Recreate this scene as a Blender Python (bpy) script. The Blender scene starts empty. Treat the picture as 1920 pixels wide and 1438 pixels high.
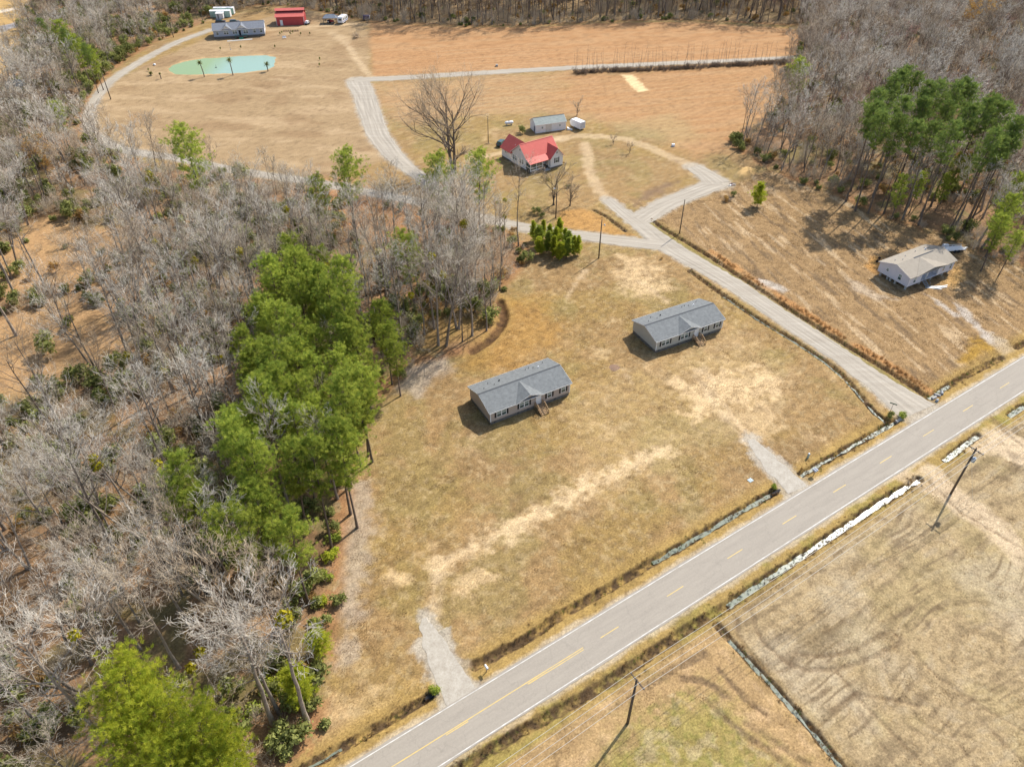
import bpy, math, random
import numpy as np
from mathutils import Vector, Matrix

# ------------------------------------------------------------------ camera, world, sun, exposure
scene = bpy.context.scene
COL = scene.collection
FPX, PITCH, CAMH = 1394.3, math.radians(40.057), 92.97      # surveyed from the 12.19 m lane-dash spacing
cam = bpy.data.cameras.new('camera')
cam.sensor_width = 36.0
cam.lens = 36.0 * FPX / 1920.0
cam.clip_start = 1.0
cam.clip_end = 8000.0
camo = bpy.data.objects.new('camera', cam)
COL.objects.link(camo)
camo.location = (0, 0, CAMH)
camo.rotation_euler = (math.pi / 2 - PITCH, 0, 0)
scene.camera = camo

SUN_EL, SUN_AZ = math.radians(46.0), math.atan2(0.645, 0.764)
sdir = Vector((math.sin(SUN_AZ) * math.cos(SUN_EL), math.cos(SUN_AZ) * math.cos(SUN_EL), math.sin(SUN_EL)))
world = bpy.data.worlds.new('World')
scene.world = world
world.use_nodes = True
wn = world.node_tree
wn.nodes.clear()
wo = wn.nodes.new('ShaderNodeOutputWorld')
wb = wn.nodes.new('ShaderNodeBackground')
ws = wn.nodes.new('ShaderNodeTexSky')
ws.sky_type = 'NISHITA'
ws.sun_disc = False
ws.sun_elevation = SUN_EL
ws.sun_rotation = SUN_AZ
ws.air_density = 1.0
ws.dust_density = 1.5
wb.inputs['Strength'].default_value = 0.14
wn.links.new(ws.outputs[0], wb.inputs['Color'])
wn.links.new(wb.outputs[0], wo.inputs['Surface'])
sl = bpy.data.lights.new('sun', 'SUN')
sl.energy = 4.2
sl.angle = math.radians(0.53)
sl.color = (1.0, 0.95, 0.87)
so = bpy.data.objects.new('sun', sl)
COL.objects.link(so)
so.rotation_euler = sdir.to_track_quat('Z', 'Y').to_euler()
so.location = (60, 80, 120)
vs = scene.view_settings
vs.view_transform = 'Standard'
vs.look = 'None'
vs.gamma = 1.0
vs.use_curve_mapping = False
vs.exposure = 0.57
scene.display_settings.display_device = 'sRGB'
scene.cycles.max_bounces = 5
scene.cycles.transparent_max_bounces = 4
scene.cycles.diffuse_bounces = 3
scene.cycles.glossy_bounces = 2

R = np.random.default_rng(7)
random.seed(5)
CP, SP = math.cos(PITCH), math.sin(PITCH)


def at(px, py, z=0.0):
    """survey: point at height z that stands at this place of the 1920-wide photograph"""
    x = (px - 960.0) / FPX
    y = -(py - 719.0) / FPX
    dy = CP + y * SP
    dz = -SP + y * CP
    t = (z - CAMH) / dz
    return (x * t, dy * t)


def ats(L, z=0.0):
    return np.array([at(a, b, z) for a, b in L])


def topbase(px, py, h):
    """base of an upright thing of height h whose top shows at px,py"""
    return at(px, py, h)


# ------------------------------------------------------------------ numpy noise
def _hash(ix, iy, seed):
    n = (ix.astype(np.int64) * 374761393 + iy.astype(np.int64) * 668265263 + seed * 974634777) & 0xFFFFFFFF
    n = ((n ^ (n >> 13)) * 1274126177) & 0xFFFFFFFF
    n = (n ^ (n >> 16)) & 0xFFFF
    return n / 65535.0


def vnoise(x, y, seed=0):
    ix, iy = np.floor(x), np.floor(y)
    fx, fy = x - ix, y - iy
    fx = fx * fx * (3 - 2 * fx)
    fy = fy * fy * (3 - 2 * fy)
    a, b = _hash(ix, iy, seed), _hash(ix + 1, iy, seed)
    c, d = _hash(ix, iy + 1, seed), _hash(ix + 1, iy + 1, seed)
    return (a * (1 - fx) + b * fx) * (1 - fy) + (c * (1 - fx) + d * fx) * fy


def fbm(x, y, size, octs=4, seed=0, gain=0.55):
    s, amp, tot = 0.0, 1.0, 0.0
    f = 1.0 / size
    for o in range(octs):
        s = s + amp * vnoise(x * f + 17.3 * o, y * f - 9.1 * o, seed + o)
        tot += amp
        amp *= gain
        f *= 2.03
    return s / tot


def sstep(a, b, x):
    t = np.clip((x - a) / (b - a), 0, 1)
    return t * t * (3 - 2 * t)


def line_d(X, Y, pts, reach):
    """distance to a polyline, +inf beyond reach"""
    pts = np.asarray(pts)
    D = np.full(X.shape, 1e3)
    m = (X > pts[:, 0].min() - reach) & (X < pts[:, 0].max() + reach) & (Y > pts[:, 1].min() - reach) & (Y < pts[:, 1].max() + reach)
    idx = np.nonzero(m)[0]
    if len(idx) == 0:
        return D
    x, y = X[idx], Y[idx]
    d = np.full(len(idx), 1e3)
    for (x0, y0), (x1, y1) in zip(pts[:-1], pts[1:]):
        ex, ey = x1 - x0, y1 - y0
        L2 = ex * ex + ey * ey + 1e-9
        t = np.clip(((x - x0) * ex + (y - y0) * ey) / L2, 0, 1)
        d = np.minimum(d, np.hypot(x - x0 - t * ex, y - y0 - t * ey))
    D[idx] = d
    return D


def poly_sd(X, Y, poly, reach=6.0):
    """signed distance, positive inside"""
    poly = np.asarray(poly)
    D = np.full(X.shape, -1e3)
    m = (X > poly[:, 0].min() - reach) & (X < poly[:, 0].max() + reach) & (Y > poly[:, 1].min() - reach) & (Y < poly[:, 1].max() + reach)
    idx = np.nonzero(m)[0]
    if len(idx) == 0:
        return D
    x, y = X[idx], Y[idx]
    d = np.full(len(idx), 1e3)
    ins = np.zeros(len(idx), bool)
    n = len(poly)
    for i in range(n):
        x0, y0 = poly[i]
        x1, y1 = poly[(i + 1) % n]
        ex, ey = x1 - x0, y1 - y0
        t = np.clip(((x - x0) * ex + (y - y0) * ey) / (ex * ex + ey * ey + 1e-9), 0, 1)
        d = np.minimum(d, np.hypot(x - x0 - t * ex, y - y0 - t * ey))
        c = (y0 > y) != (y1 > y)
        with np.errstate(divide='ignore', invalid='ignore'):
            xi = ex * (y - y0) / (ey if abs(ey) > 1e-9 else 1e-9) + x0
        ins ^= c & (x < xi)
    D[idx] = np.where(ins, d, -d)
    return D


def inside(x, y, poly):
    return poly_sd(np.array([x]), np.array([y]), poly)[0] > 0


# ------------------------------------------------------------------ materials
def nodes_of(name):
    m = bpy.data.materials.new(name)
    m.use_nodes = True
    nt = m.node_tree
    b = nt.nodes['Principled BSDF']
    return m, nt, b


def pmat(name, col, col2=None, scale=4.0, rough=0.85, bump=0.0, metal=0.0, spec=0.3, wave=None, detail=5, rand=0.0):
    """procedural surface: noise between two colours of the thing itself, optional board lines"""
    m, nt, b = nodes_of(name)
    if col2 is None:
        col2 = tuple(c * 0.78 for c in col)
    tc = nt.nodes.new('ShaderNodeTexCoord')
    nz = nt.nodes.new('ShaderNodeTexNoise')
    nz.inputs['Scale'].default_value = scale
    nz.inputs['Detail'].default_value = detail
    nz.inputs['Roughness'].default_value = 0.65
    nt.links.new(tc.outputs['Object'], nz.inputs['Vector'])
    cr = nt.nodes.new('ShaderNodeValToRGB')
    cr.color_ramp.elements[0].position = 0.3
    cr.color_ramp.elements[0].color = (*col2, 1)
    cr.color_ramp.elements[1].position = 0.7
    cr.color_ramp.elements[1].color = (*col, 1)
    nt.links.new(nz.outputs['Fac'], cr.inputs['Fac'])
    out = cr.outputs['Color']
    if wave:
        axis, wscale, dark = wave
        wv = nt.nodes.new('ShaderNodeTexWave')
        wv.wave_type = 'BANDS'
        wv.bands_direction = axis
        wv.wave_profile = 'SAW'
        wv.inputs['Scale'].default_value = wscale
        wv.inputs['Distortion'].default_value = 0.0
        nt.links.new(tc.outputs['Object'], wv.inputs['Vector'])
        mr = nt.nodes.new('ShaderNodeMapRange')
        mr.inputs['From Min'].default_value = 0.0
        mr.inputs['From Max'].default_value = 0.25
        mr.inputs['To Min'].default_value = dark
        mr.inputs['To Max'].default_value = 1.0
        nt.links.new(wv.outputs['Fac'], mr.inputs['Value'])
        mx = nt.nodes.new('ShaderNodeMix')
        mx.data_type = 'RGBA'
        mx.blend_type = 'MULTIPLY'
        mx.inputs[0].default_value = 1.0
        nt.links.new(out, mx.inputs[6])
        nt.links.new(mr.outputs['Result'], mx.inputs[7])
        out = mx.outputs[2]
    if rand:
        oi = nt.nodes.new('ShaderNodeObjectInfo')
        mr = nt.nodes.new('ShaderNodeMapRange')
        mr.inputs['To Min'].default_value = 1 - rand
        mr.inputs['To Max'].default_value = 1 + rand
        nt.links.new(oi.outputs['Random'], mr.inputs['Value'])
        mx = nt.nodes.new('ShaderNodeMix')
        mx.data_type = 'RGBA'
        mx.blend_type = 'MULTIPLY'
        mx.inputs[0].default_value = 1.0
        nt.links.new(out, mx.inputs[6])
        nt.links.new(mr.outputs['Result'], mx.inputs[7])
        out = mx.outputs[2]
    nt.links.new(out, b.inputs['Base Color'])
    b.inputs['Roughness'].default_value = rough
    b.inputs['Metallic'].default_value = metal
    b.inputs['Specular IOR Level'].default_value = spec
    if bump:
        bp = nt.nodes.new('ShaderNodeBump')
        bp.inputs['Strength'].default_value = bump
        bp.inputs['Distance'].default_value = 0.05
        nt.links.new(nz.outputs['Fac'], bp.inputs['Height'])
        nt.links.new(bp.outputs['Normal'], b.inputs['Normal'])
    return m


def leafmat(name, col, col2, trans=0.35, rand=0.25, attr=True):
    """needles and leaves: natural colour spread per tuft and per tree, light passes through"""
    m = bpy.data.materials.new(name)
    m.use_nodes = True
    nt = m.node_tree
    nt.nodes.clear()
    out = nt.nodes.new('ShaderNodeOutputMaterial')
    mixc = nt.nodes.new('ShaderNodeMix')
    mixc.data_type = 'RGBA'
    mixc.inputs[6].default_value = (*col, 1)
    mixc.inputs[7].default_value = (*col2, 1)
    if attr:
        a = nt.nodes.new('ShaderNodeAttribute')
        a.attribute_name = 'tint'
        nt.links.new(a.outputs['Fac'], mixc.inputs[0])
    oi = nt.nodes.new('ShaderNodeObjectInfo')
    mr = nt.nodes.new('ShaderNodeMapRange')
    mr.inputs['To Min'].default_value = 1 - rand
    mr.inputs['To Max'].default_value = 1 + rand
    nt.links.new(oi.outputs['Random'], mr.inputs['Value'])
    mx = nt.nodes.new('ShaderNodeMix')
    mx.data_type = 'RGBA'
    mx.blend_type = 'MULTIPLY'
    mx.inputs[0].default_value = 1.0
    nt.links.new(mixc.outputs[2], mx.inputs[6])
    nt.links.new(mr.outputs['Result'], mx.inputs[7])
    d = nt.nodes.new('ShaderNodeBsdfDiffuse')
    t = nt.nodes.new('ShaderNodeBsdfTranslucent')
    s = nt.nodes.new('ShaderNodeMixShader')
    s.inputs['Fac'].default_value = trans
    nt.links.new(mx.outputs[2], d.inputs['Color'])
    nt.links.new(mx.outputs[2], t.inputs['Color'])
    nt.links.new(d.outputs[0], s.inputs[1])
    nt.links.new(t.outputs[0], s.inputs[2])
    nt.links.new(s.outputs[0], out.inputs['Surface'])
    return m


# ------------------------------------------------------------------ object helpers
def fast_mesh(name, V, F, smooth=False):
    """V (n,3), F (m,k) numpy -> mesh"""
    V = np.asarray(V, np.float32)
    F = np.asarray(F, np.int32)
    me = bpy.data.meshes.new(name)
    m, k = F.shape
    me.vertices.add(len(V))
    me.vertices.foreach_set('co', V.ravel())
    me.loops.add(m * k)
    me.loops.foreach_set('vertex_index', F.ravel())
    me.polygons.add(m)
    me.polygons.foreach_set('loop_start', np.arange(0, m * k, k, dtype=np.int32))
    if smooth:
        me.polygons.foreach_set('use_smooth', np.ones(m, bool))
    me.update(calc_edges=True)
    return me


def link(o, parent=None):
    COL.objects.link(o)
    if parent is not None:
        o.parent = parent
    return o


def tag(o, label=None, cat=None, group=None, kind=None):
    if label:
        o['label'] = label
    if cat:
        o['category'] = cat
    if group:
        o['group'] = group
    if kind:
        o['kind'] = kind
    return o


def thing(name, label, cat, x, y, rz=0.0, z=0.0, group=None):
    o = bpy.data.objects.new(name, None)
    o.empty_display_size = 0.5
    link(o)
    o.location = (x, y, z)
    o.rotation_euler = (0, 0, rz)
    return tag(o, label, cat, group)


class MB:
    def __init__(s, M=None):
        s.v, s.f, s.M = [], [], M

    def add(s, vs, fs):
        n = len(s.v)
        for p in vs:
            p = Vector(p)
            s.v.append(tuple(s.M @ p) if s.M is not None else tuple(p))
        s.f += [tuple(i + n for i in f) for f in fs]
        return s

    def box(s, x0, y0, z0, x1, y1, z1):
        return s.add([(x0, y0, z0), (x1, y0, z0), (x1, y1, z0), (x0, y1, z0), (x0, y0, z1), (x1, y0, z1), (x1, y1, z1), (x0, y1, z1)],
                     [(0, 3, 2, 1), (4, 5, 6, 7), (0, 1, 5, 4), (1, 2, 6, 5), (2, 3, 7, 6), (3, 0, 4, 7)])

    def hexa(s, b, t):
        """4 bottom points, 4 top points"""
        return s.add(list(b) + list(t), [(0, 3, 2, 1), (4, 5, 6, 7), (0, 1, 5, 4), (1, 2, 6, 5), (2, 3, 7, 6), (3, 0, 4, 7)])

    def ext_x(s, prof, x0, x1):
        """extrude (y,z) profile along x"""
        n = len(prof)
        vs = [(x0, a, b) for a, b in prof] + [(x1, a, b) for a, b in prof]
        fs = [tuple(range(n - 1, -1, -1)), tuple(range(n, 2 * n))]
        fs += [(i, (i + 1) % n, n + (i + 1) % n, n + i) for i in range(n)]
        return s.add(vs, fs)

    def ext_y(s, prof, y0, y1):
        """extrude (x,z) profile along y"""
        n = len(prof)
        vs = [(a, y0, b) for a, b in prof] + [(a, y1, b) for a, b in prof]
        fs = [tuple(range(n)), tuple(range(2 * n - 1, n - 1, -1))]
        fs += [((i + 1) % n, i, n + i, n + (i + 1) % n) for i in range(n)]
        return s.add(vs, fs)

    def cyl(s, p0, p1, r0, r1=None, n=8):
        r1 = r0 if r1 is None else r1
        p0, p1 = Vector(p0), Vector(p1)
        d = (p1 - p0).normalized()
        a = d.orthogonal().normalized()
        b = d.cross(a)
        vs = []
        for p, r in ((p0, r0), (p1, r1)):
            for i in range(n):
                t = 2 * math.pi * i / n
                vs.append(p + a * (r * math.cos(t)) + b * (r * math.sin(t)))
        fs = [(i, (i + 1) % n, n + (i + 1) % n, n + i) for i in range(n)]
        fs += [tuple(range(n - 1, -1, -1)), tuple(range(n, 2 * n))]
        return s.add(vs, fs)

    def lathe(s, rings, n=10, axis='z'):
        """rings of (pos along axis, radius)"""
        vs, fs = [], []
        for h, r in rings:
            for i in range(n):
                t = 2 * math.pi * i / n
                c, d = r * math.cos(t), r * math.sin(t)
                vs.append({'z': (c, d, h), 'x': (h, c, d), 'y': (d, h, c)}[axis])
        for k in range(len(rings) - 1):
            for i in range(n):
                fs.append((k * n + i, k * n + (i + 1) % n, (k + 1) * n + (i + 1) % n, (k + 1) * n + i))
        fs.append(tuple(range(n - 1, -1, -1)))
        fs.append(tuple(range((len(rings) - 1) * n, len(rings) * n)))
        return s.add(vs, fs)

    def build(s, name, mat, parent=None, smooth=False):
        me = bpy.data.meshes.new(name)
        me.from_pydata(s.v, [], s.f)
        me.materials.append(mat)
        if smooth:
            me.polygons.foreach_set('use_smooth', [True] * len(me.polygons))
        me.update()
        return link(bpy.data.objects.new(name, me), parent)


def T(x, y, z, rz=0.0):
    return Matrix.Translation((x, y, z)) @ Matrix.Rotation(rz, 4, 'Z')


def copy_tree(o, parent=None):
    c = o.copy()
    COL.objects.link(c)
    if parent is not None:
        c.parent = parent
    for ch in o.children:
        copy_tree(ch, c)
    return c
# ------------------------------------------------------------------ lines of the place
RA, RB = np.array(at(735.0, 1438.0)), np.array(at(1920.0, 700.5))
RU = (RB - RA) / np.linalg.norm(RB - RA)
RN = np.array([-RU[1], RU[0]])                      # towards the houses
NL = [at(*q) for q in ((652, 1438), (870, 1307), (1057, 1198), (1280, 1060), (1447, 960), (1727, 784), (1920, 667.5))]
SLN = [at(*q) for q in ((821, 1438), (1007, 1308.6), (1280, 1148), (1569, 960), (1848, 779), (1920, 733))]
nN = float(np.mean([(np.array(q) - RA) @ RN for q in NL]))
nS = float(np.mean([(np.array(q) - RA) @ RN for q in SLN]))
fitx = np.array([(np.array(q) - RA) @ RU for q in NL + SLN])
fity = np.array([(np.array(q) - RA) @ RN - (nN if i < len(NL) else nS) for i, q in enumerate(NL + SLN)])
sk = np.polyfit(fitx, fity, 1)[0]                   # small correction of the heading
RU = RU + sk * RN
RU /= np.linalg.norm(RU)
RN = np.array([-RU[1], RU[0]])
nN = float(np.mean([(np.array(q) - RA) @ RN for q in NL]))
nS = float(np.mean([(np.array(q) - RA) @ RN for q in SLN]))
R0 = RA + RN * (nN + nS) / 2                         # a point on the centre line
RHW = (nN - nS) / 2                                  # half width between the white lines

lane_main = ats([(1722, 772), (1660, 727), (1580, 669), (1480, 603), (1380, 536), (1300, 489), (1250, 461), (1205, 424), (1165, 396), (1138, 374)])
lane_main_w = [9.0, 5.8, 5.2, 5.2, 5.0, 5.4, 6.2, 5.2, 4.0, 3.0]
lane_west = ats([(1250, 462), (1190, 455), (1140, 449), (1074, 440), (980, 427), (900, 408), (820, 388), (773, 376), (673, 358), (600, 343), (534, 334), (444, 321), (334, 297), (234, 283),
                 (187, 264), (168, 242), (165, 214), (178, 187), (201, 157), (235, 133), (285, 103), (335, 78), (397, 56)])
lane_west_w = [4.2, 4.6, 4.4, 4.2, 4.0, 3.8] + [3.6] * 17
lane_spur = ats([(670, 152), (683, 178), (690, 202), (709, 254), (738, 292), (768, 318), (810, 348), (850, 385)])
lane_spur_w = [8.5, 8.0, 7.6, 7.0, 6.0, 4.6, 3.4, 3.2]
lane_field = ats([(664, 151), (760, 146), (840, 141), (940, 135), (1081, 127), (1180, 123), (1260, 119), (1380, 114), (1490, 108)])
lane_field_w = [4.6, 4.6, 4.4, 4.2, 4.2, 4.2, 4.0, 3.4, 3.0]
lane_corner = ats([(1200, 412), (1240, 387), (1290, 365), (1335, 348), (1352, 344)])
lane_corner_w = [6.5, 6.0, 6.0, 6.4, 5.0]
lane_up = ats([(1345, 344), (1325, 328), (1300, 313)])
lane_up_w = [8.0, 6.2, 5.0]
drive1 = ats([(796, 1158), (805, 1190), (822, 1230), (842, 1268), (858, 1296), (868, 1308)])
drive1_w = [1.4, 3.6, 4.8, 4.9, 4.6, 4.8]
drive2 = ats([(1408, 824), (1425, 848), (1450, 874), (1476, 898), (1496, 918)])
drive2_w = [1.8, 3.6, 4.4, 4.2, 4.6]

gravel = [('gravel_lane', lane_main, lane_main_w, 0.016, 'm'), ('gravel_lane', lane_west, lane_west_w, 0.022, 'm'), ('gravel_lane', lane_spur, lane_spur_w, 0.028, 'm'),
          ('gravel_lane', lane_field, lane_field_w, 0.034, 'm'), ('gravel_lane', lane_corner, lane_corner_w, 0.028, 'm'), ('gravel_lane', lane_up, lane_up_w, 0.034, 'm'),
          ('gravel_driveway', drive1, drive1_w, 0.016, 'd'), ('gravel_driveway', drive2, drive2_w, 0.016, 'd')]
dirt_tracks = [(ats([(1300, 313), (1262, 296), (1224, 279), (1174, 261), (1130, 256), (1080, 255), (1030, 262)]), 1.9),
               (ats([(1145, 384), (1118, 350), (1107, 325), (1101, 296), (1098, 270)]), 1.6),
               (ats([(700, 150), (672, 115), (655, 90), (640, 70), (620, 62)]), 1.3),
               (ats([(560, 52), (600, 50), (660, 46)]), 1.3),
               (ats([(1060, 262), (1000, 268), (930, 290), (880, 300)]), 1.3),
               (ats([(810, 1062), (815, 1090), (812, 1125), (803, 1160)]), .35), (ats([(822, 1066), (828, 1094), (826, 1128), (818, 1160)]), .35),
               (ats([(1098, 505), (1078, 535), (1062, 560)]), .4), (ats([(1200, 530), (1225, 545), (1250, 565)]), .4), (ats([(1158, 682), (1172, 700), (1186, 716)]), .4),
               (ats([(1415, 830), (1380, 790), (1345, 740), (1322, 690)]), .35), (ats([(1402, 832), (1366, 792), (1330, 742), (1308, 695)]), .35)]

# ditches: (points, half width, depth, damp)
D_N1 = ats([(560, 1447), (640, 1402), (740, 1345), (806, 1304)])
D_N2 = ats([(890, 1247), (974, 1205), (1057, 1149), (1141, 1102), (1224, 1052), (1290, 1016), (1380, 962), (1453, 921)])
D_N3 = ats([(1502, 890), (1564, 855), (1647, 808), (1686, 785)])
D_N4 = ats([(1742, 747), (1781, 721), (1830, 695), (1878, 671)])
D_N5 = ats([(1905, 652), (1990, 602)])
D_S1 = ats([(800, 1470), (880, 1429), (974, 1371), (1074, 1318), (1174, 1257), (1280, 1184), (1367, 1134), (1413, 1101), (1497, 1045), (1594, 981), (1640, 949), (1724, 898)])
D_S2 = ats([(1772, 862), (1834, 815)])
D_S3 = ats([(1893, 778), (1990, 716)])
D_P = ats([(1345, 1172), (1367, 1198), (1433, 1268), (1514, 1358), (1580, 1438), (1640, 1510)])
D_G1 = ats([(1224, 413), (1240, 426), (1275, 447), (1326, 478), (1416, 537), (1503, 594), (1588, 648), (1670, 698), (1741, 745)])
D_G2 = ats([(1293, 508), (1357, 554), (1420, 597), (1487, 637), (1547, 677), (1587, 710), (1617, 747), (1641, 774), (1662, 790)])
D_C = ats([(1113, 394), (1140, 408), (1172, 433)])
D_R = ats([(938, 566), (946, 592), (936, 618), (912, 643), (886, 658)])
ditches = [(D_N1, .85, .5, 1), (D_N2, .95, .72, 1), (D_N3, .9, .68, 1), (D_N4, .85, .55, 1), (D_N5, .85, .55, 1), (D_S1, 1.0, .70, 1), (D_S2, .9, .62, 1), (D_S3, .9, .62, 1), (D_P, .75, .52, 1),
           (D_G1, .8, .65, 1), (D_G2, .8, .58, 1), (D_C, .7, .45, 1), (D_R, 1.35, .7, 2)]

pond_poly = ats([(320, 129), (322, 134), (332, 138.5), (360, 139), (400, 138), (460, 135), (498, 130), (510, 124), (515, 115), (512, 108), (500, 105), (470, 105), (430, 107), (380, 111), (345, 117), (326, 123)])

P_LWOOD = ats([(-120, 1560), (545, 1450), (585, 1350), (598, 1250), (610, 1150), (622, 1050), (636, 950), (650, 880), (668, 800), (688, 752), (735, 712), (775, 672), (820, 662), (870, 655), (905, 632),
               (928, 600), (934, 575), (932, 540), (965, 500), (985, 476), (955, 442), (900, 428), (820, 405), (773, 394), (673, 376), (600, 362), (534, 350), (444, 336), (334, 312), (230, 298), (172, 270), (148, 232),
               (150, 205), (166, 178), (188, 150), (222, 118), (270, 88), (325, 64), (392, 38), (392, 5), (300, -15), (80, -15), (40, 60), (50, 110), (10, 150), (-120, 200)])
P_CLEAR = [ats([(-60, 610), (120, 560), (230, 590), (250, 640), (170, 700), (60, 745), (-60, 760)]),
           ats([(-40, 470), (90, 400), (250, 440), (330, 500), (240, 560), (110, 540), (-40, 560)])]
P_RWOOD = ats([(1372, 262), (1402, 290), (1440, 312), (1490, 334), (1560, 356), (1600, 374), (1650, 398), (1720, 424), (1780, 446), (1840, 474), (1900, 490), (2060, 515), (2150, -60), (1520, -60), (1506, 40), (1503, 90),
               (1478, 128), (1486, 190), (1440, 225)])
P_TWOOD = ats([(392, 32), (480, 8), (560, 12), (640, 28), (690, 40), (870, 48), (974, 48), (1130, 40), (1280, 36), (1400, 42), (1480, 46), (1508, 46), (1524, -75), (150, -75), (200, -12), (300, -14), (392, 5)])
P_OR1 = ats([(692, 44), (874, 52), (974, 52), (1130, 44), (1280, 42), (1480, 54), (1504, 62), (1498, 90), (1480, 112), (1260, 115), (1081, 123), (940, 131), (700, 144), (697, 100)])
P_OR2 = ats([(1060, 140), (1260, 126), (1480, 120), (1475, 200), (1390, 250), (1370, 285), (1300, 290), (1230, 250), (1120, 225), (1030, 190)])
P_TAN2 = ats([(700, 160), (900, 145), (1060, 138), (1030, 190), (1120, 225), (1060, 215), (900, 215), (760, 240), (715, 200)])
P_PAST = ats([(200, 160), (240, 140), (300, 110), (400, 65), (560, 15), (690, 45), (697, 100), (690, 140), (665, 160), (700, 255), (740, 300), (600, 335), (440, 315), (240, 275), (180, 245), (172, 210)])
P_FLD = ats([(1320, 1165), (1420, 1108), (1600, 985), (1730, 905), (1800, 860), (1900, 790), (2050, 690), (2300, 900), (2100, 1600), (1600, 1500), (1440, 1268)])
P_FLD2 = ats([(860, 1470), (1000, 1375), (1160, 1285), (1300, 1195), (1345, 1180), (1440, 1275), (1600, 1470), (1500, 1620), (900, 1620)])
P_LOTC = ats([(1225, 405), (1300, 375), (1360, 350), (1440, 320), (1560, 360), (1700, 420), (1920, 500), (2050, 590), (1905, 650), (1870, 665), (1741, 740), (1580, 645), (1407, 535)])


def grid(x0, x1, y0, y1, st):
    nx, ny = int(round((x1 - x0) / st)) + 1, int(round((y1 - y0) / st)) + 1
    xs, ys = np.linspace(x0, x1, nx), np.linspace(y0, y1, ny)
    gx, gy = np.meshgrid(xs, ys)
    i = np.arange(nx * ny).reshape(ny, nx)
    F = np.stack([i[:-1, :-1], i[:-1, 1:], i[1:, 1:], i[1:, :-1]], -1).reshape(-1, 4)
    return gx.ravel(), gy.ravel(), F


def resample(pts, widths, step):
    pts = np.asarray(pts)
    seg = np.hypot(*np.diff(pts, axis=0).T)
    s = np.r_[0, np.cumsum(seg)]
    n = max(2, int(s[-1] / step))
    q = np.linspace(0, s[-1], n)
    # smooth through the surveyed points
    x, y, w = np.interp(q, s, pts[:, 0]), np.interp(q, s, pts[:, 1]), np.interp(q, s, widths)
    k = max(1, int(3.0 / step))
    if n > 2 * k + 2:
        for _ in range(2):
            ker = np.ones(2 * k + 1) / (2 * k + 1)
            for a in (x, y, w):
                p = np.pad(a, k, mode='reflect', reflect_type='odd')
                a[:] = np.convolve(p, ker, 'valid')
    return np.c_[x, y], w, q


road_ang0 = math.atan2(RU[1], RU[0])
C_LAWN, C_LAWN2, C_LAWN3 = (.310, .198, .086), (.238, .152, .068), (.292, .195, .070)
C_SAND, C_LITTER, C_LITTER2 = (.60, .43, .235), (.29, .175, .092), (.17, .105, .056)
C_SOIL, C_GRAV, C_GREEN = (.085, .055, .032), (.40, .355, .285), (.185, .19, .035)
C_OR, C_OR2, C_PAST = (.405, .23, .108), (.40, .258, .132), (.335, .232, .124)
C_FLD, C_FLD2, C_TRACK = (.36, .265, .142), (.37, .285, .17), (.15, .10, .058)
C_SEDGE, C_GREY, C_LOT = (.42, .22, .085), (.38, .31, .235), (.31, .20, .095)

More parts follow.
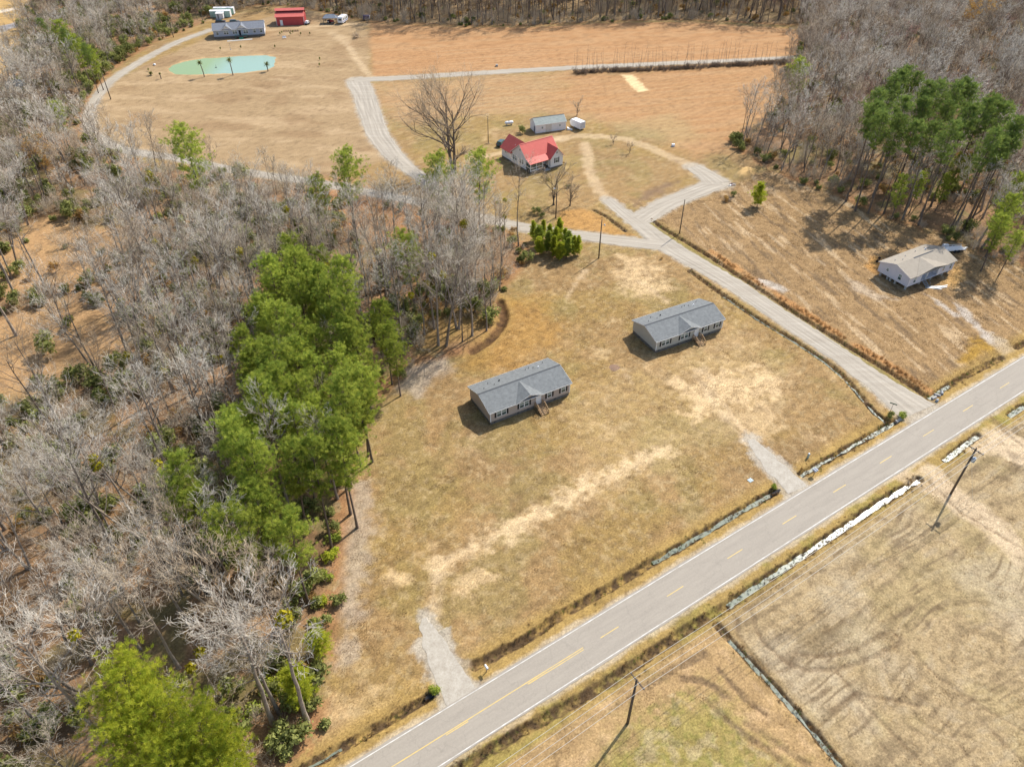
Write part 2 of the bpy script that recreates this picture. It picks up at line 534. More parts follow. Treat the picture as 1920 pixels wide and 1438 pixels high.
TRACKS = [(.30, .9, [(1382, 1160), (1383, 1185), (1397, 1212), (1420, 1238), (1437, 1258)]),
          (.30, .9, [(1413, 1155), (1417, 1175), (1433, 1205), (1460, 1228), (1480, 1245), (1514, 1255), (1564, 1255), (1614, 1242), (1654, 1222), (1687, 1205)]),
          (.28, .8, [(1494, 1225), (1534, 1230), (1580, 1225), (1614, 1212), (1641, 1195), (1664, 1185)]),
          (.22, .6, [(1397, 1125), (1440, 1108), (1487, 1085), (1547, 1068)]), (.22, .6, [(1380, 1145), (1437, 1102), (1480, 1078)]),
          (.20, .7, [(1440, 1265), (1480, 1252), (1494, 1238)]),
          (.35, .9, [(1280, 1248), (1300, 1238), (1320, 1225)]), (.40, .9, [(1280, 1272), (1314, 1275), (1340, 1288), (1367, 1308)]),
          (.18, 1., [(1347, 1255), (1367, 1278), (1394, 1312), (1430, 1335)]), (.35, .8, [(1330, 1318), (1364, 1352), (1397, 1378), (1440, 1405), (1480, 1440)]),
          (.35, .8, [(1397, 1355), (1430, 1375), (1467, 1402), (1514, 1432)]),
          (.55, .9, [(1205, 1290), (1239, 1271), (1261, 1254), (1301, 1237), (1320, 1226)]), (.45, .8, [(1282, 1273), (1314, 1275), (1342, 1290), (1352, 1305)]),
          (.25, .7, [(1339, 1316), (1361, 1346), (1389, 1369), (1427, 1397)]), (.22, 1., [(1346, 1254), (1365, 1273), (1384, 1292), (1402, 1311), (1436, 1339)]),
          (.30, .5, [(1240, 1236), (1290, 1210)]), (.3, .5, [(1195, 1300), (1150, 1328), (1090, 1362)]),
          (.22, .9, [(1560, 1330), (1600, 1300), (1670, 1310), (1720, 1322)]), (.2, .8, [(1570, 1260), (1620, 1320), (1700, 1400), (1740, 1440)]),
          (.2, .7, [(1670, 1180), (1760, 1270), (1850, 1330), (1920, 1370)]), (.2, .6, [(1830, 1340), (1920, 1430)]), (.2, .6, [(1750, 1330), (1830, 1438)]),
          (.2, .6, [(1610, 1330), (1680, 1438)]), (.18, .5, [(1790, 1200), (1850, 1170), (1900, 1190)]),
          (.3, .8, [(1852, 776), (1880, 800), (1920, 820)]), (.3, .8, [(1860, 790), (1920, 838)]), (.25, .6, [(1740, 900), (1800, 960), (1920, 1030)]),
          (.2, .6, [(1460, 560), (1540, 600), (1640, 620)]), (.2, .6, [(1500, 540), (1580, 585), (1700, 600)]), (.2, .7, [(1700, 555), (1760, 580), (1800, 620), (1850, 640)]),
          (.2, .7, [(1565, 500), (1575, 530), (1600, 545), (1650, 560), (1690, 560)]), (.2, .6, [(1790, 665), (1820, 645), (1850, 640)]), (.2, .6, [(1785, 655), (1810, 640), (1840, 633)]),
          (.2, .7, [(1820, 535), (1860, 545), (1920, 575)])]


def paint(X, Y):
    """albedo of the ground and its height"""
    n = len(X)
    nz = [fbm(X, Y, s, 4, seed=i * 11 + 3) for i, s in enumerate((22.0, 6.0, 1.8, 0.9))]
    C = np.tile(np.array(C_LAWN), (n, 1))

    def lay(col, w):
        w = np.clip(w, 0, 1)[:, None]
        C[:] = C * (1 - w) + np.array(col) * w

    lay(C_LAWN2, sstep(.44, .62, nz[0] * .5 + nz[1] * .5) * .85)
    lay(C_LAWN3, sstep(.46, .66, fbm(X, Y, 14, 4, 91)) * .9)
    lay(C_SAND, sstep(.55, .75, nz[2] * .6 + nz[1] * .4) * .40)
    lay(C_LAWN2, sstep(.50, .68, nz[3]) * .45)
    lay((.24, .19, .07), sstep(.50, .66, fbm(X, Y, 9, 5, 93)) * .5)
    lay((.40, .30, .16), sstep(.54, .72, fbm(X, Y, .8, 3, 94)) * .4)

    def patch(poly, col, soft, ragged, amt=1.0, seed=0, size=5.0):
        d = poly_sd(X, Y, poly, 14)
        m = d > -13
        if not m.any():
            return
        w = np.zeros(n)
        q = fbm(X[m], Y[m], size, 5, 200 + seed) * .72 + fbm(X[m], Y[m], .95, 2, 300 + seed) * .28 - .5
        w[m] = sstep(-soft, soft, d[m] + q * 2 * ragged)
        lay(col, w * amt)

    # fields and pastures
    patch(P_PAST, C_PAST, 2, 3, 1, 1)
    d = poly_sd(X, Y, P_PAST, 4)
    g = (fbm(X * .35, Y, 5.0, 4, 31))
    lay((.46, .33, .19), sstep(.50, .72, g) * (d > 0) * .5)
    lay((.26, .165, .085), sstep(.52, .68, fbm(X * .5, Y, 9.0, 4, 37)) * (d > 0) * .6)
    patch(P_OR1, C_OR, 1.0, 1.0, 1, 2)
    patch(P_TAN2, C_OR2, 6, 8, .8, 3, 12)
    patch(P_OR2, C_OR, 8, 10, .85, 4, 14)
    # furrows in the two harvested fields
    fur = vnoise((X * .98 + Y * .2) / 14, (Y * .98 - X * .2) / .9, 5)
    fd = np.maximum(poly_sd(X, Y, P_OR1, 2), np.maximum(poly_sd(X, Y, P_OR2, 2), poly_sd(X, Y, P_TAN2, 2)))
    lay((.33, .165, .065), sstep(.45, .8, fur) * (fd > 0) * .35)
    lay(C_OR2, sstep(.45, .8, 1 - fur) * (fd > 0) * .35)
    patch(ats([(1165, 141), (1187, 141), (1216, 170), (1196, 174)]), (.68, .50, .27), .6, 1.0, 1, 7, 2)
    # house lots
    patch(P_LOTC, C_LOT, 2, 2, 1, 5)
    dl = poly_sd(X, Y, P_LOTC, 2)
    a = math.atan2(RU[1], RU[0]) + 1.25
    us, vv = X * math.cos(a) + Y * math.sin(a), -X * math.sin(a) + Y * math.cos(a)
    st = fbm(us / 6, vv, 1.0, 3, 71)
    st2 = fbm(us / 9 + 4, vv * .8, 1.0, 3, 75)
    lay((.17, .115, .065), sstep(.58, .74, st) * (dl > 0) * .8)
    lay((.54, .40, .24), sstep(.56, .76, st2) * (dl > 0) * .6)
    patch(ats([(1180, 492), (1230, 500), (1260, 540), (1215, 562), (1165, 545), (1150, 505)]), C_SAND, 2, 5, .75, 8, 3)
    patch(ats([(1160, 478), (1205, 485), (1200, 500), (1160, 495)]), C_SAND, 1, 3, .7, 9, 3)
    patch(ats([(1265, 715), (1330, 705), (1420, 690), (1470, 715), (1440, 745), (1400, 748), (1330, 760), (1310, 785), (1290, 760)]), C_SAND, 2, 7, .9, 10, 2.2)
    patch(ats([(1370, 780), (1430, 770), (1470, 800), (1420, 830), (1380, 810)]), C_SAND, 2, 5, .55, 11, 1.6)
    patch(ats([(800, 1062), (860, 1030), (960, 975), (1090, 905), (1200, 850), (1255, 830), (1265, 845), (1180, 890), (1060, 950), (960, 1010), (880, 1045), (820, 1075)]), (.60, .44, .25), 1.3, 3.4, .85, 12, 1.5)
    patch(ats([(840, 1090), (900, 1070), (930, 1080), (890, 1115), (855, 1110)]), C_SAND, 1, 3, .65, 13, 1.4)
    patch(ats([(720, 1075), (770, 1070), (770, 1090), (725, 1100)]), C_SAND, 1, 2, .7, 14, 1.4)
    patch(ats([(650, 900), (690, 900), (700, 1000), (680, 1110), (660, 1240), (630, 1250), (640, 1060)]), C_GREY, 1.5, 3.5, .65, 15, 3)
    patch(ats([(760, 690), (840, 665), (850, 690), (790, 740), (740, 735)]), C_GREY, 1.5, 3, .7, 16, 3)
    patch(ats([(1280, 640), (1380, 610), (1500, 700), (1480, 780), (1330, 820), (1260, 700)]), C_SAND, 3, 6, .22, 17, 1.0)
    patch(ats([(1040, 760), (1250, 660), (1330, 860), (1100, 960)]), C_SAND, 3, 6, .16, 18, .9)
    patch(ats([(560, 1430), (600, 1320), (680, 1290), (740, 1320), (620, 1400)]), C_SAND, 2, 4, .3, 19, 2)
    patch(ats([(880, 560), (1010, 560), (1060, 620), (960, 700), (880, 690)]), (.36, .195, .045), 4, 6, .55, 20, 4)
    patch(ats([(1380, 330), (1392, 318), (1410, 320), (1412, 332), (1395, 335)]), (.55, .36, .15), .5, .6, 1, 21, 1)
    patch(ats([(1830, 628), (1878, 640), (1862, 660), (1815, 680), (1795, 680), (1810, 655)]), (.36, .21, .03), 1, 2, .8, 22, 3)
    patch(ats([(1655, 480), (1648, 500), (1640, 512), (1620, 500), (1635, 480)]), (.50, .27, .085), .8, 1, .9, 23, 2)
    patch(ats([(1780, 505), (1800, 500), (1810, 520), (1790, 540), (1770, 530)]), (.50, .30, .11), .8, 1.6, .85, 24, 2)
    for pl in ([(1412, 523), (1440, 525), (1480, 545), (1470, 550), (1430, 538)], [(1735, 552), (1760, 562), (1800, 592), (1790, 594)], [(1790, 570), (1810, 580), (1850, 620), (1885, 640), (1878, 655), (1850, 640), (1825, 610), (1800, 590)]):
        patch(ats(pl), (.47, .41, .34), .6, 1.2, .9, 25, 1.5)
    patch(ats([(1585, 520), (1610, 530), (1650, 552), (1690, 562), (1640, 562), (1600, 545)]), (.45, .36, .26), .8, 1.6, .6, 26, 1.5)
    # farmhouse yard
    patch(ats([(1050, 395), (1090, 392), (1120, 398), (1160, 430), (1200, 445), (1100, 433), (1040, 420)]), (.42, .225, .07), 1, 1, .8, 27)
    patch(ats([(1185, 375), (1240, 345), (1275, 340), (1225, 368), (1190, 388)]), (.2, .13, .08), 1, 2, .8, 28, 2)
    patch(ats([(1150, 235), (1260, 215), (1330, 260), (1250, 270), (1180, 250)]), (.36, .27, .13), 4, 6, .5, 29, 6)
    # south fields
    patch(P_FLD, C_FLD, 1.5, 2, 1, 40)
    df = poly_sd(X, Y, P_FLD, 2)
    cx, cy = at(1830, 1215)
    dx, dy = (X - cx), (Y - cy)
    ca, sa = RU
    ex, ey = dx * ca + dy * sa, (-dx * sa + dy * ca) * 1.6
    rr = np.hypot(ex, ey)
    th = np.arctan2(ey, ex)
    wsw = sstep(30, 10, rr) * .75
    sw = vnoise(rr / .75, th * 2.2, 81) * wsw + vnoise((X * RN[0] + Y * RN[1]) / .8 + fbm(X, Y, 20, 2, 82) * 5, (X * RU[0] + Y * RU[1]) / 9, 83) * (1 - wsw)
    sw = sw * .72 + fbm(X, Y, .9, 3, 84) * .42
    lay((.19, .137, .076), sstep(.58, .82, sw) * (df > 0) * .7)
    lay(C_FLD2, sstep(.46, .72, 1 - sw) * (df > 0) * .9)
    lay((.32, .265, .10), sstep(.50, .68, fbm(X, Y, 9, 5, 86)) * (df > 0) * .2)
    lay((.44, .37, .26), sstep(.50, .7, fbm(X, Y, 15, 5, 87)) * (df > 0) * .40)
    fine = vnoise((X * RN[0] + Y * RN[1]) / .42 + fbm(X, Y, 9, 2, 88) * 7, (X * RU[0] + Y * RU[1]) / 5, 89)
    lay((.17, .12, .068), sstep(.62, .90, fine) * (df > 0) * .8 * sstep(.3, .6, nz[1]))
    patch(ats([(1500, 1180), (1540, 1160), (1600, 1190), (1560, 1225), (1510, 1220)]), (.19, .14, .075), 1, 3, .6, 41, 3)
    patch(P_FLD2, (.37, .245, .115), 1, 1.5, 1, 42)
    d2 = poly_sd(X, Y, P_FLD2, 2)
    lay((.50, .34, .185), sstep(.5, .75, fbm(us, vv, 2.0, 4, 44)) * (d2 > 0) * .5)
    patch(ats([(1230, 1310), (1290, 1290), (1340, 1310), (1400, 1380), (1470, 1440), (1440, 1600), (1080, 1600), (1130, 1400), (1190, 1350)]), (.26, .222, .058), 3.5, 7, .75, 43, 3)
    dg = poly_sd(X, Y, ats([(1230, 1310), (1290, 1290), (1340, 1310), (1400, 1380), (1470, 1440), (1440, 1600), (1080, 1600), (1130, 1400), (1190, 1350)]), 2)
    lay((.38, .30, .17), sstep(.48, .68, fbm(X, Y, 1.3, 4, 46)) * (dg > 0) * .6)
    lay((.17, .17, .04), sstep(.54, .70, fbm(X, Y, .8, 3, 47)) * (dg > 0) * .45)
    # verges of the road
    s = (X - R0[0]) * RN[0] + (Y - R0[1]) * RN[1]
    lay((.36, .235, .075), sstep(RHW + 6.2, RHW + 3.6, s) * (s > 0) * sstep(RHW, RHW + 1, s) * .9)
    lay((.33, .225, .075), sstep(-RHW - 5.0, -RHW - 3.4, s) * (s < 0) * .9)
    lay((.24, .22, .05), sstep(.50, .66, fbm(X, Y, 5, 4, 51)) * sstep(-RHW - 4.5, -RHW - 3.4, s) * (s < 0) * .6)
    lay((.46, .37, .25), sstep(RHW + 1.2, RHW + .5, np.abs(s) + (nz[2] - .5) * 1.2) * .8)
    # sandy pull-offs on the south side
    for pl in ([(1670, 890), (1740, 866), (1790, 905), (1860, 960), (1920, 1010), (1920, 1060), (1800, 960), (1720, 912)], [(1800, 842), (1860, 800), (1885, 800), (1960, 850), (1960, 890), (1870, 850), (1830, 850)]):
        patch(ats(pl), (.55, .42, .27), 1, 2.2, .85, 52, 3)
    patch(ats([(1880, 672), (1905, 655), (1890, 640), (1850, 620), (1870, 650)]), (.45, .35, .22), 1, 1.4, .85, 53, 3)
    # woods: leaf litter
    for k, (pl, sd) in enumerate(((P_LWOOD, 60), (P_RWOOD, 61), (P_TWOOD, 62))):
        dw = poly_sd(X, Y, pl, 14)
        q = fbm(X, Y, 5, 4, 63 + k)
        w = sstep(-1.6, 1.8, dw + (q - .5) * 5)
        lay(C_LITTER, w)
        lay(C_LITTER2, w * sstep(.42, .62, fbm(X, Y, 8, 5, 66 + k)) * .9)
        lay((.34, .20, .095), w * sstep(.50, .70, fbm(X, Y, 4, 4, 70 + k)) * .75)
        lay((.14, .135, .05), w * sstep(.50, .66, fbm(X, Y, 6, 4, 74 + k)) * .6)
        if k == 2:
            lay((.30, .215, .115), w * .7)
        lay((.31, .15, .065), sstep(2.6, .2, np.abs(dw + .6)) * (q > .42) * .6)
    for k, pl in enumerate(P_CLEAR):
        patch(pl, (.40, .245, .115), 4, 6, .9, 78 + k, 6)
    patch(ats([(600, 330), (760, 372), (900, 410), (880, 440), (740, 470), (600, 400)]), (.37, .185, .08), 3, 4, .75, 80, 4)
    patch(ats([(700, 600), (900, 560), (925, 600), (880, 640), (760, 660)]), (.29, .185, .06), 3, 4, .7, 82, 4)
    # lot at the far left, with its own track
    patch(ats([(-80, 5), (60, -10), (40, 60), (48, 108), (0, 145), (-120, 190)]), (.45, .29, .115), 3, 4, 1, 84, 8)
    patch(ats([(-80, 22), (0, 20), (30, 15), (30, 19), (0, 25), (-80, 30)]), (.60, .50, .38), .5, .5, 1, 85)
    patch(ats([(-80, 52), (0, 50), (40, 40), (42, 47), (0, 62), (-80, 70)]), (.33, .32, .32), .5, .8, .9, 86)
    patch(ats([(1905, 40), (1940, 30), (1960, 110), (1915, 100)]), (.50, .42, .15), 3, 3, 1, 87)
    # bank of the pond
    dp = poly_sd(X, Y, pond_poly, 12)
    lay((.50, .335, .17), sstep(-3.0, -.3, dp + (nz[1] - .5) * 3) * .85)
    # tracks worn into the grass
    lawn = np.ones(n)
    for q_ in (P_LWOOD, P_RWOOD, P_TWOOD, P_FLD, P_FLD2, P_OR1, P_LOTC, P_PAST):
        lawn *= poly_sd(X, Y, q_, 1) < 0
    am = road_ang0 + .12
    mow = (-X * math.sin(am) + Y * math.cos(am)) + fbm(X, Y, 25, 2, 117) * 6
    C *= (1 + .05 * np.sin(mow * 2 * math.pi / 2.3) * lawn)[:, None]
    for pts, hw in dirt_tracks:
        d = line_d(X, Y, pts, 6)
        q = fbm(X, Y, 2.2, 3, 95)
        lay((.54, .40, .24), sstep(hw + .8, hw - .8, d + (q - .5) * 2.4) * .62)
    herr = vnoise((X * RU[0] + Y * RU[1]) / .34, (X * RN[0] + Y * RN[1]) / .34, 97)
    for hw, amt, pts in TRACKS:
        d = line_d(X, Y, ats(pts), 3)
        lay(C_TRACK, sstep(hw + .22, hw - .1, d) * (.45 + .8 * herr) * amt * .62)
    # gravel fringe
    flat = np.zeros(n)
    for nm, pts, w, z, kind in gravel:
        p2, w2, _ = resample(pts, w, 2.0)
        d = line_d(X, Y, p2, 9)
        wi = np.zeros(n)
        m = d < 8.5
        if m.any():
            j = np.argmin((X[m][:, None] - p2[None, ::2, 0]) ** 2 + (Y[m][:, None] - p2[None, ::2, 1]) ** 2, axis=1) if m.sum() * len(p2) < 6e7 else None
            ww = w2[::2][j] / 2 if j is not None else np.full(m.sum(), np.mean(w) / 2)
            e = d[m] - ww
            wi[m] = sstep(1.1, -.2, e + (nz[2][m] - .5) * (1.6 if kind == 'm' else 3.6) + (nz[3][m] - .5) * 1.2)
            flat[m] = np.maximum(flat[m], sstep(1.0, .3, e))
        lay(C_GRAV, wi * .8)
    flat = np.maximum(flat, sstep(RHW + 1.6, RHW + .7, np.abs(s)))
    # heights
    Z = (fbm(X, Y, 2.6, 3, 101) - .5) * .14 + (fbm(X, Y, .8, 2, 103) - .5) * .07
    rut = np.zeros(n)
    for hw, amt, pts in TRACKS:
        rut = np.maximum(rut, sstep(hw + .2, hw - .1, line_d(X, Y, ats(pts), 2)) * amt)
    Z -= rut * (.05 + .06 * herr)
    dZ = np.zeros(n)
    for pts, hw, dep, kind in ditches:
        d = line_d(X, Y, pts, hw + 3)
        q = fbm(X, Y, 1.1, 3, 105)
        t = np.clip(1 - d / (hw * (1 + (q - .5) * .35)), 0, 1)
        dZ = np.maximum(dZ, dep * sstep(0, .82, t))
        w = sstep(0, .35, t)
        if kind == 2:
            lay((.075, .042, .022), sstep(-.1, .55, t + (q - .5) * .5) * (.6 + .5 * q))
        else:
            lay(C_SOIL, w * sstep(.30, .62, fbm(X, Y, .9, 3, 107)) * .95)
            lay((.20, .13, .06), w * sstep(.5, .7, q) * .6)
        lay((.30, .20, .07), sstep(hw + 1.4, hw + .3, d) * (1 - w) * .35)
    # broom sedge along the lane ditch
    off = np.array([0.72, 0.69])
    d = line_d(X, Y, D_G1[3:] + off * 1.9, 4)
    lay(C_SEDGE, sstep(1.5, .4, d + (nz[2] - .5) * 1.6) * sstep(.3, .6, nz[1]) * .95)
    lay((.2, .16, .04), sstep(1.2, .4, line_d(X, Y, D_G1 - off * 1.6, 4) + (nz[2] - .5)) * .7)
    Z = Z * (1 - flat) * (1 - .95 * sstep(.2, .45, dZ)) - dZ * (1 - flat * .7) - .012 * flat
    nearp = sstep(-5, -3, dp)
    shore = dp + (fbm(X, Y, 4.0, 3, 111) - .5) * 1.8
    Z = Z * (1 - nearp) - .55 * sstep(-1.6, 2.2, shore)
    dm = poly_sd(X, Y, ats([(1380, 332), (1392, 316), (1412, 318), (1414, 332), (1397, 337)]), 4)
    Z += 1.1 * sstep(-1.2, 1.4, dm)
    C *= (.90 + .20 * fbm(X, Y, .7, 2, 109))[:, None]
    return C, Z


def build_ground():
    V, F, CC, base = [], [], [], 0
    for (x0, x1, y0, y1, st) in ((-100.0, 100.0, 33.0, 105.0, .2), (-141.9, -100.0, 33.0, 105.0, 1.5), (100.0, 141.9, 33.0, 105.0, 1.5), (-141.9, 141.9, 105.0, 189.75, .34), (-216, 216, 189.75, 331.25, .85), (-330, 330, 331.25, 491.25, 2.0)):
        x, y, f = grid(x0, x1, y0, y1, st)
        c, z = paint(x, y)
        if st < .5:
            z = z + (R.random(len(z)) - .5) * (.05 if st > .3 else .035)
            c = c * (1 + .34 * (R.random(len(z)) - .5))[:, None]
        edge = np.minimum(np.minimum(x - x0, x1 - x), np.minimum(y - y0, y1 - y))
        z = z * sstep(0, (.8 if st < .5 else 2.5), edge)
        V.append(np.c_[x, y, z])
        F.append(f + base)
        CC.append(c)
        base += len(x)
    B = 4000.0
    for (x0, x1, y0, y1) in ((-B, B, -B, 33.0), (-B, B, 491.25, B), (-B, -141.9, 33, 189.75), (141.9, B, 33, 189.75), (-B, -216, 189.75, 331.25), (216, B, 189.75, 331.25), (-B, -330, 331.25, 491.25), (330, B, 331.25, 491.25)):
        V.append(np.array([(x0, y0, 0), (x1, y0, 0), (x1, y1, 0), (x0, y1, 0)], float))
        F.append(np.array([[0, 1, 2, 3]]) + base)
        CC.append(np.tile(np.array((.26, .17, .08)), (4, 1)))
        base += 4
    me = fast_mesh('ground', np.concatenate(V), np.concatenate(F), True)
    ca = me.color_attributes.new('soil', 'FLOAT_COLOR', 'POINT')
    cc = np.concatenate(CC)
    ca.data.foreach_set('color', np.c_[np.clip(cc, 0, 1), np.ones(len(cc))].astype(np.float32).ravel())
    m, nt, b = nodes_of('dry_grass_ground')
    at_ = nt.nodes.new('ShaderNodeVertexColor')
    at_.layer_name = 'soil'
    tc = nt.nodes.new('ShaderNodeTexCoord')
    n1 = nt.nodes.new('ShaderNodeTexNoise')
    n1.inputs['Scale'].default_value = 3.4
    n1.inputs['Detail'].default_value = 7
    n1.inputs['Roughness'].default_value = .82
    nt.links.new(tc.outputs['Object'], n1.inputs['Vector'])
    mr = nt.nodes.new('ShaderNodeMapRange')
    mr.inputs['From Min'].default_value = .30
    mr.inputs['From Max'].default_value = .70
    mr.inputs['To Min'].default_value = .50
    mr.inputs['To Max'].default_value = 1.46
    nt.links.new(n1.outputs['Fac'], mr.inputs['Value'])
    mx = nt.nodes.new('ShaderNodeMix')
    mx.data_type = 'RGBA'
    mx.blend_type = 'MULTIPLY'
    mx.inputs[0].default_value = 1
    nt.links.new(at_.outputs['Color'], mx.inputs[6])
    nt.links.new(mr.outputs['Result'], mx.inputs[7])
    nt.links.new(mx.outputs[2], b.inputs['Base Color'])
    b.inputs['Roughness'].default_value = .95
    b.inputs['Specular IOR Level'].default_value = .1
    bp = nt.nodes.new('ShaderNodeBump')
    bp.inputs['Strength'].default_value = .55
    bp.inputs['Distance'].default_value = .12
    nt.links.new(n1.outputs['Fac'], bp.inputs['Height'])
    nt.links.new(bp.outputs['Normal'], b.inputs['Normal'])
    me.materials.append(m)
    o = link(bpy.data.objects.new('ground', me))
    tag(o, 'flat dry winter grass, sandy bare patches, harvested fields and leaf litter under the woods', kind='structure')


build_ground()


# ------------------------------------------------------------------ water
def water_mat(name, col, col2, rough, bump, scale=2.0, spec=.5):
    m, nt, b = nodes_of(name)
    tc = nt.nodes.new('ShaderNodeTexCoord')
    nz = nt.nodes.new('ShaderNodeTexNoise')
    nz.inputs['Scale'].default_value = scale
    nz.inputs['Detail'].default_value = 4
    nt.links.new(tc.outputs['Object'], nz.inputs['Vector'])
    mx = nt.nodes.new('ShaderNodeMix')
    mx.data_type = 'RGBA'
    mx.inputs[6].default_value = (*col, 1)
    mx.inputs[7].default_value = (*col2, 1)
    nt.links.new(nz.outputs['Fac'], mx.inputs[0])
    nt.links.new(mx.outputs[2], b.inputs['Base Color'])
    b.inputs['Roughness'].default_value = rough
    b.inputs['Specular IOR Level'].default_value = spec
    b.inputs['IOR'].default_value = 1.333
    bp = nt.nodes.new('ShaderNodeBump')
    bp.inputs['Strength'].default_value = bump
    bp.inputs['Distance'].default_value = .03
    nt.links.new(nz.outputs['Fac'], bp.inputs['Height'])
    nt.links.new(bp.outputs['Normal'], b.inputs['Normal'])
    return m, nt, b, mx, tc


def ribbon(pts, width, z, step=.8, jit=.25, cross=2, seed=1):
    p, w, q = resample(pts, [width] * len(pts) if np.isscalar(width) else width, step)
    t = np.gradient(p, axis=0)
    t /= np.linalg.norm(t, axis=1)[:, None] + 1e-9
    nrm = np.c_[-t[:, 1], t[:, 0]]
    rs = np.random.default_rng(seed)
    n = len(p)
    jl = (vnoise(q / 1.3, np.full(n, .5), seed) - .5) * 2 * jit + (rs.random(n) - .5) * jit * .5
    jr = (vnoise(q / 1.3, np.full(n, 9.5), seed) - .5) * 2 * jit + (rs.random(n) - .5) * jit * .5
    us = np.linspace(-1, 1, cross)
    V = []
    for u in us:
        off = u * w / 2 + (jl if u > 0 else jr) * (abs(u) > .99)
        V.append(np.c_[p + nrm * off[:, None], np.full(n, z)])
    V = np.stack(V, 1).reshape(-1, 3)
    i = np.arange(n * cross).reshape(n, cross)
    F = np.stack([i[:-1, 1:], i[:-1, :-1], i[1:, :-1], i[1:, 1:]], -1).reshape(-1, 4)
    uv = np.stack([np.tile(us, (n, 1)), np.tile(q[:, None], (1, cross))], -1).reshape(-1, 2)
    return V, F, uv


wm, nt, b, mx, tc = water_mat('ditch_water', (.22, .25, .19), (.15, .175, .14), .20, .10, 1.2)
WATERS = [(D_N2[4:], .72, -.50), (D_N3, .55, -.47), (D_S1[6:], .75, -.50), (D_S2, 1.0, -.42), (D_S3, 1.0, -.42), (D_P[1:], .62, -.40), (D_N4[:2], .7, -.36), (D_N1[:2] * .5 + D_N1[:2] * .5, .4, -.40), (D_G2[1:], .35, -.42)]
for k, (p, w, z) in enumerate(WATERS):
    V, F, uv = ribbon(p, w, z, .5, .28, 2, 40 + k)
    me = fast_mesh('ditch_water', V, F)
    me.materials.append(wm)
    tag(link(bpy.data.objects.new('ditch_water', me)), kind='structure')

pm, nt, b, mx, tc = water_mat('pond_water', (.27, .385, .295), (.23, .335, .26), .08, .25, 2.2)
gr = nt.nodes.new('ShaderNodeSeparateXYZ')
nt.links.new(tc.outputs['Object'], gr.inputs[0])
mr = nt.nodes.new('ShaderNodeMapRange')
mr.inputs['From Min'].default_value = -121.0
mr.inputs['From Max'].default_value = -112.0
mr.inputs['To Min'].default_value = 1.0
mr.inputs['To Max'].default_value = 0.0
nt.links.new(gr.outputs['X'], mr.inputs['Value'])
m2 = nt.nodes.new('ShaderNodeMix')
m2.data_type = 'RGBA'
m2.inputs[7].default_value = (.22, .30, .11, 1)
nt.links.new(mr.outputs['Result'], m2.inputs[0])
nt.links.new(mx.outputs[2], m2.inputs[6])
nt.links.new(m2.outputs[2], b.inputs['Base Color'])
me = bpy.data.meshes.new('pond_water')
pc = pond_poly.mean(0)
pq, _w, _q = resample(np.r_[pond_poly, pond_poly[:1]], [1] * (len(pond_poly) + 1), 1.0)
pp = [tuple(q + (q - pc) / np.linalg.norm(q - pc) * 2.6) for q in pq[:-1]]
me.from_pydata([(*q, -.10) for q in pp], [], [tuple(range(len(pp)))])
me.materials.append(pm)
tag(link(bpy.data.objects.new('pond_water', me)), kind='structure')

